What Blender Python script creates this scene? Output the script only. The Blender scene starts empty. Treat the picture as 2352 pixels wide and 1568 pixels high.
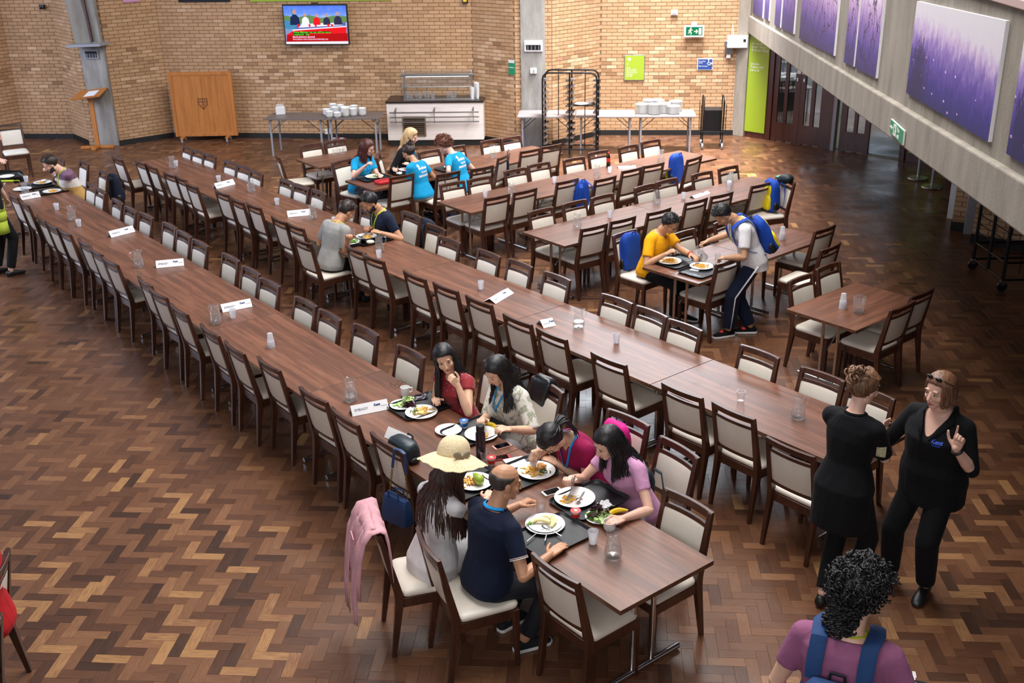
import bpy, bmesh, math, random
import numpy as np
from mathutils import Vector, Matrix, Euler, Quaternion
PI = math.pi
R = math.radians
SC = bpy.context.scene
COL = SC.collection
rnd = random.Random(7)

# ------------------------------------------------------------------ camera
IW, IH, FPX, CAMH = 2352.0, 1568.0, 2456.0, 4.5
def cam_matrix():
    d = np.array([1291.5 - IW / 2, 6787.0 - IH / 2, FPX]); d /= np.linalg.norm(d)
    z = -d
    fw = np.array([0, 0, 1.0]) - z * z[2]; fw /= np.linalg.norm(fw)
    return np.array([np.cross(fw, z), fw, z])
CM = cam_matrix()
cam = bpy.data.cameras.new('camera'); cam.sensor_width = 36.0; cam.lens = FPX / IW * 36.0
cam.clip_start = 0.05; cam.clip_end = 200
camo = bpy.data.objects.new('camera', cam); COL.objects.link(camo)
mw = Matrix.Identity(4)
for i in range(3):
    mw[i][0] = CM[i][0]; mw[i][1] = -CM[i][1]; mw[i][2] = -CM[i][2]
mw[2][3] = CAMH
camo.matrix_world = mw
SC.camera = camo
cam.dof.use_dof = True; cam.dof.focus_distance = 7.2; cam.dof.aperture_fstop = 5.0

def ray(px, py):
    return CM @ np.array([px - IW / 2, py - IH / 2, FPX])
def G(px, py, z=0.0):
    """the point of the room at height z that is seen at a place in the photograph"""
    r = ray(px, py); t = (z - CAMH) / r[2]
    return Vector((r[0] * t, r[1] * t, z))
def VP(px, py, A, B, off=0.0):
    """the point on the upright plane through floor points A and B"""
    d = Vector((B[0] - A[0], B[1] - A[1])).normalized(); n = Vector((d.y, -d.x))
    r = ray(px, py)
    t = (A[0] * n.x + A[1] * n.y + off) / (r[0] * n.x + r[1] * n.y)
    return Vector((r[0] * t, r[1] * t, CAMH + r[2] * t))

# ------------------------------------------------------------------ light
SC.view_settings.view_transform = 'Standard'
SC.view_settings.look = 'None'
SC.view_settings.gamma = 1.0
SC.view_settings.use_curve_mapping = False
SC.view_settings.exposure = 0.5
W = bpy.data.worlds.new('World'); SC.world = W; W.use_nodes = True
bg = W.node_tree.nodes['Background']
bg.inputs[0].default_value = (0.80, 0.84, 0.95, 1); bg.inputs[1].default_value = 0.17
def area(name, loc, target, sx, sy, watts, col):
    l = bpy.data.lights.new(name, 'AREA'); l.shape = 'RECTANGLE'; l.size = sx; l.size_y = sy
    l.energy = watts; l.color = col
    o = bpy.data.objects.new(name, l); COL.objects.link(o); o.location = loc
    o.rotation_euler = (Vector(target) - Vector(loc)).to_track_quat('-Z', 'Y').to_euler()
    return o
area('skylight', (0.7, 11.0, 9.5), (0.7, 11.2, 0), 5.0, 12.0, 1400, (1.0, 0.98, 0.96))
area('skylight_back', (3.6, 17.2, 6.4), (1.9, 21.6, 1.3), 3.6, 2.4, 240, (0.90, 0.95, 1.0))
area('clerestory_back', (4.6, 24.0, 7.0), (1.5, 8.0, 1.0), 7.0, 3.0, 560, (0.86, 0.92, 1.0))
area('window_light_left', (-13.0, 16.0, 4.0), (-6.5, 18.5, 0.0), 8.0, 3.0, 330, (0.66, 0.76, 1.0)).data.spread = R(130)
area('skylight_end', (3.0, 19.2, 8.4), (3.0, 19.2, 0), 2.6, 2.2, 480, (0.97, 0.98, 1.0)).data.spread = R(70)
area('front_fill', (-3.0, -5.0, 7.0), (-1.0, 8.0, 0.5), 8.0, 3.0, 330, (1.0, 0.97, 0.95))  # fill lamp added behind the camera to brighten faces and camera-facing surfaces

_l = bpy.data.lights.new('sun_shaft', 'SPOT'); _l.energy = 1500; _l.spot_size = R(8); _l.spot_blend = 0.5; _l.shadow_soft_size = 0.05
_o = bpy.data.objects.new('sun_shaft', _l); COL.objects.link(_o); _p = G(600, 440); _o.location = _p + Vector((1.2, -2.0, 8.5)); _o.rotation_euler = (_p - Vector(_o.location)).to_track_quat('-Z', 'Y').to_euler()

# ------------------------------------------------------------------ materials
def lin(h):
    if isinstance(h, (tuple, list)): return tuple(h[:3]) + (1,)
    h = h.lstrip('#'); c = [int(h[i:i + 2], 16) / 255 for i in (0, 2, 4)]
    return tuple((x / 12.92 if x <= 0.04045 else ((x + 0.055) / 1.055) ** 2.4) for x in c) + (1,)
MATS = {}
class NT:
    def __init__(s, name):
        s.m = bpy.data.materials.new(name); s.m.use_nodes = True; s.t = s.m.node_tree
        s.b = s.t.nodes['Principled BSDF']; s.out = s.t.nodes['Material Output']
    def n(s, typ, **kw):
        o = s.t.nodes.new(typ)
        for k, v in kw.items():
            if k in o.inputs.keys() if hasattr(o.inputs, 'keys') else False: o.inputs[k].default_value = v
            else: setattr(o, k, v)
        return o
    def l(s, a, b): s.t.links.new(a, b)
    def set(s, **kw):
        for k, v in kw.items(): s.b.inputs[k.replace('_', ' ')].default_value = v
    def ramp(s, fac, stops):
        r = s.n('ShaderNodeValToRGB'); e = r.color_ramp.elements
        while len(e) < len(stops): e.new(0.5)
        for i, (p, c) in enumerate(stops): e[i].position = p; e[i].color = lin(c)
        s.l(fac, r.inputs[0]); return r.outputs[0]
    def noise(s, vec, scale, detail=3, rough=0.55):
        n = s.n('ShaderNodeTexNoise'); n.inputs['Scale'].default_value = scale; n.inputs['Detail'].default_value = detail
        n.inputs['Roughness'].default_value = rough
        if vec is not None: s.l(vec, n.inputs['Vector'])
        return n.outputs['Fac']
    def mapping(s, vec, scale=(1, 1, 1), rot=(0, 0, 0), loc=None):
        m = s.n('ShaderNodeMapping'); m.inputs['Scale'].default_value = scale; m.inputs['Rotation'].default_value = rot
        if loc is not None: m.inputs['Location'].default_value = loc
        s.l(vec, m.inputs['Vector']); return m.outputs[0]
    def coord(s, w='Object'): return s.n('ShaderNodeTexCoord').outputs[w]
    def math(s, op, a, b=None, c=None):
        m = s.n('ShaderNodeMath', operation=op)
        for i, x in enumerate((a, b, c)):
            if x is None: continue
            if isinstance(x, (int, float)): m.inputs[i].default_value = x
            else: s.l(x, m.inputs[i])
        return m.outputs[0]
    def mix(s, fac, a, b, mode='MIX'):
        m = s.n('ShaderNodeMix', data_type='RGBA', blend_type=mode)
        for sock, x in ((m.inputs[0], fac), (m.inputs[6], a), (m.inputs[7], b)):
            if isinstance(x, (int, float)): sock.default_value = x
            elif isinstance(x, (str, tuple, list)): sock.default_value = lin(x)
            else: s.l(x, sock)
        return m.outputs[2]
    def bump(s, h, strength=0.3, dist=0.01):
        b = s.n('ShaderNodeBump'); b.inputs['Strength'].default_value = strength; b.inputs['Distance'].default_value = dist
        s.l(h, b.inputs['Height']); s.l(b.outputs[0], s.b.inputs['Normal'])
def mat(name, col, rough=0.5, metal=0.0, var=0.0, vscale=20, bump=0.0, bscale=60, sheen=0.0, coat=0.0, stretch=(1, 1, 1), emit=0.0, spec=0.5):
    if name in MATS: return MATS[name]
    t = NT(name); t.set(Base_Color=lin(col), Roughness=rough, Metallic=metal)
    t.b.inputs['Specular IOR Level'].default_value = spec
    if coat: t.b.inputs['Coat Weight'].default_value = coat; t.b.inputs['Coat Roughness'].default_value = 0.15
    if sheen: t.b.inputs['Sheen Weight'].default_value = sheen
    co = None
    if var or bump: co = t.mapping(t.coord('Object'), stretch)
    if var:
        f = t.noise(co, vscale, 4); c = lin(col)
        dk = tuple(x * (1 - var) for x in c[:3]); lt = tuple(min(1, x * (1 + var * 0.8)) for x in c[:3])
        t.l(t.ramp(f, [(0.3, dk), (0.7, lt)]), t.b.inputs['Base Color'])
    if bump: t.bump(t.noise(co, bscale, 3), bump, 0.006)
    if emit: t.b.inputs['Emission Color'].default_value = lin(col); t.b.inputs['Emission Strength'].default_value = emit
    MATS[name] = t.m; return t.m
def piece_mat(name, stops, rough, grain=None, single=False, bump=0.25, coat=0.0):
    """material of bricks and blocks: each piece has its own tone (stored on the piece, or its object's random number)"""
    t = NT(name)
    if single: v = t.n('ShaderNodeObjectInfo').outputs['Random']
    else: v = t.n('ShaderNodeAttribute', attribute_name='v').outputs['Fac']
    gv = t.n('ShaderNodeAttribute', attribute_name='g').outputs['Vector']
    off = t.n('ShaderNodeCombineXYZ'); t.l(t.math('MULTIPLY', v, 37.0), off.inputs[0]); t.l(t.math('MULTIPLY', v, 91.0), off.inputs[1])
    va = t.n('ShaderNodeVectorMath', operation='ADD'); t.l(gv, va.inputs[0]); t.l(off.outputs[0], va.inputs[1])
    vec = va.outputs[0]
    if grain:
        gm = t.mapping(vec, grain); f = t.noise(gm, 1.0, 5, 0.62)
        k = t.math('ADD', v, t.math('MULTIPLY', t.math('SUBTRACT', f, 0.5), 0.75))
    else:
        f = t.noise(vec, 45, 4); k = t.math('ADD', v, t.math('MULTIPLY', t.math('SUBTRACT', f, 0.5), 0.5))
    t.l(t.ramp(k, stops), t.b.inputs['Base Color'])
    if coat:
        big = t.noise(t.coord('Object') if not single else gv, 1.3, 3)
        t.l(t.ramp(big, [(0.35, (rough - 0.08,) * 3), (0.65, (rough + 0.12,) * 3)]), t.b.inputs['Roughness'])
    else: t.set(Roughness=rough)
    t.bump(f, bump, 0.003)
    MATS[name] = t.m; return t.m
FLOOR_ST = [(0.0, '#3a261b'), (0.25, '#513323'), (0.55, '#69452f'), (0.82, '#7d563b'), (1.0, '#a0764c')]
BRICK_ST = [(0.0, '#8a6749'), (0.2, '#a8825e'), (0.55, '#b58e69'), (0.85, '#c19c78'), (1.0, '#cba988')]
piece_mat('parquet', FLOOR_ST, 0.32, (9, 130, 9), False, 0.06, 0.2)
piece_mat('parquet_piece', FLOOR_ST, 0.32, (9, 130, 9), True, 0.06, 0.2)
piece_mat('brick_clay', BRICK_ST, 0.85)
piece_mat('brick_clay_piece', BRICK_ST, 0.85, single=True)
def wood_mat(name, stops, rough, scale, coat=0.0, bump=0.05):
    t = NT(name); co = t.coord('Object')
    oi = t.n('ShaderNodeObjectInfo').outputs['Random']
    cx = t.n('ShaderNodeCombineXYZ')
    for i in range(3): t.l(t.math('MULTIPLY', oi, 13.0 + 7 * i), cx.inputs[i])
    va = t.n('ShaderNodeVectorMath', operation='ADD'); t.l(co, va.inputs[0]); t.l(cx.outputs[0], va.inputs[1])
    f = t.noise(t.mapping(va.outputs[0], scale), 1.0, 6, 0.6)
    f2 = t.noise(t.mapping(va.outputs[0], tuple(x * 6 for x in scale)), 1.0, 3, 0.6)
    k = t.math('ADD', f, t.math('MULTIPLY', t.math('SUBTRACT', f2, 0.5), 0.35))
    t.l(t.ramp(k, stops), t.b.inputs['Base Color']); t.set(Roughness=rough)
    if coat: t.b.inputs['Coat Weight'].default_value = coat; t.b.inputs['Coat Roughness'].default_value = 0.2
    t.bump(f2, bump, 0.002); MATS[name] = t.m; return t.m
wood_mat('walnut_top', [(0.25, '#4c3327'), (0.45, '#623d2c'), (0.6, '#774c38'), (0.78, '#875a43')], 0.40, (1.1, 16, 8), 0.10)
wood_mat('walnut_edge', [(0.25, '#3f2619'), (0.5, '#5b3a28'), (0.78, '#714c35')], 0.4, (1.5, 20, 20))
wood_mat('chair_wood', [(0.25, '#2c150d'), (0.5, '#42231680'[:7]), (0.75, '#543021')], 0.36, (14, 14, 3), 0.25)
wood_mat('oak', [(0.25, '#9a5c25'), (0.5, '#b06c2e'), (0.75, '#bd7a3a')], 0.5, (18, 18, 1.2))
wood_mat('mahogany', [(0.25, '#2c130c'), (0.5, '#431e14'), (0.75, '#562a1c')], 0.4, (16, 16, 1.4))
wood_mat('pale_laminate', [(0.25, '#cfc2bb'), (0.5, '#dcd2cb'), (0.75, '#e4dbd4')], 0.5, (1, 20, 30))
def concrete_mat(name, a, b, streak=(3, 3, 0.7)):
    t = NT(name); co = t.coord('Object')
    f = t.noise(t.mapping(co, streak), 1.6, 6, 0.65); f2 = t.noise(co, 55, 3)
    k = t.math('ADD', f, t.math('MULTIPLY', t.math('SUBTRACT', f2, 0.5), 0.25))
    t.l(t.ramp(k, [(0.3, a), (0.72, b)]), t.b.inputs['Base Color']); t.set(Roughness=0.85)
    t.bump(f2, 0.25, 0.004); MATS[name] = t.m
concrete_mat('concrete', '#736b60', '#978e82')
concrete_mat('concrete_grey', '#76716b', '#a5a19b')
mat('mortar', '#7d6650', 0.95, var=0.2, vscale=8)
mat('cream_vinyl', '#dcd2c4', 0.42, var=0.05, vscale=6, bump=0.05, bscale=300)
mat('chrome', '#c9c9cb', 0.14, 1.0)
mat('steel', '#b0b2b4', 0.3, 1.0)
mat('dark_metal', '#17171a', 0.45, 0.6)
mat('black_plastic', '#141416', 0.42)
mat('tray_black', '#16171a', 0.45, bump=0.15, bscale=500)
mat('white_china', '#e9e8e6', 0.22, coat=0.3)
mat('white_paper', '#e6e4e6', 0.7)
mat('white_plastic', '#dcdad8', 0.45)
mat('black_base', '#141312', 0.6)
mat('grey_paint', '#8f8f94', 0.55)
mat('lime', '#8ea324', 0.5)
mat('sign_green', '#0f8257', 0.45)
mat('sign_blue', '#25407f', 0.45)
def glass_mat(name, tint=(1, 1, 1), refl=0.12, body=0.0):
    t = NT(name); t.t.nodes.remove(t.b)
    tr = t.n('ShaderNodeBsdfTransparent'); tr.inputs[0].default_value = tuple(tint) + (1,)
    gl = t.n('ShaderNodeBsdfGlossy'); gl.inputs['Roughness'].default_value = 0.03
    lw = t.n('ShaderNodeLayerWeight'); lw.inputs[0].default_value = 0.35
    fac = t.math('ADD', t.math('MULTIPLY', t.math('POWER', lw.outputs['Facing'], 2.6), 0.55), refl)
    mx = t.n('ShaderNodeMixShader'); t.l(fac, mx.inputs[0]); t.l(tr.outputs[0], mx.inputs[1]); t.l(gl.outputs[0], mx.inputs[2])
    last = mx.outputs[0]
    if body:
        d = t.n('ShaderNodeBsdfTranslucent'); d.inputs[0].default_value = (0.9, 0.9, 0.93, 1)
        d2 = t.n('ShaderNodeBsdfDiffuse'); d2.inputs[0].default_value = (0.85, 0.85, 0.88, 1)
        m0 = t.n('ShaderNodeMixShader'); m0.inputs[0].default_value = 0.5; t.l(d.outputs[0], m0.inputs[1]); t.l(d2.outputs[0], m0.inputs[2])
        m2 = t.n('ShaderNodeMixShader'); m2.inputs[0].default_value = body; t.l(last, m2.inputs[1]); t.l(m0.outputs[0], m2.inputs[2]); last = m2.outputs[0]
    t.l(last, t.out.inputs[0]); MATS[name] = t.m
glass_mat('glass', (0.985, 0.99, 0.99), 0.07, 0.05)
glass_mat('water', (0.97, 0.98, 0.985), 0.14)
glass_mat('frosted_cup', (0.95, 0.95, 0.97), 0.08, 0.55)
glass_mat('door_glass', (0.62, 0.66, 0.64), 0.10)

# ------------------------------------------------------------------ mesh helpers
class MB:
    def __init__(s, T=None): s.v = []; s.f = []; s.mi = []; s.T = T or Matrix.Identity(4); s.m = 0
    def add(s, vs, fs):
        b = len(s.v); T = s.T
        s.v.extend(tuple(T @ Vector(x)) for x in vs)
        s.f.extend(tuple(b + i for i in q) for q in fs); s.mi.extend([s.m] * len(fs)); return s
    def box(s, c, size, rot=None, taper=1.0):
        hx, hy, hz = size[0] / 2, size[1] / 2, size[2] / 2; vs = []
        for z, k in ((-hz, taper), (hz, 1.0)):
            for x, y in ((-hx, -hy), (hx, -hy), (hx, hy), (-hx, hy)): vs.append(Vector((x * k, y * k, z)))
        if rot is not None:
            q = Euler(rot).to_matrix(); vs = [q @ x for x in vs]
        c = Vector(c)
        return s.add([x + c for x in vs], [(3, 2, 1, 0), (4, 5, 6, 7), (0, 1, 5, 4), (1, 2, 6, 5), (2, 3, 7, 6), (3, 0, 4, 7)])
    def beam(s, a, b, w, h, up=(0, 0, 1), w2=None, h2=None):
        a = Vector(a); b = Vector(b); d = (b - a).normalized(); up = Vector(up)
        x = d.cross(up)
        if x.length < 1e-4: x = d.cross(Vector((0, 1, 0)))
        x.normalize(); y = x.cross(d).normalized(); w2 = w2 or w; h2 = h2 or h
        vs = []
        for p, ww, hh in ((a, w, h), (b, w2, h2)):
            for i, j in ((-1, -1), (1, -1), (1, 1), (-1, 1)): vs.append(p + x * (i * ww / 2) + y * (j * hh / 2))
        return s.add(vs, [(3, 2, 1, 0), (4, 5, 6, 7), (0, 1, 5, 4), (1, 2, 6, 5), (2, 3, 7, 6), (3, 0, 4, 7)])
    def tube(s, pts, r, n=8, cap=True, flat=None, closed=False):
        pts = [Vector(p) for p in pts]; k = len(pts)
        rs = r if isinstance(r, (list, tuple)) else [r] * k
        vs = []; fs = []; ref = None
        for i, p in enumerate(pts):
            if closed: d = pts[(i + 1) % k] - pts[i - 1]
            else: d = pts[min(i + 1, k - 1)] - pts[max(i - 1, 0)]
            d = d.normalized() if d.length > 1e-9 else Vector((0, 0, 1))
            if ref is None:
                ref = Vector((0, 0, 1)) if abs(d.z) < 0.9 else Vector((0, 1, 0))
                x = d.cross(ref).normalized()
            else:
                x = (x - d * x.dot(d))
                x = x.normalized() if x.length > 1e-6 else d.orthogonal().normalized()
            y = d.cross(x)
            for j in range(n):
                a = 2 * PI * j / n
                vs.append(p + x * (math.cos(a) * rs[i]) + y * (math.sin(a) * rs[i] * (flat or 1.0)))
        m = k if closed else k - 1
        for i in range(m):
            for j in range(n):
                a = i * n + j; b = i * n + (j + 1) % n; i2 = (i + 1) % k
                fs.append((a, b, i2 * n + (j + 1) % n, i2 * n + j))
        if cap and not closed:
            fs.append(tuple(range(n - 1, -1, -1))); fs.append(tuple((k - 1) * n + j for j in range(n)))
        return s.add(vs, fs)
    def lathe(s, prof, n=20, c=(0, 0, 0), cap=True, closed=False):
        c = Vector(c); vs = []; fs = []
        for r, z in prof:
            for j in range(n):
                a = 2 * PI * j / n; vs.append((c.x + r * math.cos(a), c.y + r * math.sin(a), c.z + z))
        k = len(prof)
        for i in range(k - 1):
            for j in range(n): fs.append((i * n + j, i * n + (j + 1) % n, (i + 1) * n + (j + 1) % n, (i + 1) * n + j))
        if cap:
            if prof[0][0] > 1e-4: fs.append(tuple(range(n - 1, -1, -1)))
            if prof[-1][0] > 1e-4: fs.append(tuple((k - 1) * n + j for j in range(n)))
        return s.add(vs, fs)
    def ball(s, c, r, n=12, m=8, rot=None):
        if isinstance(r, (int, float)): r = (r, r, r)
        q = rot.to_3x3() if isinstance(rot, Matrix) else (Euler(rot).to_matrix() if rot is not None else None)
        c = Vector(c); vs = [(0, 0, -r[2])]; fs = []
        for i in range(1, m):
            t = PI * i / m - PI / 2
            for j in range(n):
                a = 2 * PI * j / n; vs.append((r[0] * math.cos(t) * math.cos(a), r[1] * math.cos(t) * math.sin(a), r[2] * math.sin(t)))
        vs.append((0, 0, r[2])); L = len(vs) - 1
        for j in range(n): fs.append((0, 1 + (j + 1) % n, 1 + j))
        for i in range(m - 2):
            for j in range(n):
                a = 1 + i * n + j; b = 1 + i * n + (j + 1) % n; fs.append((a, b, b + n, a + n))
        o = 1 + (m - 2) * n
        for j in range(n): fs.append((o + j, o + (j + 1) % n, L))
        vs = [Vector(x) for x in vs]
        if q is not None: vs = [q @ x for x in vs]
        return s.add([x + c for x in vs], fs)
    def prism(s, poly, z0, z1):
        n = len(poly); vs = [(x, y, z0) for x, y in poly] + [(x, y, z1) for x, y in poly]
        fs = [tuple(range(n - 1, -1, -1)), tuple(range(n, 2 * n))] + [(i, (i + 1) % n, n + (i + 1) % n, n + i) for i in range(n)]
        return s.add(vs, fs)
    def loft(s, rings, cap=True):
        n = len(rings[0]); vs = [p for r in rings for p in r]; fs = []
        for i in range(len(rings) - 1):
            for j in range(n): fs.append((i * n + j, i * n + (j + 1) % n, (i + 1) * n + (j + 1) % n, (i + 1) * n + j))
        if cap: fs.append(tuple(range(n - 1, -1, -1))); fs.append(tuple((len(rings) - 1) * n + j for j in range(n)))
        return s.add(vs, fs)
    def mesh(s, name, mats, smooth=35):
        me = bpy.data.meshes.new(name); me.from_pydata(s.v, [], s.f)
        for m in (mats if isinstance(mats, (list, tuple)) else [mats]): me.materials.append(MATS[m] if isinstance(m, str) else m)
        if any(s.mi): me.polygons.foreach_set('material_index', s.mi)
        if smooth:
            me.polygons.foreach_set('use_smooth', [True] * len(s.f))
            if smooth is not True: me.set_sharp_from_angle(angle=R(smooth))
        me.update(); return me
    def build(s, name, mats, parent=None, smooth=35, bevel=0.0):
        me = s.mesh(name, mats, smooth)
        o = bpy.data.objects.new(name, me); COL.objects.link(o)
        if parent is not None: o.parent = parent
        if bevel:
            b = o.modifiers.new('bevel', 'BEVEL'); b.width = bevel; b.segments = 2; b.limit_method = 'ANGLE'; b.angle_limit = R(40)
        return o
def rrect(w, d, r, n=5):
    p = []
    for cx, cy, a0 in ((w / 2 - r, d / 2 - r, 0), (-w / 2 + r, d / 2 - r, 90), (-w / 2 + r, -d / 2 + r, 180), (w / 2 - r, -d / 2 + r, 270)):
        for i in range(n + 1):
            a = R(a0 + 90 * i / n); p.append((cx + r * math.cos(a), cy + r * math.sin(a)))
    return p
def tag(o, label, cat, group=None, kind=None):
    if label: o['label'] = label
    if cat: o['category'] = cat
    if group: o['group'] = group
    if kind: o['kind'] = kind
    return o
def empty(name, loc, rz=0.0, label=None, cat=None, group=None):
    o = bpy.data.objects.new(name, None); COL.objects.link(o); o.empty_display_size = 0.1
    o.location = loc; o.rotation_euler = (0, 0, rz); tag(o, label, cat, group); return o
def dup(root, loc, rz, label=None, group=None, cat=None):
    r = root.copy(); COL.objects.link(r); r.location = loc; r.rotation_euler = (0, 0, rz)
    tag(r, label, cat, group)
    for ch in list(root.children):
        c = ch.copy(); COL.objects.link(c); c.parent = r
        for g in list(ch.children):
            d = g.copy(); COL.objects.link(d); d.parent = c
    return r
def text(s, size, m, name='lettering', parent=None, mw=None, align='LEFT', extrude=0.0006, bold=0.0, spacing=1.0):
    cu = bpy.data.curves.new(name, 'FONT'); cu.body = s; cu.size = size; cu.align_x = align; cu.extrude = extrude
    cu.offset = bold; cu.space_line = spacing; cu.resolution_u = 2
    to = bpy.data.objects.new(name, cu); COL.objects.link(to)
    me = bpy.data.meshes.new_from_object(to.evaluated_get(bpy.context.evaluated_depsgraph_get()))
    bpy.data.objects.remove(to); me.materials.clear(); me.materials.append(MATS[m] if isinstance(m, str) else m)
    o = bpy.data.objects.new(name, me); COL.objects.link(o)
    if parent is not None: o.parent = parent
    if mw is not None: o.matrix_local = mw
    return o
def frame(o, x, y):
    """matrix with origin o, local X along x, local Y near y"""
    x = Vector(x).normalized(); z = x.cross(Vector(y)).normalized(); y = z.cross(x)
    m = Matrix.Identity(4)
    for i in range(3): m[i][0] = x[i]; m[i][1] = y[i]; m[i][2] = z[i]; m[i][3] = o[i]
    return m
# ------------------------------------------------------------------ floor
def piece_mesh(name, L, Wd, H, ch, m):
    """one block: top L x Wd centred on the origin, chamfered edges, sides going down H; g holds grain coordinates"""
    a, b = L / 2, Wd / 2
    vs = [(-a, -b, -H), (a, -b, -H), (a, b, -H), (-a, b, -H), (-a, -b, -ch), (a, -b, -ch), (a, b, -ch), (-a, b, -ch),
          (-a + ch, -b + ch, 0), (a - ch, -b + ch, 0), (a - ch, b - ch, 0), (-a + ch, b - ch, 0)]
    fs = [(8, 9, 10, 11)] + [(i, (i + 1) % 4, 4 + (i + 1) % 4, 4 + i) for i in range(4)] + [(4 + i, 4 + (i + 1) % 4, 8 + (i + 1) % 4, 8 + i) for i in range(4)]
    return np.array(vs), fs
def merged_pieces(name, items, H, ch, m, parent):
    """items: (centre, x axis, y axis, z axis, L, W, tone)"""
    V = []; F = []; tone = []; g = []; b = 0
    for c, ax, ay, az, L, Wd, t in items:
        vs, fs = piece_mesh('', L, Wd, H, ch, m)
        V.append(vs @ np.array([ax, ay, az]) + np.array(c)); F.extend(tuple(b + i for i in q) for q in fs)
        g.append(vs); tone.extend([t] * 12); b += 12
    me = bpy.data.meshes.new(name); me.from_pydata(np.concatenate(V).tolist(), [], F)
    at = me.attributes.new('v', 'FLOAT', 'POINT'); at.data.foreach_set('value', np.array(tone, dtype=np.float32))
    ag = me.attributes.new('g', 'FLOAT_VECTOR', 'POINT'); ag.data.foreach_set('vector', np.concatenate(g).astype(np.float32).ravel())
    me.materials.append(MATS[m]); o = bpy.data.objects.new(name, me); COL.objects.link(o); o['kind'] = 'stuff'
    o.parent = parent; return o
def single_mesh(name, L, Wd, H, ch, m):
    vs, fs = piece_mesh('', L, Wd, H, ch, m); me = bpy.data.meshes.new(name); me.from_pydata(vs.tolist(), [], fs)
    ag = me.attributes.new('g', 'FLOAT_VECTOR', 'POINT'); ag.data.foreach_set('vector', vs.astype(np.float32).ravel())
    me.materials.append(MATS[m]); return me

floor = MB(); floor.box((-2, 12, -0.105), (34, 34, 0.2)); floor = floor.build('floor', mat('floor_bed', '#2c1a11', 0.7), smooth=False)
floor['kind'] = 'structure'
def proj(p):
    q = CM.T @ (np.array(p) - np.array([0, 0, CAMH])); return IW / 2 + FPX * q[0] / q[2], IH / 2 + FPX * q[1] / q[2], q[2]
def build_floor():
    a0 = R(-4.4); u = np.array([math.cos(a0), math.sin(a0), 0]); w = np.array([-u[1], u[0], 0]); z = np.array([0, 0, 1.0])
    U = 0.0795; r_ = random.Random(3); items = []
    o0 = np.array([-2.83, 6.93, 0])
    for i in range(-330, 331):
        for k in range(-60, 61):
            for hor in (0, 1):
                bx, by = i + 6 * k, i
                x, y = (bx + 1.5, by + 0.5) if hor else (bx + 0.5, by + 2.5)
                c = o0 + u * (x * U) + w * (y * U)
                if not (3.6 < c[1] < 24.6 and abs(c[0]) < 0.52 * c[1] + 1.2): continue
                t = min(1, max(0, r_.gauss(0.46, 0.145) + (0.3 if r_.random() < 0.06 else 0)))
                zz = r_.uniform(-0.0006, 0.0006)
                items.append((c + z * zz, u if hor else w, w if hor else -u, z, 3 * U - 0.0009, U - 0.0009, t))
    def score(it):
        px, py, d = proj(it[0])
        if not (15 < px < 2340 and 15 < py < 1555): return 0
        clear = (px < 640 and py > 640 + 0.0 * px and py > 520 + 0.75 * px) or (px > 2100 and py > 800)
        return (1.0 if clear else 0.3) / d
    order = sorted(range(len(items)), key=lambda i: -score(items[i]))
    top = order[:300]; rest = order[300:]
    merged_pieces('parquet_blocks', [items[i] for i in rest], 0.004, 0.0006, 'parquet', floor)
    me = single_mesh('parquet_block', 3 * U - 0.0009, U - 0.0009, 0.004, 0.0006, 'parquet_piece')
    for i in top:
        c, ax, ay, az, L, Wd, t = items[i]
        o = bpy.data.objects.new('parquet_block', me); COL.objects.link(o); o.parent = floor
        o.location = c; o.rotation_euler = (0, 0, math.atan2(ax[1], ax[0]))
build_floor()

# ------------------------------------------------------------------ brick walls
BL, BH = 0.214, 0.0713
BRICK_ME = single_mesh('brick', BL - 0.010, BH - 0.010, 0.014, 0.0025, 'brick_clay_piece')
def brick_wall(name, A, B, z1=4.6, nsingle=60, seed=1, thick=0.25, zs=(0.2, 2.7), z0=0.0):
    A = Vector((A[0], A[1])); B = Vector((B[0], B[1])); L = (B - A).length; d = (B - A).normalized()
    m = MB(); m.box((L / 2, thick / 2, (z1 + z0) / 2), (L, thick, z1 - z0)); w = m.build(name, 'mortar', smooth=False); w['kind'] = 'structure'
    w.location = (A.x, A.y, 0); w.rotation_euler = (0, 0, math.atan2(d.y, d.x))
    r_ = random.Random(seed); items = []; n = int((z1 - z0) / BH)
    ax = np.array([1., 0, 0]); ay = np.array([0, 0, 1.]); az = np.array([0, -1., 0])
    for k in range(n):
        x = -(BL / 2 if k % 2 else 0) + 0.0
        while x < L - 0.03:
            xa, xb = max(x, 0), min(x + BL, L)
            if xb - xa > 0.05:
                t = min(1, max(0, r_.gauss(0.52, 0.13) - (0.2 if r_.random() < 0.03 else 0)))
                items.append((np.array([(xa + xb) / 2, -0.012 + r_.uniform(-0.001, 0.001), z0 + (k + 0.5) * BH]), ax, ay, az, xb - xa - 0.010, BH - 0.010, t))
            x += BL
    full = [i for i, it in enumerate(items) if it[4] > BL - 0.012 and zs[0] < it[0][2] < zs[1]]
    mid = L / 2
    full.sort(key=lambda i: abs(items[i][0][0] - mid) * 0.55 + abs(items[i][0][2] - 1.4)); single = set(full[:nsingle])
    merged_pieces('bricks', [it for i, it in enumerate(items) if i not in single], 0.014, 0.0025, 'brick_clay', w)
    for i in single:
        o = bpy.data.objects.new('brick', BRICK_ME); COL.objects.link(o); o.parent = w
        o.location = items[i][0]; o.rotation_euler = (PI / 2, 0, 0)
    return w
pt = lambda x, y: G(x, y).to_2d()
wA, wB, wC, wD, wE, wF = pt(57, 318), pt(172, 318), pt(207, 333), pt(276, 334), pt(400, 315), pt(1093, 320)
wG, wH, wI, wJ, wK, wL, wM = pt(1186, 335), pt(1200, 335), pt(1253, 336), pt(1268, 335), pt(1378, 310), pt(1690, 310), pt(1712, 314)
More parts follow.
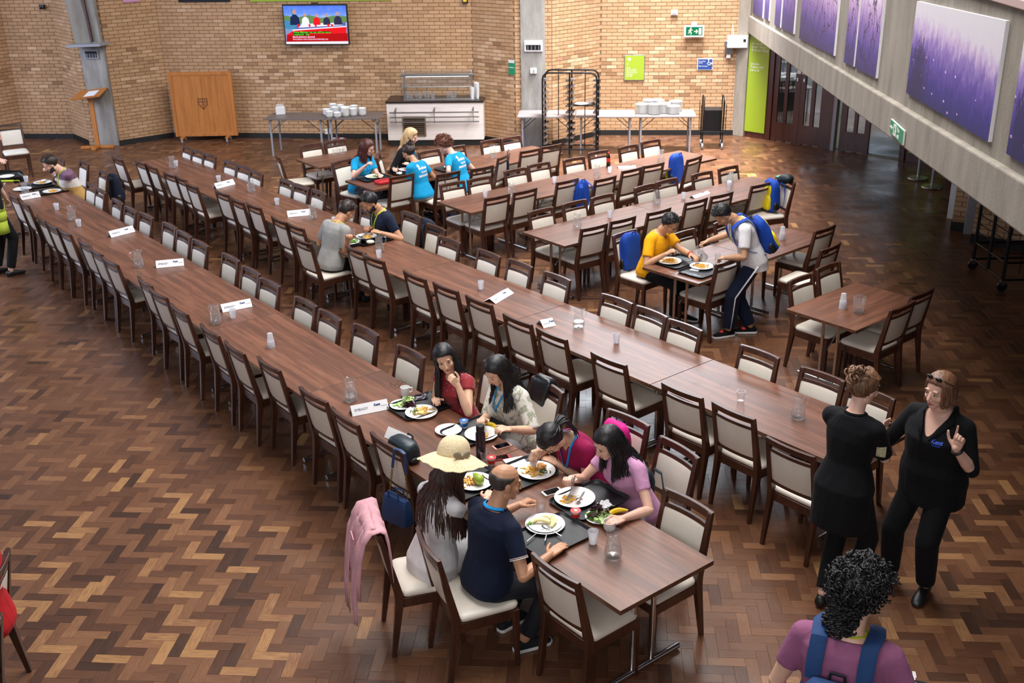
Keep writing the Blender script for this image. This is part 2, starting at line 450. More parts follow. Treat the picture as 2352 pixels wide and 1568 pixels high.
brick_wall('wall_back', wE, wF, nsingle=290, seed=2)
brick_wall('wall_back_left', wA, wB, nsingle=60, seed=3)
brick_wall('wall_left_splay', wB, wC + (wC - wB) * 0.02, nsingle=30, seed=4)
# brick face behind and beside the leaning concrete column: recess from C to D
brick_wall('wall_left_recess', wC, wD, nsingle=24, seed=5)
brick_wall('wall_left_pier', wD, wE, nsingle=60, seed=6)
brick_wall('wall_right_splay', wF, wG, nsingle=70, seed=7)
brick_wall('wall_pier', wG, wJ, nsingle=24, seed=8)
brick_wall('wall_pier_right', wJ, wK, nsingle=80, seed=9)
brick_wall('wall_back_right', wK, wL, nsingle=160, seed=10)
# far left: pier with a pale edge, then the opening to the window bay
wA0 = wA + (wA - wB).normalized() * 0.02; wA1 = G(10, 352).to_2d()
brick_wall('wall_left_edge', wA + Vector((-0.55, -0.8)), wA, nsingle=20, seed=11)
def skirting(name, A, B, h=0.10, t=0.02):
    A = Vector((A[0], A[1])); B = Vector((B[0], B[1])); L = (B - A).length; d = (B - A).normalized()
    m = MB(); m.box((L / 2, -t / 2 - 0.012, h / 2), (L + 0.01, t, h)); m.box((L / 2, -t / 2 - 0.010, h + 0.004), (L + 0.01, t * 0.6, 0.008))
    o = m.build(name, 'black_base', smooth=False); o.location = (A.x, A.y, 0); o.rotation_euler = (0, 0, math.atan2(d.y, d.x)); o['kind'] = 'structure'; return o
for nm, a, b in (('back', wE, wF), ('back_left', wA, wB), ('left_splay', wB, wC), ('left_pier', wD, wE), ('right_splay', wF, wG), ('pier_right', wJ, wK), ('back_right', wK, wL)):
    skirting('baseboard_' + nm, a, b)
def column(name, A, B, z1, depth, m='concrete_grey', nrm=None):
    A = Vector((A[0], A[1])); B = Vector((B[0], B[1])); L = (B - A).length; d = (B - A).normalized()
    mb = MB(); mb.box((L / 2, depth / 2 - 0.07, z1 / 2), (L, depth, z1)); o = mb.build(name, m, smooth=False, bevel=0.008)
    o.location = (A.x, A.y, 0); o.rotation_euler = (0, 0, math.atan2(d.y, d.x)); o['kind'] = 'structure'; return o
# right concrete column on the pier with the grille
colR = column('trim_1', wH, wI, 4.6, 0.2)
# left concrete column, its grille and the concrete bracket above it
def lerp(a, b, t): return a + (b - a) * t
colL = column('trim_2', lerp(wC, wD, 0.22), wD, VP(215, 104, wC, wD).z, 0.2)
def wall_thing(name, A, B, px0, py0, px1, py1, depth, m, off=0.03, bevel=0.003, label=None, cat=None, kind=None):
    """a flat box hung on the wall through A and B, seen between two corners of the photograph"""
    a = VP(px0, py0, A, B); b = VP(px1, py1, A, B); c = (a + b) / 2
    d = Vector((B[0] - A[0], B[1] - A[1])).normalized(); w = abs((b - a).to_2d().dot(d)); h = abs(b.z - a.z)
    n = Vector((d.y, -d.x))
    mb = MB(); mb.box((0, 0, 0), (w, depth, h)); o = mb.build(name, m, smooth=False, bevel=bevel)
    o.location = (c.x + n.x * off, c.y + n.y * off, c.z); o.rotation_euler = (0, 0, math.atan2(d.y, d.x))
    tag(o, label, cat, None, kind); return o, w, h
def grille(name, A, B, px0, py0, px1, py1, label, bright):
    o, w, h = wall_thing(name, A, B, px0, py0, px1, py1, 0.03, 'white_plastic' if bright else 'grey_paint', 0.09, 0.004, label, 'vent')
    b = MB(); b.box((0, -0.014, -h * 0.05), (w * 0.80, 0.012, h * 0.62)); b.build('opening', 'black_plastic', o, False)
    for k in range(4):
        s = MB(); s.box((-w * 0.3 + k * w * 0.2, -0.018, -h * 0.1), (0.012, 0.014, h * 0.5)); s.build('slat', 'grey_paint', o, False)
    f = MB(); f.box((0, -0.03, h * 0.24), (w * 0.82, 0.012, h * 0.22), (R(-25), 0, 0)); f.build('flap', 'white_plastic' if bright else 'dark_metal', o, False)
grille('wall_vent', wH, wI, 1206, 92, 1248, 117, 'pale framed air vent on the concrete column of the brick pier', True)
grille('wall_vent', wC, wD, 198, 113, 233, 134, 'dark slatted air vent near the top of the leaning grey column', False)
wt, _, _ = wall_thing('socket_box', wH, wI, 1220, 155, 1234, 167, 0.05, 'white_plastic', 0.09, 0.004, 'small cream switch box on the concrete column below the vent', 'switch')
s_ = MB(); s_.box((0.01, -0.03, 0), (0.03, 0.012, 0.05)); s_.build('switch', 'grey_paint', wt, False)
# bracket beam and upper inclined fin over the left column
dL = (wD - wC).normalized(); nL = Vector((dL.y, -dL.x))
a = VP(164, 104, wC, wD, 0.25); b = VP(241, 101, wC, wD, 0.25)
mb = MB(); mb.beam(a, b, 0.42, 0.05); o = mb.build('trim_3', 'grey_paint', smooth=False, bevel=0.006); o['kind'] = 'structure'
mb = MB(); c0 = VP(196, 100, wC, wD, 0.1); c1 = VP(170, 0, wC, wD, 0.1); up = (c1 - c0).normalized()
mb.beam(c0, c0 + up * 1.5, 0.36, 0.12, up=(nL.x, nL.y, 0)); o = mb.build('trim_4', 'concrete', smooth=False, bevel=0.01); o['kind'] = 'structure'
mb = MB(); c0 = VP(226, 100, wC, wD, 0.1); c1 = VP(207, 0, wC, wD, 0.1); up = (c1 - c0).normalized()
mb.beam(c0, c0 + up * 1.5, 0.17, 0.1, up=(nL.x, nL.y, 0)); o = mb.build('trim_5', 'concrete_grey', smooth=False, bevel=0.01); o['kind'] = 'structure'
mb = MB(); c0 = VP(212, 96, wC, wD, 0.2); c1 = VP(191, 0, wC, wD, 0.2); up = (c1 - c0).normalized()
mb.beam(c0, c0 + up * 1.5, 0.05, 0.05, up=(nL.x, nL.y, 0)); o = mb.build('trim_6', 'mahogany', smooth=False, bevel=0.006); o['kind'] = 'structure'

# ------------------------------------------------------------------ right side: gallery parapet over the doors
gd = CM @ np.array([1505 - IW / 2, -118 - IH / 2, FPX]); gd = Vector((gd[0], gd[1])).normalized()   # its direction, away from the camera
gF = G(1702, 313).to_2d(); gN = gF - gd * 18.0
def GP(px, py, off=0.0): return VP(px, py, gN, gF, off)
lo0, lo1 = GP(1701, 63), GP(2352, 545); ri0, ri1 = GP(1706, 27.5), GP(2352, 419)
def along(p): return (p.to_2d() - gF).dot(-gd)
s_far, s_near = -0.05, along(lo1) + 3.2
def zline(p, q, s): return p.z + (q.z - p.z) * (s - along(p)) / (along(q) - along(p))
gx = Vector((-gd.x, -gd.y, 0)); gn = Vector((gx.y, -gx.x, 0))     # gx towards the camera, gn towards the hall
if gn.x > 0: gn = -gn
gM = Matrix.Identity(4)
for i in range(3): gM[i][0] = gx[i]; gM[i][1] = -gn[i]; gM[i][2] = (0, 0, 1)[i]
gM[0][3] = gF.x; gM[1][3] = gF.y
def gpoly(name, pts, y0, y1, m, parent=None, kind='structure', bevel=0.0):
    """pts (s, z) in the parapet plane; thickness from y0 to y1 away from the hall"""
    n = len(pts); mb = MB(); vs = [(s, y0, z) for s, z in pts] + [(s, y1, z) for s, z in pts]
    mb.add(vs, [tuple(range(n)), tuple(range(2 * n - 1, n - 1, -1))] + [(i, n + i, n + (i + 1) % n, (i + 1) % n) for i in range(n)])
    o = mb.build(name, m, parent, False, bevel)
    if parent is None: o.matrix_world = gM
    if kind: o['kind'] = kind
    return o
zl0, zl1, zr0, zr1 = zline(lo0, lo1, s_far), zline(lo0, lo1, s_near), zline(ri0, ri1, s_far), zline(ri0, ri1, s_near)
ztop = GP(2300, 12).z
beam = gpoly('wall_right_gallery', [(s_far, zr0), (s_near, zr1), (s_near, ztop), (s_far, ztop + 0.02)], 0.05, 0.2, 'concrete')
bb = gpoly('edge_beam', [(s_far, zl0), (s_near, zl1), (s_near, zr1), (s_far, zr0)], 0.0, 0.22, 'concrete', beam, None, 0.012)
cap_ = gpoly('coping', [(s_far, ztop), (s_near, ztop), (s_near, ztop + 0.05), (s_far, ztop + 0.05)], 0.02, 0.24, mat('coping_pink', '#b79c96', 0.7), beam, None, 0.006)
sof = gpoly('ceiling', [(s_far, zl0 + 0.02), (s_near, zl1 + 0.02), (s_near, zr1), (s_far, zr0)], 0.22, 7.0, 'concrete')
wall_thing('trim_7', gN, gF, 1697, -20, 1703, 62, 0.05, 'white_plastic', 0.03, 0.003, kind='structure')
# pictures: stretched canvases hung on the parapet
def picture_mat(name, trees, bw, bh, low):
    t = NT(name); co = t.coord('Object'); sx = t.n('ShaderNodeSeparateXYZ'); t.l(co, sx.inputs[0])
    zn = t.math('DIVIDE', sx.outputs[2], bh)
    cloud = t.noise(co, 1.6, 4); fine = t.noise(t.mapping(co, (9, 1, 5)), 1.5, 8, 0.7)
    k = t.math('ADD', zn, t.math('MULTIPLY', t.math('SUBTRACT', fine, 0.5), 0.55 if not trees else 0.35))
    k = t.math('ADD', k, t.math('MULTIPLY', t.math('SUBTRACT', cloud, 0.5), 0.15)); k = t.math('ADD', k, 0.5)
    c = t.ramp(k, [(0.0, '#1b1f5c'), (0.22, '#322b7c'), (0.42, '#5a4599'), (0.58, '#8c74b4'), (0.7, '#bfa9cd'), (0.8, '#cfc7d2'), (1.0, '#d0cdd2')]) if not trees else \
        t.ramp(k, [(0.0, '#25225f'), (0.3, '#473a86'), (0.55, '#7d62a6'), (0.75, '#b595c4'), (1.0, '#e3cfe0')])
    if trees:
        wv = t.n('ShaderNodeTexVoronoi', feature='DISTANCE_TO_EDGE'); wv.inputs['Scale'].default_value = 3.6
        dn = t.n('ShaderNodeTexNoise'); dn.inputs['Scale'].default_value = 3.0; dn.inputs['Detail'].default_value = 4
        t.l(co, dn.inputs['Vector']); va = t.n('ShaderNodeVectorMath', operation='MULTIPLY_ADD'); t.l(dn.outputs['Color'], va.inputs[0]); va.inputs[1].default_value = (0.6, 0.6, 0.6); t.l(t.mapping(co, (1.6, 1, 0.9)), va.inputs[2])
        t.l(va.outputs[0], wv.inputs['Vector'])
        br = t.math('LESS_THAN', wv.outputs['Distance'], 0.032)
        tw = t.noise(t.mapping(co, (26, 1, 5)), 1.4, 7, 0.75)
        br2 = t.math('GREATER_THAN', tw, 0.6)
        c = t.mix(t.math('MULTIPLY', br2, 0.65), c, '#2a2052'); c = t.mix(t.math('MULTIPLY', br, 0.85), c, '#241a3a')
    else:
        hs = t.n('ShaderNodeTexVoronoi'); hs.inputs['Scale'].default_value = 7; t.l(t.mapping(co, (1.0, 1, 2.2)), hs.inputs['Vector'])
        msk = t.math('MULTIPLY', t.math('LESS_THAN', hs.outputs['Distance'], 0.13), t.math('LESS_THAN', k, 0.5))
        c = t.mix(t.math('MULTIPLY', msk, 0.8), c, '#d9a8d6')
        # a dark tree at the side away from the camera
        tw = t.noise(t.mapping(co, (20, 1, 7)), 1.6, 7, 0.75)
        dx = t.math('ABSOLUTE', t.math('SUBTRACT', sx.outputs[0], -bw * 0.36))
        dz = t.math('MAXIMUM', 0.0, t.math('SUBTRACT', sx.outputs[2], -bh * 0.10))
        edge = t.math('ADD', t.math('DIVIDE', dx, bw * 0.16), t.math('DIVIDE', dz, bh * 0.30))
        tm = t.math('GREATER_THAN', t.math('SUBTRACT', tw, t.math('MULTIPLY', edge, 0.22)), 0.36)
        c = t.mix(t.math('MULTIPLY', tm, 0.8), c, '#1d1846')
    t.l(c, t.b.inputs['Base Color']); t.set(Roughness=0.55); MATS[name] = t.m
def canvas(name, corners, trees, label):
    """corners: far bottom, near bottom (pixels), far top, near top"""
    P = [GP(x, y) for x, y in corners]; s0 = along(P[0]); s1 = along(P[1])
    zb0, zb1 = P[0].z, P[1].z; zt0, zt1 = P[2].z, P[3].z
    sc, zc = (s0 + s1) / 2, (zb0 + zb1 + zt0 + zt1) / 4; bw, bh = s1 - s0, (zt0 + zt1 - zb0 - zb1) / 2
    picture_mat('print_' + name + str(len(MATS)), trees, bw, bh, 0); pm = list(MATS)[-1]
    pts = [(s0 - sc, zb0 - zc), (s1 - sc, zb1 - zc), (s1 - sc, zt1 - zc), (s0 - sc, zt0 - zc)]
    mb = MB(); n = 4; d = 0.022
    vs = [(s, -d, z) for s, z in pts] + [(s, 0.0, z) for s, z in pts]
    mb.add(vs, [(3, 2, 1, 0), (4, 5, 6, 7), (0, 1, 5, 4), (1, 2, 6, 5), (2, 3, 7, 6), (3, 0, 4, 7)]); mb.mi = [1] * 6; mb.mi[0] = 0
    o = mb.build(name, [pm, 'white_paper'], None, False); o.matrix_world = gM @ Matrix.Translation((sc, 0.05, zc))
    tag(o, label, 'picture'); return o
canvas('canvas_print', [(2072, 213), (2257, 326), (2100, 4), (2299, 48)], False, 'large purple canvas of a misty town with white sky hung on the parapet')
canvas('canvas_print', [(2298, 352), (2480, 470), (2352, 62), (2560, 110)], False, 'purple townscape canvas cut by the frame beyond the fire exit sign')
canvas('canvas_print', [(1931, 143), (1953, 153), (1943, -36), (1967, -30)], True, 'narrow purple canvas of tree branches, beside a wider one')
canvas('canvas_print', [(1956, 156), (2003, 180), (1971, -28), (2022, -16)], True, 'purple woodland canvas just behind the large misty town canvas')
canvas('canvas_print', [(1830, 88), (1908, 128), (1838, -60), (1924, -34)], True, 'purple canvas of tangled bare branches on the gallery parapet')
canvas('canvas_print', [(1790, 66), (1817, 78), (1795, -70), (1823, -62)], True, 'purple strip canvas of pale tree trunks, middle of the parapet row')
canvas('canvas_print', [(1774, 57), (1787, 64), (1778, -72), (1791, -68)], True, 'slim dark purple strip canvas between two wider strips')
canvas('canvas_print', [(1725, 30), (1747, 42), (1727, -80), (1750, -74)], True, 'purple strip canvas near the white end post of the parapet')
canvas('canvas_print', [(1751, 42), (1761, 48), (1754, -76), (1764, -70)], True, 'thin purple strip canvas, narrowest of the row near the end post')
canvas('canvas_print', [(1709, 20), (1719, 24), (1710, -84), (1720, -82)], True, 'farthest small purple canvas against the white end post')
# fire exit sign on the beam
def gsign(px, py, w, h, label, z_off=0.0):
    p = GP(px, py); m = gM @ Matrix.Translation((along(p), -0.012, p.z)); return m
p0, p1 = GP(2048, 306), GP(2079, 328); p2 = GP(2051, 274)
sw, sh = along(p1) - along(p0), p2.z - p0.z
mb = MB(); mb.box((0, 0, 0), (sw, 0.012, sh)); fs_ = mb.build('fire_exit_sign', 'white_plastic', None, False)
pc = (GP(2048, 306) + GP(2082, 298)) / 2
fs_.matrix_world = gM @ Matrix.Translation((along(pc), -0.01, pc.z)); tag(fs_, 'green fire exit sign with white arrow on the concrete edge beam', 'sign')
mb = MB(); mb.box((0, -0.007, 0), (sw * 0.95, 0.004, sh * 0.93)); mb.build('panel', 'sign_green', fs_, False)
fx = lambda x, z: (x * sw, -0.0105, z * sh)
mb = MB(); mb.box(fx(-0.36, 0), (sw * 0.2, 0.003, sh * 0.09))
mb.add([fx(-0.47, 0.0), fx(-0.36, 0.16), fx(-0.30, 0.16), fx(-0.41, 0.0), fx(-0.30, -0.16), fx(-0.36, -0.16)], [(0, 3, 2, 1), (0, 5, 4, 3)])
mb.build('arrow', 'white_plastic', fs_, False)
def runner(fs, ox, oz, s, m, y=-0.0105):
    mb = MB(); P = lambda x, z: (ox + x * s, y, oz + z * s)
    mb.ball(P(0.02, 0.36), (0.07 * s, 0.002, 0.07 * s), 10, 6)
    for a, b in (((0.0, 0.27), (-0.04, 0.0)), ((-0.04, 0.0), (0.1, -0.14)), ((0.1, -0.14), (0.04, -0.36)), ((-0.04, 0.0), (-0.14, -0.16)), ((-0.14, -0.16), (-0.28, -0.18)), ((0.0, 0.24), (0.15, 0.12)), ((0.0, 0.24), (-0.16, 0.14)), ((0.15, 0.12), (0.2, 0.2)), ((-0.16, 0.14), (-0.2, 0.0))):
        mb.beam(P(*a), P(*b), 0.075 * s, 0.002, up=(0, 1, 0))
    mb.build('running_figure', m, fs, False)
mb = MB(); mb.box(fx(-0.1, 0), (sw * 0.2, 0.003, sh * 0.78)); mb.build('doorway', 'white_plastic', fs_, False)
runner(fs_, -0.1 * sw, 0, sh * 0.75, 'sign_green', -0.0125)
text('Fire\nexit', sh * 0.42, 'white_plastic', 'lettering', fs_, frame((sw * 0.07, -0.0105, sh * 0.06), (1, 0, 0), (0, 0, 1)), bold=0.002)

# ------------------------------------------------------------------ door wall under the gallery
dA, dB = pt(1712, 314), pt(2065, 368); dd = (dB - dA).normalized(); dn = Vector((dd.y, -dd.x))
dM = frame((dA.x, dA.y, 0), (dd.x, dd.y, 0), (0, 0, 1))   # local X along the wall, Y up, Z towards hall
def DX(px, py): return (pt(px, py) - dA).dot(dd)
dW = Matrix.Identity(4); dW = Matrix.Translation((dA.x, dA.y, 0)) @ Matrix.Rotation(math.atan2(dd.y, dd.x), 4, 'Z')   # X along, Y away from hall, Z up
def dbox(name, x0, x1, z0, z1, y0, y1, m, parent=None, kind='structure', bevel=0.0):
    mb = MB(); mb.box(((x0 + x1) / 2, (y0 + y1) / 2, (z0 + z1) / 2), (x1 - x0, y1 - y0, z1 - z0)); o = mb.build(name, m, parent, False, bevel)
    if parent is None: o.matrix_world = dW
    if kind: o['kind'] = kind
    return o
Hd = 2.6
pierA, pierB = pt(1684, 309), pt(1710, 313)
column('trim_8', pierA, pierB, 2.7, 0.3, 'concrete')
x_p0, x_p1, x_d0, x_d1, x_d2, x_d3, x_s, x_e0, x_e1, x_g1 = [DX(*p) for p in ((1706, 313), (1756, 321), (1762, 322), (1828, 331), (1889, 340), (1911, 343), (1917, 344), (1923, 345), (1990, 356), (2062, 368))]
# green panel in its timber frame
pf = dbox('window_1', x_p0 - 0.06, x_p1 + 0.06, 0, Hd, 0.02, 0.08, 'mahogany')
gp = dbox('information_panel', x_p0 + 0.03, x_p1 - 0.03, 0.12, Hd - 0.1, -0.005, 0.015, 'lime', None, None, 0.003)
tag(gp, 'tall lime green information panel in the timber frame beside the doors', 'sign')
gw = x_p1 - x_p0
ax_ = x_p0 + gw * 0.36
mb = MB(); zA = 2.30
mb.beam((x_p0 + gw * 0.64, -0.007, zA - 0.14), (x_p0 + gw * 0.64, -0.007, zA + 0.08), 0.03, 0.004, up=(0, 1, 0))
for sx in (-1, 1): mb.beam((x_p0 + gw * 0.64, -0.007, zA + 0.08), (x_p0 + gw * 0.64 + sx * 0.09, -0.007, zA - 0.01), 0.03, 0.004, up=(0, 1, 0))
mb.build('arrow', 'white_plastic', gp, False)
for s, z, sz in (('K/L/2', 2.02, 0.075), ('Access to\nSouth, West\n& North Wings', 1.84, 0.062), ('Laundry\nToilets, M/F\nLift to B', 1.45, 0.062)):
    text(s, sz, 'white_plastic', 'lettering', gp, frame((x_p0 + gw * 0.16, -0.007, z), (1, 0, 0), (0, 0, 1)), spacing=1.0)
# doors: leaf with two glass panes, kick rail, push plate
def door(name, x0, x1, panes, plate=None, y=0.03):
    fr = MB(); zt = Hd - 0.1; zb = 0.02
    o = empty(name, (0, 0, 0)); o.matrix_world = dW; o['kind'] = 'structure'
    w = x1 - x0; pw = w / (len(panes) * 2 + 1) * 1.0
    stile = MB(); ys = (y, y + 0.045); yc = y + 0.022
    edges = [x0] + [x0 + w * e for p in panes for e in p] + [x1]
    for i in range(0, len(edges), 2): stile.box(((edges[i] + edges[i + 1]) / 2, yc, zt / 2), (edges[i + 1] - edges[i], 0.045, zt))
    for a, b in panes:
        for z0, z1 in ((zb, 0.38), (2.15, zt)): stile.box((x0 + w * (a + b) / 2, yc, (z0 + z1) / 2), (w * (b - a), 0.043, z1 - z0))
    stile.build('door_leaf', 'mahogany', o, False)
    for a, b in panes:
        g = MB(); g.box((x0 + w * (a + b) / 2, yc, 1.265), (w * (b - a), 0.006, 1.77)); g.build('pane', 'door_glass', o, False)
    if plate:
        pl = MB(); pl.box((x0 + w * plate, y - 0.006, 1.62), (0.085, 0.012, 0.52)); p_ = pl.build('push_plate', 'white_plastic', o, False)
        rd = MB(); rd.lathe([(0.0, 0), (0.032, 0), (0.032, 0.004), (0, 0.004)], 14); r_ = rd.build('round_sign', 'sign_blue', p_, False)
        r_.matrix_local = frame((x0 + w * plate, y - 0.0115, 1.80), (1, 0, 0), (0, 0, 1))
        ky = MB(); ky.box((x0 + w * (plate + (0.03 if plate < .5 else -0.03)), y - 0.012, 1.25), (0.03, 0.014, 0.06)); ky.build('lock', 'steel', o, False, )
    return o
dbox('trim_9', x_p1 + 0.03, x_d0 + 0.03, 0, Hd, 0.0, 0.12, 'mahogany')
door('door_1', x_d0 + 0.04, x_d1, ((0.18, 0.42), (0.54, 0.80)), 0.91)
door('door_2', x_d1 + 0.006, x_d2, ((0.18, 0.42), (0.56, 0.80)), 0.09)
dbox('trim_10', x_d2, x_d3, 0, Hd, 0.0, 0.12, 'mahogany')
dbox('trim_11', x_d3 + 0.004, x_s + 0.015, 0, Hd, -0.05, 0.06, 'grey_paint')
door('door_3', x_e0 + 0.02, x_e1, ((0.20, 0.46), (0.58, 0.84)), None)
dbox('trim_12', x_p0 - 0.1, x_g1 + 1.5, Hd, Hd + 0.4, 0.0, 0.15, 'mahogany')
go = dbox('window_2', x_e1 + 0.01, x_g1, 0.03, Hd, 0.06, 0.075, 'door_glass')
dbox('trim_13', x_g1, x_g1 + 0.10, 0, Hd, 0.0, 0.12, 'mahogany')
pf2 = dbox('window_3', x_g1 + 0.10, x_g1 + 0.95, 0, Hd, 0.03, 0.09, 'mahogany')
gp2 = dbox('information_panel', x_g1 + 0.17, x_g1 + 0.86, 0.16, Hd - 0.1, 0.005, 0.025, 'lime', None, None, 0.003)
tag(gp2, 'lime green panel half hidden by the gallery beam beside the glass screen', 'sign')
# corridor behind the glazing: pale floor, white wall, and a shelf of stacked plates
dbox('wall_corridor', x_p0 - 0.5, x_g1 + 2.0, 0, 2.8, 3.2, 3.3, mat('corridor_wall', '#8f958c', 0.8))
dbox('floor_corridor', x_p0 - 0.3, x_g1 + 1.5, 0.0, 0.012, 0.13, 3.2, mat('corridor_floor', '#5c5a4c', 0.3))
l_ = area('corridor_lamp', dW @ Vector(((x_e1 + x_g1) / 2, 1.6, 2.5)), dW @ Vector(((x_e1 + x_g1) / 2, 1.6, 0)), 1.4, 1.4, 70, (0.8, 0.92, 1.0))
l_ = area('corridor_lamp_doors', dW @ Vector(((x_d0 + x_d2) / 2, 1.8, 2.5)), dW @ Vector(((x_d0 + x_d2) / 2, 1.8, 0)), 1.2, 1.0, 14, (1.0, 0.95, 0.85))
# right side wall with brick pier and posts under the gallery
qa, qb = pt(2184, 527), pt(2214, 531)
brick_wall('wall_right_pier', qa, qb, z1=2.4, nsingle=30, seed=21, z0=0.0); skirting('baseboard_right_pier', qa, qb, 0.12)
pe = pt(2182, 494)
def post(name, p, w, d, rz, h, m):
    mb = MB(); mb.box((0, 0, h / 2), (w, d, h)); o = mb.build(name, m, None, False, 0.004); o.location = (p.x, p.y, 0); o.rotation_euler = (0, 0, rz); o['kind'] = 'structure'; return o
post('trim_14', pt(2186, 500), 0.10, 0.16, R(-40), 2.4, 'white_plastic')
post('trim_15', pt(2226, 536), 0.16, 0.12, R(-20), 2.4, 'grey_paint')
qc, qd = pt(2230, 556), pt(2420, 590)
brick_wall('wall_right', qc, qd, z1=2.4, nsingle=60, seed=22); skirting('baseboard_right', qc, qd, 0.12)
dbox('wall_far_right', x_g1 + 0.95, x_g1 + 4.0, 0, 2.6, 0.05, 0.2, mat('wall_dark', '#55493f', 0.8))

# plain side wall closing the space under the gallery, out of the picture
mb = MB(); mb.beam((qd.x, qd.y, 1.2), (qd.x - .3, qd.y - 9.0, 1.2), 0.2, 2.4); o = mb.build('wall_right_near', 'mortar', smooth=False); o['kind'] = 'structure'
# ------------------------------------------------------------------ people: builder
TMP = bpy.data.scenes.new('tmp_remesh')
def remesh(mb, voxel, smooth=4):
    """one continuous skin over overlapping closed shapes"""
    me = bpy.data.meshes.new('t'); me.from_pydata(mb.v, [], mb.f); o = bpy.data.objects.new('t', me); TMP.collection.objects.link(o)
    r = o.modifiers.new('r', 'REMESH'); r.mode = 'VOXEL'; r.voxel_size = voxel; r.adaptivity = 0.0
    if smooth: s = o.modifiers.new('s', 'SMOOTH'); s.factor = 0.5; s.iterations = smooth
    vl = TMP.view_layers[0]; vl.update(); dg = vl.depsgraph
    ev = o.evaluated_get(dg); em = ev.to_mesh()
    n = len(em.vertices); v = np.empty(n * 3, dtype=np.float32); em.vertices.foreach_get('co', v)
    k = len(em.loops); li = np.empty(k, dtype=np.int32); em.loops.foreach_get('vertex_index', li)
    ls = np.empty(len(em.polygons), dtype=np.int32); em.polygons.foreach_get('loop_start', ls)
    ev.to_mesh_clear(); bpy.data.objects.remove(o); bpy.data.meshes.remove(me)
    v = v.reshape(-1, 3)
    if k == 4 * len(ls): f = li.reshape(-1, 4)
    else: f = [tuple(li[a:b]) for a, b in zip(ls, list(ls[1:]) + [k])]
    return v, f
def np_mesh(name, parts, mats, inv, parent, kind_smooth=True):
    V = []; F = []; MI = []; b = 0
    for v, f, mi in parts:
        V.append(v); F.extend((np.asarray(f) + b).tolist() if isinstance(f, np.ndarray) else [tuple(i + b for i in q) for q in f])
        MI.extend([mi] * len(f)); b += len(v)
    V = np.concatenate(V); M4 = np.array(inv); V = V @ M4[:3, :3].T + M4[:3, 3]
    me = bpy.data.meshes.new(name); me.from_pydata(V.tolist(), [], F)
    for m in mats: me.materials.append(MATS[m])
    me.polygons.foreach_set('material_index', MI); me.polygons.foreach_set('use_smooth', [True] * len(F)); me.update()
    o = bpy.data.objects.new(name, me); COL.objects.link(o); o.parent = parent; return o
def cap(mb, a, b, ra, rb, n=12):
    a = Vector(a); b = Vector(b)
    mb.tube([a, a.lerp(b, 0.33), a.lerp(b, 0.67), b], [ra, ra + (rb - ra) * 0.33, ra + (rb - ra) * 0.67, rb], n); mb.ball(a, ra * 0.995, n, 8); mb.ball(b, rb * 0.995, n, 8)
def ik(a, t, l1, l2, pole):
    a = Vector(a); t = Vector(t); d = t - a; L = d.length
    if L > (l1 + l2) * 0.995: t = a + d.normalized() * (l1 + l2) * 0.995; d = t - a; L = d.length
    x = (l1 * l1 - l2 * l2 + L * L) / (2 * L); hgt = math.sqrt(max(0, l1 * l1 - x * x)); dn_ = d.normalized()
    p = Vector(pole); p = (p - dn_ * p.dot(dn_)); p = p.normalized() if p.length > 1e-5 else dn_.orthogonal()
    return a + dn_ * x + p * hgt, t
MALE = [(-.24, .07, .07, .0), (-.14, .150, .115, -.012), (-.02, .170, .122, -.012), (.15, .160, .110, -.004), (.35, .150, .105, .004), (.55, .162, .116, .010), (.72, .178, .122, .008), (.84, .176, .104, .0), (.93, .125, .078, -.004), (1.0, .068, .060, -.008)]
FEM = [(-.24, .07, .07, .0), (-.14, .165, .122, -.016), (-.02, .176, .124, -.014), (.15, .148, .104, -.002), (.33, .126, .092, .002), (.52, .142, .112, .014), (.66, .155, .124, .020), (.80, .156, .098, .004), (.92, .110, .070, -.004), (1.0, .058, .053, -.008)]
STOUT = [(-.24, .09, .09, .0), (-.14, .190, .150, -.012), (-.02, .200, .150, -.010), (.15, .190, .148, .006), (.33, .178, .140, .012), (.52, .182, .150, .020), (.66, .186, .154, .022), (.80, .182, .118, .004), (.92, .125, .080, -.004), (1.0, .068, .060, -.008)]
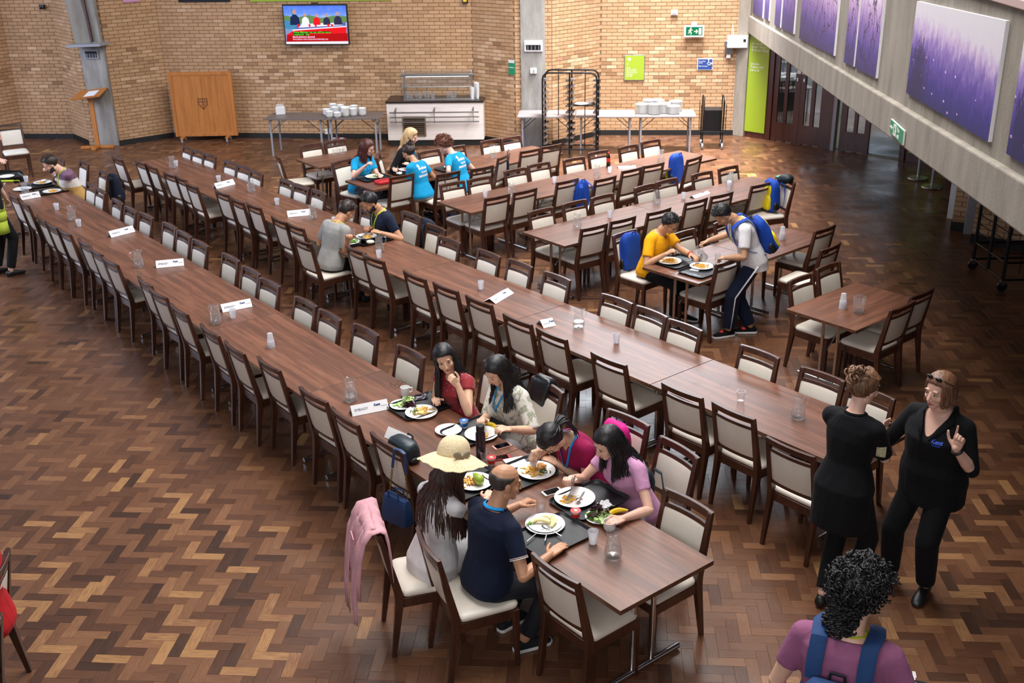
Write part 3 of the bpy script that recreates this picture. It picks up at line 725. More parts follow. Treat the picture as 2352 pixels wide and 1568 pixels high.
def hand_parts(mb, w, ydir, dors, left, curl, s, thumb=0.5, spread=0.10, point=False):
    """palm, four unequal fingers of two bends each, and a thumb from the side of the palm; w is the wrist"""
    y = Vector(ydir).normalized(); z = Vector(dors); z = (z - y * z.dot(y)).normalized(); x = y.cross(z)
    if left: x = -x     # x points to the thumb side... right hand palm down: thumb to the left
    x = -x
    P = lambda a, b, c: Vector(w) + (x * a + y * b + z * c) * s
    for k, (bx, r) in enumerate(((.026, .0135), (.009, .014), (-.009, .0135), (-.026, .0125))):
        cap(mb, P(bx * 0.75, .012, 0), P(bx, .082 - abs(k - 1.2) * .004, 0), r * .95 * s, r * .88 * s, 8)
    mb.ball(P(0.0, .045, -.003), (.036 * s,) * 3 if False else (.034 * s, .034 * s, .015 * s), 10, 8, Matrix((x, y, z)).transposed().to_4x4())
    tips = []
    for k, (bx, ln, r) in enumerate(((.027, .072, .0088), (.009, .080, .0092), (-.009, .074, .0088), (-.026, .058, .0080))):
        c = curl[k] if isinstance(curl, (list, tuple)) else curl
        p = P(bx, .084 - abs(k - 1.2) * .004, 0); a = 0.0; rr = r * s
        fan = bx * spread * 10
        for seg, f in ((.46, .55), (.30, 1.0), (.24, .7)):
            a += c * f; dv = (y * math.cos(a) - z * math.sin(a) + x * fan * math.cos(a)).normalized()
            q = p + dv * (ln * seg * s); cap(mb, p, q, rr, rr * .93, 8); p = q; rr *= .92
        tips.append(p)
    b0 = P(.024, .018, -.006); d1 = (x * .75 + y * .65 - z * .25 * thumb).normalized(); b1 = b0 + d1 * .040 * s
    cap(mb, b0, b1, .0140 * s, .0108 * s, 8)
    d2 = (x * (.55 - .6 * thumb) + y * .85 - z * .35 * thumb).normalized(); b2 = b1 + d2 * .030 * s; cap(mb, b1, b2, .0105 * s, .0095 * s, 8)
    d3 = (x * (.35 - .75 * thumb) + y * .9 - z * .45 * thumb).normalized(); b3 = b2 + d3 * .025 * s; cap(mb, b2, b3, .0095 * s, .0082 * s, 8)
    tips.append(b3); return tips
def head_parts(mb, H, s, fem):
    P = lambda x, y, z: H @ Vector((x * s, y * s, z * s)); q = H.to_3x3().to_4x4()
    B = lambda c, r, n=16, m=10: mb.ball(P(*c), tuple(v * s for v in r), n, m, q)
    B((0, -.012, .030), (.075, .094, .086)); B((0, .022, -.020), (.063, .066, .075)); B((0, .036, -.068), (.044, .044, .038)); B((0, .058, -.095), (.025, .022, .018))
    for sx in (-1, 1):
        B((sx * .036, .055, -.028), (.026, .025, .024)); B((sx * .077, -.004, -.012), (.009, .020, .032)); B((sx * .045, .0, -.07), (.022, .035, .028))
        B((sx * .0115, .094, -.038), (.0085, .009, .0075), 8, 6); B((sx * .030, .071, .004), (.017, .012, .011), 8, 6); B((sx * .030, .076, .026), (.022, .011, .008), 8, 6)
    cap(mb, P(0, .081, .012), P(0, .103, -.030), .0095 * s, .0125 * s, 10)
    B((0, .080, -.062), (.024, .012, .010)); cap(mb, P(0, -.012, -.05), P(0, -.028, -.125), .052 * s * (.92 if fem else 1.06), .055 * s * (.9 if fem else 1.08), 14)
HAIRLINE = [(-.12, -.085), (-.07, -.078), (-.035, -.055), (-.012, -.012), (.008, .012), (.03, .030), (.05, .062), (.075, .080), (.12, .085)]
def hl(y):
    for (a, za), (b, zb) in zip(HAIRLINE, HAIRLINE[1:]):
        if y <= b: return za + (zb - za) * max(0, (y - a)) / (b - a)
    return .085
def hair_cap(mb, H, s, thick=.012, rough=.004, seed=1, low=0.0, front=0.0, bald=False, n=48, m=26, side_z=0.0):
    r_ = random.Random(seed); vs = []; fs = []
    ph = [r_.uniform(0, 6.28) for _ in range(6)]
    for i in range(m + 1):
        t = PI * i / m - PI / 2
        for j in range(n):
            a = 2 * PI * j / n; d = Vector((math.cos(t) * math.cos(a), math.cos(t) * math.sin(a), math.sin(t)))
            p = Vector((d.x * .076, d.y * .095 - .012, d.z * .087 + .030)); lo = hl(p.y - front) + low
            if abs(p.x) > .05 and -.03 < p.y < .06: lo += side_z
            k = (p.z - lo) / .012; k = max(0, min(1, k + .3))
            if bald and p.z > .055 + 0.25 * max(0, -p.y - .05): k = 0
            tex = math.sin(a * 23 + ph[0] + 3 * math.sin(t * 5)) * math.sin(t * 17 + ph[1]) * rough + r_.uniform(-.5, .5) * rough
            o = (thick + tex) * k - .016 * (1 - k)
            q = p + d * o
            if i == m or i == 0: q = Vector((0, -.012, .030)) + Vector((0, 0, (1 if i else -1) * (.087 + (thick if i and not bald else -.016))))
            vs.append(H @ (q * s))
    for i in range(m):
        for j in range(n): fs.append((i * n + j, i * n + (j + 1) % n, (i + 1) * n + (j + 1) % n, (i + 1) * n + j))
    mb.add(vs, fs)
class Person:
    pass
def person(label, hip, yaw, lean=8, side=0, twist=0, s=1.0, shape=MALE, head=(0, 0, 0), rh=None, lh=None, rpole=None, lpole=None,
           rcurl=0.5, lcurl=0.5, rdors=None, ldors=None, rdir=None, ldir=None, rthumb=.5, lthumb=.5, legs=None, stand=False, feet=None, voxel=.010,
           skin='skin_light', hair='hair_black', style='short', top=('tee', 'cloth_navy', .55), topz=-.12, bottom=('cloth_black', 1.0), shoes='black_plastic', sole=None,
           brow=None, beard=False, look_down=False, glasses=None, lanyard=None, neck_fwd=.02, knees=None, seed=1, shw=None, trunk=.50, hairlen=.3, sleeve_r=1.0, eyes=True, thigh=None, neck=.05):
    """hip: the middle of the hips in the room; yaw: facing, degrees; head: (turn, nod, tilt) relative to the chest; rh, lh: wrist places"""
    P = Person(); rz = R(yaw); hip = Vector(hip)
    M = Matrix.Translation((hip.x, hip.y, 0)) @ Matrix.Rotation(rz - PI / 2, 4, 'Z'); inv = M.inverted(); P.M = M
    root = empty('person', (hip.x, hip.y, 0), rz - PI / 2, label, 'person'); P.root = root
    Z = Vector((0, 0, 1)); P.s = s
    def fr(u):
        a = R(lean * (.5 + .9 * u)); ya = rz + R(twist) * max(0, min(1, u)); f = Vector((math.cos(ya), math.sin(ya), 0)); r = Vector((f.y, -f.x, 0))
        sd = R(side * (.5 + .9 * u)); up = (Z * math.cos(a) + f * math.sin(a)).normalized(); fr_ = (f * math.cos(a) - Z * math.sin(a))
        up2 = (up * math.cos(sd) + r * math.sin(sd)).normalized(); r2 = (r * math.cos(sd) - up * math.sin(sd)).normalized(); return up2, fr_, r2
    T = trunk * s; NS = 24; pts = {}
    p = hip.copy(); pts[0] = p.copy(); du = 1.0 / NS; path = [(0, p.copy())]
    for i in range(NS):
        up, f, r = fr((i + .5) * du); p = p + up * (T * du); path.append(((i + 1) * du, p.copy()))
    def spine(u):
        if u <= 0: return hip + fr(0)[0] * (T * u)
        if u >= 1: return path[-1][1] + fr(1)[0] * (T * (u - 1))
        k = u * NS; i = min(int(k), NS - 1); return path[i][1].lerp(path[i + 1][1], k - i)
    P.spine, P.fr = spine, fr
    def ring(u, w, d, yo, infl, n=22):
        up, f, r = fr(u); c = spine(u) + f * (yo * s); out = []
        for j in range(n):
            a = 2 * PI * j / n; ca, sa = math.cos(a), math.sin(a); e = 0.85
            out.append(c + r * ((abs(ca) ** e) * (1 if ca > 0 else -1) * (w * s + infl)) + f * ((abs(sa) ** e) * (1 if sa > 0 else -1) * (d * s + infl)))
        return out
    def sect(u):
        for a, b in zip(shape, shape[1:]):
            if u <= b[0]:
                k = max(0, (u - a[0]) / (b[0] - a[0])); return tuple(x + (y - x) * k for x, y in zip(a, b))
        return shape[-1]
    P.sect = sect
    # --- joints
    fem = shape is FEM; sw = (shw or (.158 if fem else .182)) * s
    upS, fS, rS = fr(.84); shc = spine(.845)
    sh = {1: shc + rS * sw, -1: shc - rS * sw}
    ua, fa = .285 * s, .245 * s
    wr = {}; el = {}
    for k, tgt, pole in ((1, rh, rpole), (-1, lh, lpole)):
        if tgt is None: tgt = sh[k] + Vector((0, 0, -.48 * s)) + fS * .08 + rS * (k * .07)
        tgt = Vector(tgt) if len(tgt) == 3 else M @ Vector(tgt[1:])
        pole_ = Vector(pole) if pole is not None else (rS * (k * .55) - Z * .9 - fS * .35)
        el[k], wr[k] = ik(sh[k], tgt, ua, fa, pole_)
    P.wr, P.el, P.sh = wr, el, sh
    hipj = {}; kn = {}; an = {}; r0 = fr(0)[2]; f0 = Vector((math.cos(rz), math.sin(rz), 0)); rr0 = Vector((f0.y, -f0.x, 0))
    for k in (1, -1):
        hipj[k] = hip + rr0 * (k * .088 * s) - Z * .02
        if feet and feet.get(k) is not None: ft = Vector(feet[k]); ft.z = max(ft.z, .085 * s)
        elif stand: ft = hip + rr0 * (k * .10 * s); ft.z = .085 * s
        else: ft = hip + rr0 * (k * .11 * s) + f0 * (.40 * s); ft.z = .085 * s
        pole = f0 + rr0 * (k * .12) + Z * (0.0 if stand else .9)
        kn[k], an[k] = ik(hipj[k], ft, (.43 if not stand else .425) * s, .42 * s, pole)
    P.kn, P.an = kn, an
    # --- head
    upH, fH, rH = fr(1.0); nb = spine(1.0)
    hy, hp, hr = head; hm = Matrix((rH, fH, upH)).transposed()
    hm = hm @ Matrix.Rotation(R(hy), 3, 'Z') @ Matrix.Rotation(R(-hp), 3, 'X') @ Matrix.Rotation(R(hr), 3, 'Y')
    hc = nb + upH * (.050 * s) + fH * ((neck_fwd + .02) * s) + hm @ Vector((0, .01, .105 * s))
    H = Matrix.Translation(hc) @ hm.to_4x4(); P.H = H
    # --- body: one skin over trunk, limbs, neck; head and hands with finer skin in the same mesh
    mb = MB(); rings = [ring(*x[:4], 0) for x in shape]; mb.loft(rings); cap(mb, spine(.95), nb + (hc - nb) * .55, .060 * s * (.9 if fem else 1.05), .053 * s * (.9 if fem else 1.08), 14)
    kf = .92 if fem else 1.0
    for k in (1, -1):
        cap(mb, sh[k], sh[k].lerp(el[k], .5), .054 * s * kf, .045 * s * kf); cap(mb, sh[k].lerp(el[k], .5), el[k], .045 * s * kf, .037 * s * kf)
        cap(mb, shc + rS * (k * sw * .55) + upS * .012, sh[k], .058 * s, .054 * s * kf)
        cap(mb, hipj[k], kn[k], .085 * s, .056 * s); cap(mb, kn[k], kn[k].lerp(an[k], .35), .055 * s, .054 * s); cap(mb, kn[k].lerp(an[k], .35), an[k], .054 * s, .036 * s)
    parts = [remesh(mb, voxel) + (0,)]
    mb = MB(); head_parts(mb, H, s, fem); parts.append(remesh(mb, .0048, 2) + (0,))
    P.tips = {}
    for k, curl, dors, hdir, th in ((1, rcurl, rdors, rdir, rthumb), (-1, lcurl, ldors, ldir, lthumb)):
        mb = MB(); a = el[k]; w = wr[k]; fd = (w - a).normalized()
        cap(mb, a, a.lerp(w, .35), .0375 * s * kf, .041 * s * kf, 12); cap(mb, a.lerp(w, .35), a.lerp(w, .95), .041 * s * kf, .0265 * s * kf, 12); cap(mb, a.lerp(w, .9), w + fd * .01, .027 * s * kf, .025 * s * kf, 12)
        dz = Vector(dors) if dors is not None else Z + rS * (k * .25)
        hd = Vector(hdir) if hdir is not None else fd
        P.tips[k] = hand_parts(mb, w, hd, dz, k < 0, curl, s * (.97 if fem else 1.05), th)
        parts.append(remesh(mb, .0042, 2) + (0,))
    np_mesh('body', parts, [skin], inv, root)
    # --- face
    Pt = lambda x, y, z: H @ Vector((x * s, y * s, z * s)); q3 = H.to_3x3().to_4x4()
    def face(name, fn, m):
        b = MB(inv); fn(b); return b.build(name, m, root, True)
    if eyes:
        for sx in (-1, 1):
            if not look_down:
                face('eye', lambda b: b.ball(Pt(sx * .030, .0775, .003), (.0125 * s, .008 * s, .0062 * s), 12, 8, q3), 'eye_white')
                face('iris', lambda b: b.ball(Pt(sx * .030, .0835, .003), (.0056 * s, .003 * s, .0056 * s), 10, 6, q3), 'iris_dark')
            face('eyelid', lambda b: b.tube([Pt(sx * (.030 + d), .0835 - abs(d) * .35, (.0095 if not look_down else -.001) - d * d * 30) for d in (-.014, -.007, 0, .007, .014)], .0022 * s, 6), 'iris_dark')
            face('eyebrow', lambda b: b.tube([Pt(sx * (.032 + d), .0865 - abs(d) * .35 - .003, .0270 - (d - .004) ** 2 * 13) for d in (-.018, -.009, 0, .009, .019)], [.0022 * s, .0036 * s, .0038 * s, .003 * s, .0015 * s], 6), brow or hair)
        face('lips', lambda b: (b.tube([Pt(x, .0915 - abs(x) * .38, -.0605 + (abs(x) < .008) * .0005) for x in (-.022, -.012, -.004, .004, .012, .022)], [.0015 * s, .0042 * s, .005 * s, .005 * s, .0042 * s, .0015 * s], 7, flat=.8),
                                b.tube([Pt(x, .0905 - abs(x) * .36, -.0695) for x in (-.018, -.009, 0, .009, .018)], [.0015 * s, .005 * s, .0062 * s, .005 * s, .0015 * s], 7, flat=.8)), 'lips')
    if beard:
        b = MB(inv); r_ = random.Random(seed)
        for sx in (-1, 1): b.ball(Pt(sx * .050, .022, -.068), (.018 * s, .045 * s, .036 * s), 14, 10, q3)
        b.ball(Pt(0, .058, -.090), (.040 * s, .036 * s, .030 * s), 16, 10, q3); b.ball(Pt(0, .088, -.050), (.026 * s, .010 * s, .006 * s), 12, 8, q3)
        b.build('beard', hair, root, True)
    if glasses:
        b = MB(inv)
        for sx in (-1, 1):
            b.tube([Pt(sx * .033 + .024 * math.cos(a), .098 - abs(.024 * math.cos(a)) * .1, .002 + .017 * math.sin(a)) for a in [2 * PI * i / 14 for i in range(14)]], .0017 * s, 6, closed=True)
            b.tube([Pt(sx * .057, .095, .006), Pt(sx * .079, .0, .006)], .0016 * s, 6)
        b.tube([Pt(-.010, .099, .006), Pt(.010, .099, .006)], .0016 * s, 6); b.build('glasses', glasses, root, True)
    # --- clothes
    kind, cm, slv = top
    infl = .016 * s; mb = MB(); us = [topz] + [x[0] for x in shape if topz + .04 < x[0] < .95] + [.985 if kind in ('polo', 'shirt') else .962]
    hemw = .004
    mb.loft([ring(u, *sect(max(u, -.10))[1:], infl + (.010 if u < .3 else 0) - (.03 * max(0, -.1 - u) if kind == 'dress' else 0)) for u in sorted(us + [q for q in (-.5, -.35, -.22) if q > topz + .04])])
    for k in (1, -1):
        if slv > 0:
            end = sh[k].lerp(el[k], min(1, slv)); r1 = .062 * s * sleeve_r * kf; r2 = (.056 if slv < 1 else .050) * s * sleeve_r * kf
            cap(mb, shc + rS * (k * sw * .5) + upS * .018 * s, sh[k], .062 * s, r1)
            d_ = (end - sh[k]); mb.ball(sh[k], r1, 14, 8); mb.tube([sh[k], sh[k] + d_ * .5, end], [r1, (r1 + r2) / 2, r2], 16)
            if slv > 1:
                e2 = el[k].lerp(wr[k], min(.94, slv - 1)); mb.ball(el[k], r2, 12, 8); mb.tube([el[k], el[k].lerp(e2, .5), e2], [r2, r2 * .95, r2 * .82], 14)
        elif kind != 'strap':
            cap(mb, shc + rS * (k * sw * .4) + upS * .016 * s, shc + rS * (k * sw * .95) + upS * .004, .058 * s, .056 * s)
    o = np_mesh({'tee': 't_shirt', 'shirt': 'shirt', 'dress': 'dress', 'blouse': 'blouse', 'strap': 'dress', 'jumper': 'jumper', 'polo': 'polo_shirt'}[kind], [cut_neck(*remesh(mb, .0095, 5), nb, upH, fH, rH, neck) + (0,)], [cm], inv, root)
    P.top = o
    if neck > .1:
        for k in (1, -1):
            b = MB(inv); up_, f_, r_ = fr(.97); c = spine(1.0); pts = []
            for x, y, z in ((.0, -.078, .012), (.055, -.062, .010), (.078, -.005, .0), (.072, .05, -.03), (.045, .08, -.08), (.012, .10, -neck - .01)):
                p = torso_push(P, c + r_ * (k * x * s) + f_ * (y * s) + up_ * (z * s), .026); pts.append(p)
            b.tube(pts, [.016, .018, .022, .026, .022, .006], 8, True, .3); b.build('collar', cm, root, True)
    elif kind in ('polo', 'shirt'):
        b = MB(inv); upc, fc, rc = fr(.97); c = spine(.985)
        for rr, dz, th in ((.074, -.012, .011), (.068, .006, .010)):
            b.tube([c + rc * (math.cos(a) * rr * s) + fc * (math.sin(a) * rr * s * .95 + .004) + upc * ((dz - .012 * (math.sin(a) > .5)) * s) for a in [2 * PI * i / 22 for i in range(22)]], th * s, 8, closed=True)
        b.build('collar', cm, root, True)
    bm_, bl = bottom[0], bottom[1]
    if bm_:
        mb = MB(); mb.loft([ring(*sect(u), .012 * s) for u in (-.22, -.14, -.06, .0, .06)])
        for k in (1, -1):
            full = bl if bl <= 1 else 1
            if bottom[-1] == 'skirt': continue
            th = thigh or .090
            if bl <= .5: e_ = hipj[k].lerp(kn[k], bl * 2); mb.ball(hipj[k], .092 * s, 14, 8); mb.tube([hipj[k], e_], [.094 * s, .080 * s], 16)
            else:
                e_ = kn[k].lerp(an[k], (bl - .5) * 2 * .93); wide = bottom[2] if len(bottom) > 2 and not isinstance(bottom[2], str) else 1.0
                cap(mb, hipj[k], kn[k], (th + .004) * s, .069 * s * wide, 14); mb.tube([kn[k], kn[k].lerp(e_, .5), e_], [.068 * s * wide, .064 * s * wide, .056 * s * wide], 14)
        if bottom[-1] == 'skirt':
            e1 = (kn[1] + kn[-1]) / 2
            rg = []
            for t in (0, .25, .5, .75, 1.0):
                c = (hipj[1] + hipj[-1]) / 2; c = c.lerp(e1, t * bl); w_ = (.19 - .03 * t) * s
                ax = (e1 - (hipj[1] + hipj[-1]) / 2).normalized(); rx = rr0; ux = rx.cross(ax).normalized()
                rg.append([c + rx * (math.cos(a) * w_) + ux * (math.sin(a) * (.115 - .025 * t) * s) for a in [2 * PI * j / 20 for j in range(20)]])
            mb.loft(rg)
            if bl >= 1.2 or (len(bottom) > 2 and bottom[1] >= 1):
                e2 = (an[1] + an[-1]) / 2; rg = []
                for t in (0, .33, .66, .9):
                    c = e1.lerp(e2, t); w_ = (.17 - .01 * t) * s
                    rg.append([c + rr0 * (math.cos(a) * w_) + f0 * (math.sin(a) * .10 * s) for a in [2 * PI * j / 20 for j in range(20)]])
                mb.loft(rg)
        np_mesh('skirt' if bottom[-1] == 'skirt' else ('shorts' if bl <= .55 else 'trousers'), [remesh(mb, .0105, 4) + (0,)], [bm_], inv, root)
    for k in (1, -1):
        fd = (f0 + rr0 * (k * .18)).normalized(); a = an[k]; base = Vector((a.x, a.y, a.z - .085 * s))
        b = MB(); rx = Vector((fd.y, -fd.x, 0)); rg = []
        for y, w, h0, h1 in ((-.075, .020, .012, .05), (-.06, .034, .0, .078), (.0, .040, .0, .088), (.06, .043, .0, .070), (.12, .046, .0, .052), (.165, .040, .002, .040), (.190, .020, .008, .026)):
            c = base + fd * (y * s); rg.append([c + rx * (w * s * math.cos(t)) + Z * (s * ((h0 + h1) / 2 + (h1 - h0) / 2 * math.sin(t)) + .002) for t in [2 * PI * j / 16 for j in range(16)]])
        b.loft(rg); v, f = remesh(b, .008, 2); so = np_mesh('shoe', [(v, f, 0)], [shoes], inv, root)
        if sole:
            b = MB(inv); rg = []
            for y, w in ((-.080, .020), (-.06, .038), (.0, .042), (.06, .046), (.12, .049), (.170, .042), (.196, .02)):
                c = base + fd * (y * s); rg.append([c + rx * (w * s) + Z * .001, c + rx * (w * s) + Z * .024, c - rx * (w * s) + Z * .024, c - rx * (w * s) + Z * .001])
            b.loft(rg); sx_ = b.build('sole', sole, so, 30, 0.004)
    # --- hair
    if style: hair_style(P, style, hair, root, inv, H, s, seed, hairlen)
    if lanyard: add_lanyard(P, lanyard, root, inv)
    return P
def cut_neck(v, f, nb, up, fw, rt, depth):
    c = v[np.asarray(f)].mean(axis=1) - np.array(nb); x = c @ np.array(rt); y = c @ np.array(fw); z = c @ np.array(up)
    cutp = (y > .0) & (z > -depth) & (np.abs(x) < (z + depth) * .55 + .012)
    f = np.asarray(f)[~cutp]
    e = np.sort(np.concatenate([f[:, [0, 1]], f[:, [1, 2]], f[:, [2, 3]], f[:, [3, 0]]]), axis=1); u_, n_ = np.unique(e, axis=0, return_counts=True); be = u_[n_ == 1]
    for _ in range(14):
        acc = np.zeros_like(v); cnt = np.zeros(len(v))
        for a, b in ((0, 1), (1, 0)): np.add.at(acc, be[:, a], v[be[:, b]]); np.add.at(cnt, be[:, a], 1)
        k = cnt > 1; v[k] = v[k] * .5 + .5 * acc[k] / cnt[k][:, None]
    return v, f
def torso_push(P, p, extra=.022):
    """keep hanging things outside the trunk"""
    best = min(((P.spine(u) - p).length, u) for u in [i / 12 for i in range(13)])[1]
    up, f, r = P.fr(best); d = p - P.spine(best); S = P.sect(best); x = d.dot(r); y = d.dot(f) - S[3] * P.s
    wx, wy = S[1] * P.s + extra, S[2] * P.s + extra; k = math.sqrt((x / wx) ** 2 + (y / wy) ** 2)
    if k < 1 and k > 1e-4: p = p + r * (x / k - x) + f * (y / k - y)
    return p
def hair_style(P, style, m, root, inv, H, s, seed, L):
    b = MB(inv); r_ = random.Random(seed); Pt = lambda x, y, z: H @ Vector((x * s, y * s, z * s)); Z = Vector((0, 0, 1))
    if style in ('short', 'bald'):
        hair_cap(b, H, s, .013 if style == 'short' else .004, .0045 if style == 'short' else .001, seed, bald=style == 'bald')
        if style == 'short':
            for i in range(170):
                a = r_.uniform(0, 2 * PI); t = r_.uniform(.25, 1.45); d = Vector((math.cos(t) * math.cos(a), math.cos(t) * math.sin(a), math.sin(t)))
                p = Vector((d.x * .084, d.y * .103 - .012, d.z * .096 + .03))
                if p.z < hl(p.y) + .02: continue
                q = p + Vector((d.x * .012, d.y * .012 + .012, d.z * .012 + .002)) + Vector([r_.uniform(-.008, .008) for _ in range(3)])
                b.tube([Pt(*(p - d * .008)), Pt(*p.lerp(q, .5)), Pt(*q)], [.0075 * s, .006 * s, .001 * s], 5, False)
    elif style in ('curly', 'curly_long'):
        hair_cap(b, H, s, .034 if style == 'curly_long' else .028, .009, seed, low=-.012, front=-.012)
        if style == 'curly_long':
            b.ball(Pt(0, -.062, -.085), (.058 * s, .050 * s, .065 * s), 14, 8)
            for i in range(240):
                a = r_.uniform(PI * .95, PI * 2.05); z = r_.uniform(-.165, -.03); p = Vector((math.cos(a) * .066, math.sin(a) * .058 - .058, z)); ax = Vector((r_.uniform(-.4, .4), r_.uniform(-.5, .1), -1)).normalized(); u = ax.orthogonal().normalized(); w = ax.cross(u); ra = r_.uniform(.006, .011); ph = r_.uniform(0, 6)
                b.tube([Pt(*(p + ax * (.045 * k / 9) + u * (ra * math.cos(ph + k * .9)) + w * (ra * math.sin(ph + k * .9)))) for k in range(10)], [.0045 * s] * 9 + [.001 * s], 5, False)
        for i in range(520 if style == 'curly' else 760):
            a = r_.uniform(0, 2 * PI); t = r_.uniform(-.75, 1.5); d = Vector((math.cos(t) * math.cos(a), math.cos(t) * math.sin(a), math.sin(t)))
            p = Vector((d.x * .097, d.y * .117 - .014, d.z * .110 + .03)) if style == 'curly' else Vector((d.x * .106, d.y * .126 - .014, d.z * .118 + .03))
            if p.z < hl(p.y + .01) - .01: continue
            ax = (d + Vector((r_.uniform(-.7, .7), r_.uniform(-.7, .7), r_.uniform(-.9, .3)))).normalized(); u = ax.orthogonal().normalized(); w = ax.cross(u); ra = r_.uniform(.006, .012); ln = r_.uniform(.022, .05); ph = r_.uniform(0, 6)
            b.tube([Pt(*(p + ax * (ln * k / 9) + u * (ra * math.cos(ph + k * .9)) + w * (ra * math.sin(ph + k * .9)))) for k in range(10)], [.0042 * s] * 9 + [.001 * s], 5, False)
    elif style in ('long', 'bun', 'bob', 'pony'):
        hair_cap(b, H, s, .015, .003, seed, front=-.004 if style != 'long' else .004, low=-.01)
        N = {'long': 560, 'bun': 90, 'bob': 240, 'pony': 90}[style]
        if style in ('long', 'bob'):
            for i in range(N):
                a = R(r_.uniform(-40, 220) if style == 'bob' else r_.uniform(-28, 208)); dx, dy = math.cos(a), -math.sin(a)    # around the back from one temple to the other
                top_ = Vector((dx * .03, dy * .05 - .01, .118)); mid1 = Vector((dx * .079, dy * .098 - .012, .065)); mid2 = Vector((dx * .090, dy * .108 - .014, .0)); mid3 = Vector((dx * .085, dy * .104 - .016, -.06))
                jit = Vector([r_.uniform(-.008, .008) for _ in range(3)]); pts = [Pt(*top_), Pt(*(mid1 + jit * .4)), Pt(*(mid2 + jit)), Pt(*(mid3 + jit))]
                ln = L * r_.uniform(.75, 1.05); p = pts[-1].copy(); wv = r_.uniform(0, 6); side = (H.to_3x3() @ Vector((dx, dy, 0))).normalized(); n = 9
                for k in range(n):
                    p = p - Z * (ln / n) + side * (.0035 * math.sin(wv + k * .9)) + Vector((r_.uniform(-.0015, .0015), r_.uniform(-.0015, .0015), 0)); p = torso_push(P, p, r_.uniform(.018, .028)); pts.append(p.copy())
                w = r_.uniform(.0035, .0065) * s; rs = [w * .6, w, w, w] + [w * (1 - .6 * (k / n) ** 1.5) for k in range(n)]; rs[-1] = .002
                b.tube(pts, rs, 5, False, .6)
        else:
            for i in range(N):
                a = R(r_.uniform(0, 360)); d = Vector((math.cos(a), math.sin(a), 0)); p0 = Vector((d.x * .083, d.y * .100 - .012, .045 + .03 * (d.y > .2) - .06 * (d.y < -.3)))
                tgt = Vector((0, -.085, .075)) if style == 'bun' else Vector((0, -.108, .01)); m1 = (p0 + tgt) / 2; c = Vector((0, -.012, .03)); v = m1 - c; v.normalize(); m1 = c + Vector((v.x * .092, v.y * .111, v.z * .104))
                b.tube([Pt(*p0), Pt(*m1), Pt(*tgt)], [.006 * s, .010 * s, .008 * s], 6, False)
            if style == 'bun':
                for i in range(46):
                    c = Vector((r_.gauss(0, .022), -.098 + r_.gauss(0, .018), .095 + r_.gauss(0, .022))); u = Vector([r_.uniform(-1, 1) for _ in range(3)]).normalized(); w = u.orthogonal().normalized(); x = u.cross(w); ra = r_.uniform(.016, .034); ph = r_.uniform(0, 6)
                    b.tube([Pt(*(c + w * (ra * math.cos(ph + k * .55)) + x * (ra * math.sin(ph + k * .55)))) for k in range(9)], [.003 * s] + [.0075 * s] * 7 + [.002 * s], 6, False)
            else:
                for i in range(40):
                    p = Pt(r_.gauss(0, .012), -.112, .01 + r_.gauss(0, .012)); pts = [p.copy()]; back = H.to_3x3() @ Vector((0, -1, .1)); ln = L * r_.uniform(.8, 1.05)
                    for k in range(9):
                        p = p + (back * (.5 * (1 - k / 9)) - Z * (.4 + .6 * k / 9)).normalized() * (ln / 9) + Vector((r_.gauss(0, .003), r_.gauss(0, .003), 0)); p = torso_push(P, p, .03); pts.append(p.copy())
                    b.tube(pts, [.009 * s] * 6 + [.007 * s, .006 * s, .004 * s, .001 * s], 6, False)
    b.build('hair', m, root, True)
def add_lanyard(P, m, root, inv, drop=.42):
    b = MB(inv); s = P.s
    for k in (1, -1):
        pts = []
        for i in range(11):
            t = i / 10
            u = .985 - t * drop * (1 if t > .12 else .4); up, f, r = P.fr(u); S = P.sect(u); x = k * (.062 * (1 - t) + .004) * s
            d = math.sqrt(max(0, 1 - (x / (S[1] * s + .02)) ** 2)) * (S[2] * s + .024)
            pts.append(P.spine(u) + r * x + f * (S[3] * s + d))
        up, f, r = P.fr(.985); back = P.spine(1.0) - f * (.070 * s) + r * (k * .02); side = P.spine(1.0) + r * (k * .068 * s)
        pts = [back, side - f * .03, side + f * .03] + pts
        b.tube(pts, .0085 * s, 6, True, .25)
    b.build('lanyard', m, root, True)
def person_tex(name, base, stops=None, scale=18, kind='noise', rough=.8):
    t = NT(name); co = t.coord('Object')
    if kind == 'noise': f = t.noise(co, scale, 3)
    elif kind == 'cells':
        v = t.n('ShaderNodeTexVoronoi'); v.inputs['Scale'].default_value = scale; t.l(co, v.inputs['Vector']); f = v.outputs['Distance']
    elif kind == 'z':
        sx = t.n('ShaderNodeSeparateXYZ'); t.l(co, sx.inputs[0]); f = sx.outputs[2]
    r = t.ramp(f, stops)
    if kind in ('cells', 'z'):
        for l in t.t.nodes:
            if l.type == 'VALTORGB': l.color_ramp.interpolation = 'CONSTANT'
    t.l(r, t.b.inputs['Base Color']); t.set(Roughness=rough); t.b.inputs['Sheen Weight'].default_value = 0.15
    t.bump(t.noise(t.mapping(co, (9, 9, 4)), 1.4, 3), .5, .02); MATS[name] = t.m
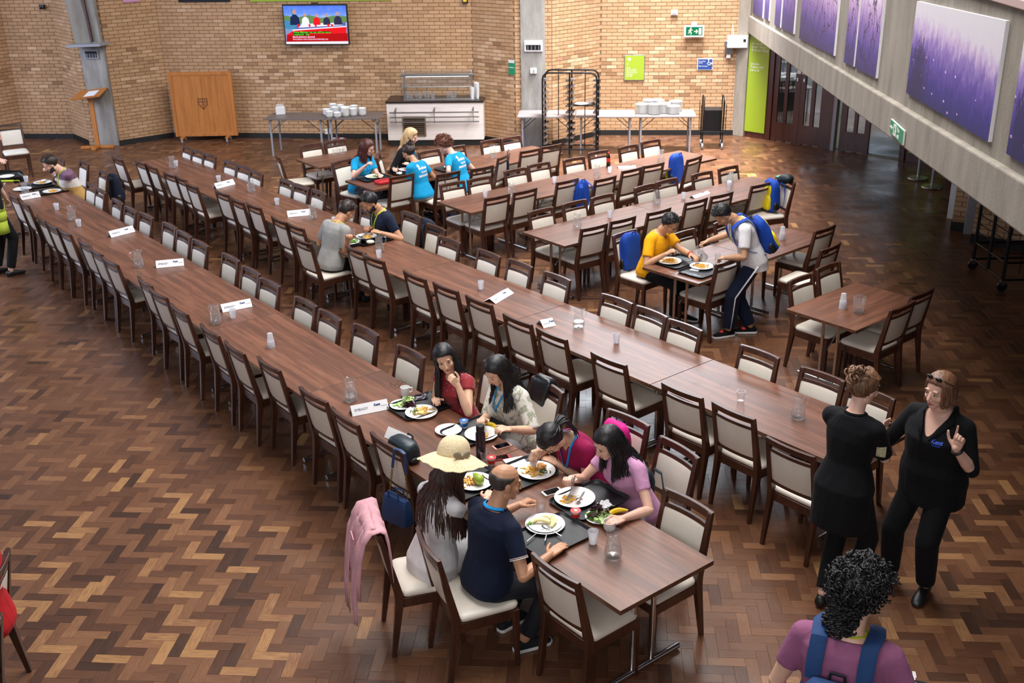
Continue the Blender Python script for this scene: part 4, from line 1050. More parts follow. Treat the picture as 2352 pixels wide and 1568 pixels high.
def cloth(name, col, rough=.85, wr=.5):
    t = NT(name); co = t.coord('Object'); f = t.noise(co, 9, 4); c = lin(col)
    t.l(t.ramp(f, [(.3, tuple(x * .86 for x in c[:3])), (.7, tuple(min(1, x * 1.08) for x in c[:3]))]), t.b.inputs['Base Color']); t.set(Roughness=rough)
    t.b.inputs['Sheen Weight'].default_value = 0.02; t.b.inputs['Specular IOR Level'].default_value = 0.25
    n1 = t.noise(t.mapping(co, (8, 8, 3.2)), 1.3, 3); n2 = t.noise(co, 260, 2)
    t.bump(t.math('ADD', n1, t.math('MULTIPLY', n2, .06)), wr, .03); MATS[name] = t.m
def skin(name, col):
    t = NT(name); f = t.noise(t.coord('Object'), 14, 3); c = lin(col)
    t.l(t.ramp(f, [(.3, tuple(x * .90 for x in c[:3])), (.7, tuple(min(1, x * 1.05) for x in c[:3]))]), t.b.inputs['Base Color']); t.set(Roughness=.48)
    MATS[name] = t.m
def hair_mat(name, a, b):
    t = NT(name); f = t.noise(t.mapping(t.coord('Object'), (60, 60, 8)), 1.0, 3)
    t.l(t.ramp(f, [(.3, a), (.7, b)]), t.b.inputs['Base Color']); t.set(Roughness=.46); t.b.inputs['Specular IOR Level'].default_value = .5; MATS[name] = t.m
skin('skin_light', '#dcae94'); skin('skin_asian', '#e2b496'); skin('skin_tan', '#c48f6d'); skin('skin_pink', '#dfb09b'); skin('skin_boy', '#c1906e')
hair_mat('hair_black', '#0d0b0c', '#1d1a1c'); hair_mat('hair_brown', '#1c120d', '#33221a'); hair_mat('hair_chestnut', '#2b1710', '#4b2c1f'); hair_mat('hair_auburn', '#35140f', '#5a2a20')
hair_mat('hair_blond', '#b08a5a', '#dcc093'); hair_mat('hair_curly_brown', '#4a2517', '#7a442b'); hair_mat('hair_caramel', '#3f281b', '#8a6346'); hair_mat('hair_fringe', '#5a3a2a', '#8c6248'); hair_mat('hair_grey', '#2b2623', '#4a423c')
mat('eye_white', '#d8d2cc', .3); mat('iris_dark', '#1a1210', .25); mat('lips', '#a55a52', .4)
for n_, c_ in (('cloth_navy', '#0f1830'), ('cloth_black', '#08090d'), ('cloth_white', '#d9d6d8'), ('cloth_grey', '#9a9996'), ('cloth_teal', '#0f8fc0'), ('cloth_yellow', '#eba407'), ('cloth_pink', '#c690b4'),
               ('cloth_magenta', '#8d1247'), ('cloth_mauve', '#93587a'), ('cloth_red', '#b3151d'), ('cloth_cream', '#cfc8c0'), ('cloth_lime', '#a3b23a'), ('cloth_charcoal', '#22242a'), ('cloth_jeans', '#1f3f66'), ('cloth_lightjeans', '#b8c6d6'), ('cloth_dustypink', '#cf9aa2'), ('lanyard_blue', '#1f8fd6'), ('lanyard_lime', '#b7c92a')): cloth(n_, c_)
person_tex('print_red_floral', None, [(0.0, '#c9b8c0'), (.12, '#3a4a78'), (.2, '#8d1620'), (1.0, '#9c1a24')], 42, 'cells')
person_tex('print_leaf', None, [(0.0, '#d8d3cb'), (.49, '#d6d1c8'), (.545, '#a9aa94'), (.60, '#7d846e'), (.66, '#d3c9c2')], 15, 'noise')
person_tex('print_dots', None, [(0.0, '#d6d4d8'), (.16, '#17161f'), (1.0, '#17161f')], 30, 'cells')
person_tex('stripes', None, [(0.0, '#b98f4d'), (.78, '#b98f4d'), (.80, '#cfc7c2'), (.92, '#5d3750'), (1.0, '#74506a')], 1, 'z')
ORD = ['', 'first', 'second', 'third', 'fourth', 'fifth', 'sixth', 'seventh', 'eighth', 'ninth', 'tenth', 'eleventh', 'twelfth', 'thirteenth', 'fourteenth', 'fifteenth', 'sixteenth', 'seventeenth', 'eighteenth', 'nineteenth', 'twentieth', 'twenty-first', 'twenty-second', 'twenty-third', 'twenty-fourth']
# ------------------------------------------------------------------ back of the hall
wdir = lambda A, B: (B - A).normalized()
# television on the brick wall
tv, tw, th = wall_thing('television', wE, wF, 653, 9, 808, 101, 0.05, 'black_plastic', 0.14, 0.006, 'flat television showing a news panel high on the brick wall', 'television')
br_ = MB(); br_.box((0, 0.055, 0), (0.3, 0.07, 0.3)); br_.build('bracket', 'dark_metal', tv, False)
cm_ = MB(); cm_.box((0, -0.0, th / 2 + 0.02), (0.13, 0.03, 0.03)); cm_.build('camera_bar', 'black_plastic', tv, False)
def emis(name, col, k=1.0):
    if name in MATS: return name
    t = NT(name); t.set(Base_Color=(0, 0, 0, 1), Roughness=.2); t.b.inputs['Emission Color'].default_value = lin(col); t.b.inputs['Emission Strength'].default_value = k; MATS[name] = t.m; return name
t = NT('tv_sky'); sx = t.n('ShaderNodeSeparateXYZ'); t.l(t.coord('Object'), sx.inputs[0]); nz = t.noise(t.mapping(t.coord('Object'), (3, 1, 5)), 2, 4)
k = t.math('ADD', t.math('MULTIPLY', sx.outputs[2], 1.6), t.math('MULTIPLY', nz, .5)); c_ = t.ramp(k, [(0.1, '#6f86b4'), (.35, '#a9bce6'), (.6, '#5f86e6'), (.9, '#3a63d8')])
t.set(Base_Color=(0, 0, 0, 1)); t.l(c_, t.b.inputs['Emission Color']); t.b.inputs['Emission Strength'].default_value = .95; MATS['tv_sky'] = t.m
for n_, c_ in (('tv_red', '#e0131c'), ('tv_dkred', '#a8060d'), ('tv_white', '#dfe0f2'), ('tv_navy', '#152349'), ('tv_suit', '#2b2a45'), ('tv_skin', '#b98a78'), ('tv_desk', '#5a5c9c'), ('tv_green', '#5b7f4c'), ('tv_black', '#0c0f08'), ('tv_lime', '#5cd12c'), ('tv_pinkw', '#e8c4e0'), ('tv_blue', '#4f79e8'), ('tv_teal', '#3f7fa8')): emis(n_, c_, .95)
sw_, sh_ = tw * .965, th * .935
def tvq(name, pts, m, d):
    mb = MB(); mb.add([(x * sw_, -0.0255 - d * 0.0006, z * sh_) for x, z in pts], [tuple(range(len(pts)))]); return mb.build(name, m, tv, False)
tvq('screen', [(-.5, -.5), (.5, -.5), (.5, .5), (-.5, .5)], 'tv_sky', 0)
tvq('screen_graphic', [(-.5, .02), (.5, .06), (.5, .22), (.3, .24), (.1, .18), (-.1, .26), (-.3, .2), (-.5, .26)], 'tv_green', 1)
tvq('screen_graphic', [(-.5, -.1), (-.3, -.12), (-.28, .1), (-.34, .42), (-.38, .42), (-.36, .1), (-.5, .12)], 'tv_teal', 2)
tvq('screen_graphic', [(-.36, -.14), (.48, -.06), (.48, .06), (-.3, .0)], 'tv_desk', 3)
tvq('screen_graphic', [(-.28, -.07), (.44, -.01), (.3, .05), (-.22, .02)], 'tv_white', 4)
for x, s, c_ in ((-.33, 1.25, 'tv_navy'), (-.16, .95, 'tv_white'), (.02, .92, 'tv_red'), (.18, .9, 'tv_suit'), (.36, 1.05, 'tv_suit')):
    tvq('screen_figure', [(x - .065 * s, -.0), (x + .065 * s, 0), (x + .055 * s, .16 * s), (x + .02 * s, .22 * s), (x - .02 * s, .22 * s), (x - .055 * s, .16 * s)], c_, 5)
    tvq('screen_figure', [(x + .024 * s * math.cos(a), .275 * s + .05 * s * math.sin(a)) for a in [2 * PI * i / 12 for i in range(12)]], 'tv_skin', 6)
for x in (-.28, -.1, .0, .2, .26): tvq('screen_graphic', [(x - .014, -.05), (x + .014, -.05), (x + .018, .02), (x - .018, .02)], 'tv_red', 7)
tvq('screen_graphic', [(-.5, -.5), (.5, -.5), (.5, -.22), (.44, -.22), (-.48, -.26)], 'tv_dkred', 8)
tvq('screen_graphic', [(-.5, -.27), (.48, -.22), (.49, -.05), (-.36, -.14)], 'tv_red', 9)
tvq('screen_graphic', [(-.38, -.15), (.49, -.055), (.49, -.03), (-.38, -.12)], 'tv_white', 10)
tvq('screen_graphic', [(-.5, -.5), (.5, -.5), (.5, -.435), (-.5, -.445)], 'tv_white', 11)
tvq('screen_graphic', [(-.38, -.23), (.23, -.215), (.23, -.165), (-.38, -.18)], 'tv_black', 11); tvq('screen_graphic', [(-.38, -.285), (-.13, -.28), (-.13, -.225), (-.38, -.23)], 'tv_black', 11)
for s, x, z, sz, m in (('Prime Minister we see will be more', -.37, -.217, .058, 'tv_lime'), ('measured.  the', -.37, -.272, .058, 'tv_lime'), ('Boris Johnson elected', -.385, -.335, .056, 'tv_pinkw'), ('Boris Johnson wins Conservative leadership race', -.385, -.39, .040, 'tv_pinkw')):
    text(s, sz * sh_ * 1.25, m, 'caption', tv, frame((x * sw_, -0.0335, z * sh_), (1, 0, 0), (0, 0, 1)), extrude=0, bold=.001)
# posters cut by the top of the picture, emergency lamp
for (x0, x1, yb_, m, lb) in ((400, 530, 4, 'cloth_charcoal', 'dark poster cut off by the top of the picture, left of the television'), (566, 900, 1, 'lime', 'yellow-green poster edge above the television'), (268, 320, 3, 'cloth_pink', 'small pale pink notice at the top of the brick pier')):
    A, B = (wE, wF) if x0 > 380 else (wD, wE); po, pw_, ph_ = wall_thing('poster', A, B, x0, yb_ - 90, x1, yb_, 0.012, m, 0.03, 0.001, lb, 'poster')
em_, _, _ = wall_thing('emergency_lamp', wE, wF, 1063, -8, 1076, 7, 0.07, 'black_plastic', 0.06, 0.004, 'small black lamp box with a yellow lens at the top of the brick corner', 'lamp')
b = MB(); b.box((0, -0.04, 0), (.07, .012, .06)); b.build('lens', mat('yellow_lens', '#d8b82c', .3), em_, False)
sp_, _, _ = wall_thing('wall_hook_lamp', wA, wB, 94, 10, 106, 20, 0.08, 'black_plastic', 0.06, 0.004, 'small black fitting high on the far left brick wall', 'lamp'); b = MB(); b.tube([(0, 0, 0), (0, -.09, -.03)], .02, 8); b.build('arm', 'black_plastic', sp_)
# signs on the right-hand brick walls
g1, gw1, gh1 = wall_thing('notice_board', wF, wG, 1170, 137, 1184, 172, 0.015, 'sign_green', 0.025, 0.002, 'green and white notice on the dark brick splay beside the pier', 'sign')
b = MB(); b.box((0, -.009, gh1 * .41), (gw1 * .98, .004, gh1 * .2)); b.build('header', 'white_plastic', g1, False); b = MB(); b.box((0.0, -.009, 0), (gw1 * .8, .003, .012)); b.build('text_line', 'white_plastic', g1, False)
g2, gw2, gh2 = wall_thing('directory_sign', wK, wL, 1434, 126, 1480, 184, 0.02, 'steel', 0.03, 0.002, 'lime green directory sign with a white arrow in a steel frame', 'sign')
b = MB(); b.box((0, -.0115, 0), (gw2 * .93, .006, gh2 * .95)); b.build('panel', 'lime', g2, False)
b = MB(); b.beam((-gw2 * .37, -.0155, gh2 * .34), (-gw2 * .2, -.0155, gh2 * .34), .018, .002, up=(0, 1, 0))
for s in (-1, 1): b.beam((-gw2 * .18, -.0155, gh2 * .34), (-gw2 * .27, -.0155, gh2 * .34 + s * gh2 * .07), .018, .002, up=(0, 1, 0))
b.build('arrow', 'white_plastic', g2, False)
text('To:\n\nK/L/2\nAccess to East,\nWest & North\nSeminar Rooms\nReception\nLift to B', gh2 * .068, 'white_plastic', 'lettering', g2, frame((-gw2 * .38, -.0155, gh2 * .13), (1, 0, 0), (0, 0, 1)))
g3, gw3, gh3 = wall_thing('accessible_toilet_sign', wK, wL, 1602, 134, 1636, 160, 0.015, 'white_plastic', 0.025, 0.002, 'small dark blue sign with a white wheelchair symbol on the brick wall', 'sign')
b = MB(); b.box((0, -.0085, 0), (gw3 * .93, .005, gh3 * .9)); b.build('panel', 'sign_blue', g3, False)
text('Accessible\ntoilets\n\nBaby changing', gh3 * .14, 'white_plastic', 'lettering', g3, frame((-gw3 * .42, -.0115, gh3 * .22), (1, 0, 0), (0, 0, 1)))
b = MB(); cx_, cz_ = gw3 * .27, gh3 * .12; r_w = gh3 * .15
b.tube([(cx_ + r_w * math.cos(a), -.012, cz_ - .01 + r_w * math.sin(a)) for a in [R(150 + 25 * i) for i in range(10)]], .006, 6); b.ball((cx_ - .015, -.012, cz_ + gh3 * .28), (.014, .003, .014), 8, 6)
b.tube([(cx_ - .015, -.012, cz_ + gh3 * .2), (cx_ - .01, -.012, cz_), (cx_ + .045, -.012, cz_), (cx_ + .065, -.012, cz_ - gh3 * .22)], .006, 6); b.build('wheelchair_symbol', 'white_plastic', g3, True)
g4, gw4, gh4 = wall_thing('exit_sign_box', wK, wL, 1571, 57, 1615, 83, 0.07, 'white_plastic', 0.13, 0.005, 'illuminated green running-man exit sign box on the bright brick wall', 'sign')
emis('exit_green', '#0fa072', .55)
b = MB(); b.box((0, -.036, .005), (gw4 * .84, .006, gh4 * .74)); b.build('panel', 'exit_green', g4, False); runner(g4, -gw4 * .18, .0, gh4 * .78, mat('sign_cream', '#e6dcb4', .5), -.0405)
b = MB(); b.box((gw4 * .3, -.0405, 0), (gw4 * .13, .002, gh4 * .56)); b.beam((gw4 * .0, -.0405, 0), (gw4 * .14, -.0405, 0), .016, .002, up=(0, 1, 0)); b.beam((gw4 * .17, -.0405, 0), (gw4 * .1, -.0405, .035), .016, .002, up=(0, 1, 0)); b.beam((gw4 * .17, -.0405, 0), (gw4 * .1, -.0405, -.035), .016, .002, up=(0, 1, 0)); b.build('arrow', 'sign_cream', g4, False)
b = MB(); b.box((0.0, .02, gh4 * .62), (.1, .06, .08)); b.build('bracket', 'white_plastic', g4, False)
g5, w5, h5 = wall_thing('movement_sensor', wK, wL, 1541, 22, 1556, 34, 0.06, 'white_plastic', 0.05, 0.006, 'small white sensor box high on the bright brick wall', 'sensor'); b = MB(); b.box((0, -.034, -h5 * .2), (w5 * .7, .01, h5 * .4)); b.build('lens', 'grey_paint', g5, False)
g6, w6, h6 = wall_thing('projector_box', wK, wL, 1670, 80, 1714, 107, 0.16, 'white_plastic', 0.12, 0.006, 'white equipment box fixed at the corner under the gallery end', 'box'); b = MB(); b.box((w6 * .34, -.084, h6 * .12), (.05, .012, .05)); b.build('lens', 'black_plastic', g6, False)
b = MB(); b.tube([(-w6 * .3, -.0, h6 / 2), (-w6 * .28, 0, h6 / 2 + .25), (-w6 * .2, 0, h6 / 2)], .008, 6); b.build('cable_loop', 'white_plastic', g6)
g7, w7, h7 = wall_thing('control_unit', wK, wL, 1665, 93, 1682, 123, 0.09, 'steel', 0.06, 0.005, 'grey control unit mounted below the white equipment box', 'control'); b = MB(); b.box((0, -.047, h7 * .36), (w7 * .8, .006, h7 * .14)); b.build('display', 'sign_blue', g7, False); b = MB(); b.box((0, 0, -h7 * .65), (w7 * .5, .05, h7 * .28)); b.build('socket', 'white_plastic', g7, False)
# rolling notice board with a carved crest
d_ = wdir(wD, wE); a = G(428, 324); b_ = G(527, 322); dn_ = (b_ - a).to_2d().normalized(); ang = math.atan2(dn_.y, dn_.x); mid_ = (a + b_) / 2
nb_ = empty('rolling_notice_board', (mid_.x, mid_.y, 0), ang, 'orange oak board with a small carved crest on four castors', 'board')
W_, z0_, z1_ = 1.30, .10, 1.42
b = MB()
for x in (-W_ / 2 + .035, W_ / 2 - .035): b.box((x, 0, (z0_ + z1_) / 2), (.07, .06, z1_ - z0_))
for z in (z0_ + .035, z1_ - .035): b.box((0, 0, z), (W_ - .14, .06, .07))
b.build('frame', 'oak', nb_, False, .005)
for i in range(6):
    b = MB(); x = -W_ / 2 + .07 + (i + .5) * (W_ - .14) / 6; b.box((x, -.004, (z0_ + z1_) / 2), ((W_ - .14) / 6 - .002, .03, z1_ - z0_ - .14)); b.build('panel', 'oak', nb_, False)
b = MB(); cz = .78
for x0, zz0, x1, zz1 in ((-.09, .1, .09, .1), (-.09, .1, -.09, -.02), (.09, .1, .09, -.02), (-.09, -.02, 0, -.12), (.09, -.02, 0, -.12), (0, .1, 0, -.1), (-.09, .03, .09, .03), (-.05, .08, -.05, .05), (.05, .08, .05, .05), (-.04, -.02, -.04, -.05), (.05, 0, .03, -.04)):
    b.beam((x0, -.021, cz + zz0), (x1, -.021, cz + zz1), .014, .006, up=(0, 1, 0))
b.build('crest', mat('dark_oak', '#5f3414', .6), nb_, False)
for x in (-W_ * .36, W_ * .36):
    b = MB(); b.beam((x, -.26, .10), (x, .12, .10), .06, .04); b.build('foot', 'oak', nb_, False, .004)
    for y in (-.24, .10):
        b = MB(); b.tube([(x - .012, y, .04), (x + .012, y, .04)], .04, 14); b.tube([(x, y, .05), (x, y, .09)], .015, 8); b.build('castor', 'grey_paint', nb_)
# lectern
pl_ = G(226, 340); lc = empty('lectern', (pl_.x, pl_.y, 0), R(-8), 'slim oak lectern stand with a tilted top before the grey column', 'lectern')
b = MB(); b.box((0, 0, .55), (.09, .05, 1.02)); b.build('post', 'oak', lc, False, .004)
for s in (-1, 1): b = MB(); b.beam((0, 0, .03), (s * .32, -.10 if s < 0 else .06, .03), .09, .05); b.build('foot', 'oak', lc, False, .004)
b = MB(); b.beam((0, .02, .03), (.02, -.24, .03), .09, .05); b.build('foot', 'oak', lc, False, .004)
b = MB(); b.box((0, 0, 1.10), (.62, .44, .022), (R(14), R(-7), 0)); b.box((0, -.21, 1.06), (.62, .02, .035), (R(14), R(-7), 0)); tp = b.build('reading_top', 'oak', lc, False, .003)
b = MB(); b.box((.05, -.03, 1.108), (.24, .30, .004), (R(14), R(-7), 0)); b.build('paper', 'white_paper', lc, False)
b = MB(); b.box((0, 0, 1.04), (.16, .10, .06)); b.build('bracket', 'steel', lc, False)
# trestle tables
mat('grey_laminate', '#6c625f', .45, var=.08, vscale=30); mat('grey_laminate_pale', '#968c8c', .4, var=.06, vscale=30)
def trestle(p0, p1, depth, m, label):
    d = (p1 - p0).to_2d(); L = d.length; d.normalize(); n = Vector((-d.y, d.x)); c = (p0 + p1).to_2d() / 2 + n * depth / 2
    e = empty('trestle_table', (c.x, c.y, 0), math.atan2(d.y, d.x), label, 'table', 'trestle tables along the back wall')
    b = MB(); b.box((0, 0, .727), (L - .01, depth, .026)); b.build('table_top', m, e, False, .003)
    for sx in (-1, 1):
        for sy in (-1, 1):
            b = MB(); b.box((sx * (L / 2 - .10), sy * (depth / 2 - .08), .357), (.032, .032, .714)); b.build('leg', 'grey_paint', e, False, .002)
        b = MB(); b.box((sx * (L / 2 - .10), 0, .69), (.025, depth - .2, .025)); b.build('cross_bar', 'grey_paint', e, False)
        for sy in (-1, 1):
            b = MB(); b.tube([(sx * (L / 2 - .10), sy * (depth / 2 - .08), .48), (sx * (L / 2 - .36), sy * (depth / 2 - .08), .70)], .007, 6); b.build('brace', 'dark_metal', e)
    return e
A_, B_, C_ = G(605, 273, .74), G(744, 273, .74), G(872, 271, .74)
trestle(A_, B_, .70, 'grey_laminate', 'dark grey trestle table carrying the napkin holder below the television')
trestle(B_ + (C_ - B_).normalized() * .01, C_, .70, 'grey_laminate', 'dark grey trestle table stacked with white bowls')
q = [G(x, y, .74) for x, y in ((1187, 268), (1322, 267.5), (1461, 267), (1600, 266.5))]
trestle(q[0], q[1] - Vector((.01, 0, 0)), .70, 'grey_laminate_pale', 'pale trestle table in front of the grey concrete column')
trestle(q[1], q[2] - Vector((.01, 0, 0)), .70, 'grey_laminate_pale', 'pale trestle table behind the black tray rack')
trestle(q[2], q[3], .70, 'grey_laminate_pale', 'pale trestle table stacked with white plates')
# bowls, plates, napkins
def lathe_mesh(prof, n, m, name): b = MB(); b.lathe(prof, n); return b.mesh(name, m, 40)
BOWL = lathe_mesh([(.034, 0), (.036, .006), (.060, .018), (.074, .040), (.078, .056), (.075, .056), (.058, .022), (.0, .014)], 18, 'white_china', 'bowl')
PLATE = lathe_mesh([(.078, 0), (.082, .004), (.105, .010), (.128, .019), (.130, .021), (.127, .0215), (.098, .012), (.080, .008), (.0, .008)], 32, 'white_china', 'plate')
def put(name, me, loc, label, cat, group, rz=0):
    o = bpy.data.objects.new(name, me); COL.objects.link(o); o.location = loc; o.rotation_euler = (0, 0, rz); return tag(o, label, cat, group)
bw = [(757, 265, 4), (772, 263, 4), (779, 269, 2), (795, 266, 5), (812, 264, 4), (832, 263, 4), (758, 272, 3), (775, 273, 2), (793, 271, 6), (811, 269, 5), (766, 258, 6), (783, 258, 5)]
for i, (x, y, n) in enumerate([(758, 270, 4), (776, 270, 3), (794, 268, 6), (812, 266.5, 5), (833, 265.5, 5), (751, 265, 4), (771, 263.5, 5), (790, 262.5, 5), (766, 258.5, 6), (783, 258, 5), (801, 260, 4), (814, 259.5, 5)]):
    p = G(x, y, .742)
    for k in range(n): put('bowl', BOWL, (p.x, p.y, .7405 + k * .024), 'white bowl, %s from the top of the %s bowl stack on the dark table' % (ORD[n - k], ORD[i + 1]), 'bowl', 'white bowls stacked on the trestle table')
for i, (x, y, n) in enumerate([(1475, 260, 12), (1491, 254, 14), (1503, 262, 13), (1524, 259, 12), (1546, 261, 10), (1551, 255, 13), (1538, 253.5, 9), (1510, 254, 14)]):
    p = G(x, y, .742)
    for k in range(n): put('plate', PLATE, (p.x, p.y, .7405 + k * .0145), 'white plate, %s from the top of the %s plate stack' % (ORD[n - k], ('leftmost', 'back left', 'front middle', 'right of middle', 'front right', 'rightmost back', 'hindmost right', 'back middle')[i]), 'plate', 'white plates stacked on the pale trestle table', k)
p = G(645, 262, .742); nh = empty('napkin_holder', (p.x, p.y, .7405), R(10), 'white napkin holder with napkins sticking out on the dark trestle table', 'napkin holder')
b = MB(); b.box((0, 0, .075), (.18, .13, .15)); b.build('holder', 'white_plastic', nh, False, .01)
for i in range(6): b = MB(); b.box((-.05 + .02 * i, 0, .165), (.012, .11, .06), (0, R(8 * i - 20), 0)); b.build('napkin', 'white_paper', nh, False)
# floor tape and socket
b = MB(); a = G(762, 318, .0); c = G(893, 318, .0); N = 14
for i in range(N):
    if i == 0: tape = empty('floor_tape', (a.x, a.y, 0), 0, 'red and white striped hazard tape on the floor under the trestle table', 'tape')
    m = MB(); p0 = a.lerp(c, i / N) - a; p1 = a.lerp(c, (i + 1) / N) - a; m.beam(p0 + Vector((0, 0, .012)), p1 + Vector((0, 0, .012)), .05, .02); m.build('tape_band', mat('tape_red', '#c81e2a', .5) and 'tape_red' if i % 2 else 'white_plastic', tape, False)
so, _, _ = wall_thing('wall_socket', wE, wF, 747, 295, 760, 307, .03, 'white_plastic', .03, .003, 'double white wall socket under the trestle table', 'socket'); b = MB(); b.box((.02, -.017, 0), (.02, .006, .02)); b.box((-.03, -.017, 0), (.02, .006, .02)); b.build('rocker', 'grey_paint', so, False)
# serving counter
p0, p1 = G(893, 336), G(1112, 334); d = (p1 - p0).to_2d(); CL = d.length; d.normalize(); n = Vector((-d.y, d.x)); c = (p0 + p1).to_2d() / 2 + n * .36
sc = empty('serving_counter', (c.x, c.y, 0), math.atan2(d.y, d.x), 'pale laminate serving counter with steel tray rails and a heated gantry', 'counter')
H_ = .90; D_ = .72
b = MB(); b.box((0, 0, .06), (CL - .06, D_ - .06, .12)); b.build('plinth', 'black_base', sc, False)
b = MB(); b.box((0, 0, .49), (CL, D_, .74)); b.build('body', 'pale_laminate', sc, False, .004)
b = MB(); b.box((0, 0, .88), (CL + .03, D_ + .04, .04)); b.build('counter_top', mat('dark_top', '#2a211e', .3), sc, False, .003)
b = MB(); b.box((.10, .02, .905), (CL * .74, .46, .014)); b.build('steel_well', 'steel', sc, False, .003)
b = MB(); b.box((.10, .02, .909), (CL * .68, .36, .010)); b.build('well_floor', mat('well_dark', '#6d6f72', .35, .9), sc, False)
for z in (.70, .60, .50): b = MB(); b.tube([(-CL * .46, -D_ / 2 - .16 + (.70 - z) * .3, z), (CL * .46, -D_ / 2 - .16 + (.70 - z) * .3, z)], .014, 10); b.build('tray_rail', 'chrome', sc)
for x in (-CL * .4, 0, CL * .4): b = MB(); b.beam((x, -D_ / 2, .76), (x, -D_ / 2 - .16, .71), .03, .04); b.beam((x, -D_ / 2 - .16, .70), (x, -D_ / 2 - .10, .48), .012, .02); b.build('rail_bracket', 'steel', sc, False)
vx = -CL * .22; vz = .40
b = MB()
for x in (-.22, .22): b.box((vx + x, -D_ / 2 - .008, vz), (.03, .018, .40))
for z in (-.19, .19): b.box((vx, -D_ / 2 - .008, vz + z), (.44, .018, .025))
b.build('grille_frame', mat('brass_grey', '#8a7560', .4, .5), sc, False)
b = MB(); b.box((vx, -D_ / 2 - .002, vz), (.42, .006, .37)); b.build('grille_opening', 'black_plastic', sc, False)
for k in range(9): b = MB(); b.box((vx, -D_ / 2 - .010, vz - .16 + k * .04), (.42, .014, .012), (R(35), 0, 0)); b.build('slat', 'brass_grey', sc, False)
gx0, gx1 = -CL * .34, CL * .37
for x in (gx0, gx1): b = MB(); b.tube([(x, .14, .90), (x, .14, 1.40)], .018, 10); b.ball((x, .14, 1.41), .024, 10, 8); b.build('gantry_post', 'steel', sc)
b = MB(); b.box(((gx0 + gx1) / 2, .08, 1.345), (gx1 - gx0 + .10, .11, .045)); b.build('heat_lamp', 'steel', sc, False, .006)
b = MB(); b.box(((gx0 + gx1) / 2, .06, 1.318), (gx1 - gx0 - .1, .05, .008)); b.build('lamp_tube', emis('lamp_glow', '#dff2ff', 2.0), sc, False)
b = MB(); b.box(((gx0 + gx1) / 2, .15, 1.40), (gx1 - gx0 + .04, .42, .008)); b.build('glass_shelf', 'glass', sc, False)
b = MB(); b.box(((gx0 + gx1) / 2, -.08, 1.23), (gx1 - gx0 + .06, .012, .20)); b.build('glass_screen', 'glass', sc, False)
b = MB(); b.tube([(gx0 - .03, -.08, 1.13), (gx1 + .03, -.08, 1.13)], .008, 8); b.build('screen_rail', 'steel', sc)
M_ = Matrix.Translation((c.x, c.y, 0)) @ Matrix.Rotation(math.atan2(d.y, d.x), 4, 'Z')
TUMB = None
def jar_mesh():
    b = MB(); b.lathe([(.035, .002), (.042, .006), (.045, .07), (.045, .12), (.042, .12), (.041, .07), (.038, .010), (0, .008)], 16); return b.mesh('glass_jar', 'glass', 40)
JAR = jar_mesh()
for ji, x in enumerate([-.62, -.54, -.45, -.36, -.26, -.20, -.10, .20, .29, .33, .68, .75, .80]):
    y = rnd.uniform(-.12, .08); w = M_ @ Vector((x + .05, y, .914)); put('glass_jar', JAR, w, 'clear glass jar, %s from the window-bay end of the serving counter well' % ORD[ji + 1], 'jar', 'glass jars in the serving counter')
def cup_stack_mesh(n, r=.036, h=.10, step=.016):
    b = MB(); b.lathe([(r * .72, 0), (r, h), (r * 1.05, h), (r * 1.05, h - .006)], 16)
    for k in range(1, n): b.lathe([(r * 1.0, h + (k - 1) * step + .002), (r * 1.0, h + k * step - .006), (r * 1.06, h + k * step - .005), (r * 1.06, h + k * step), (r * .9, h + k * step)], 16)
    return b
for x, y, k in ((CL / 2 - .22, -.20, 9), (CL / 2 - .12, -.14, 14), (CL / 2 - .16, -.04, 14)):
    st = cup_stack_mesh(k).build('cup_stack', 'white_plastic', None, 40); st.location = M_ @ Vector((x, y, .901)); tag(st, {9: 'shorter stack of white paper cups at the counter end'}.get(k, 'taller stack of white paper cups, %s, at the counter end' % ('in front' if y < -.1 else 'behind')), 'cups', 'cup stacks on the serving counter')
# tray rack
def _tb():
    b = MB(); P_ = rrect(.40, .34, .04, 3); b.loft([[(x * k, y * k, z) for x, y in P_] for k, z in ((.92, 0), (1, .018), (1.01, .022), (.98, .022), (.9, .004))]); return b.mesh('tray', 'tray_black', 30)
TRAYB = _tb()
p0, p1 = G(1250, 357), G(1371, 359); d = (p1 - p0).to_2d(); RW = d.length; d.normalize(); c = (p0 + p1).to_2d() / 2
rk = empty('tray_rack', (c.x, c.y, 0), math.atan2(d.y, d.x), 'tall black wire tray rack on castors before the bright brick wall', 'rack')
RH = VP(1310, 164, p0, p1).z
def arch(y):
    w = RW / 2; r = .12; P = [(-w, y, .08), (-w, y, RH - r)] + [(-w + r - r * math.cos(R(a)), y, RH - r + r * math.sin(R(a))) for a in (30, 60, 90)] + [(w - r + r * math.sin(R(a)), y, RH - r + r * math.cos(R(a))) for a in (0, 30, 60)] + [(w, y, RH - r), (w, y, .08)]
    b = MB(); b.tube(P, .017, 8); return b
arch(-.2).build('frame_arch', 'dark_metal', rk); arch(.2).build('frame_arch', 'dark_metal', rk)
for y in (-.2, .2): b = MB(); b.tube([(0, y, .08), (0, y, RH)], .016, 8); b.build('middle_post', 'dark_metal', rk)
for x in (-RW / 4, RW / 4): b = MB(); b.tube([(x, .2, .08), (x, .2, RH)], .009, 6); b.build('stay', 'dark_metal', rk)
for y in (-.2, .2): b = MB(); b.tube([(-RW / 2, y, .17), (RW / 2, y, .17)], .016, 8); b.build('base_bar', 'dark_metal', rk)
for x in (-RW / 2, 0, RW / 2): b = MB(); b.tube([(x, -.2, .17), (x, .2, .17)], .014, 8); b.build('base_bar', 'dark_metal', rk)
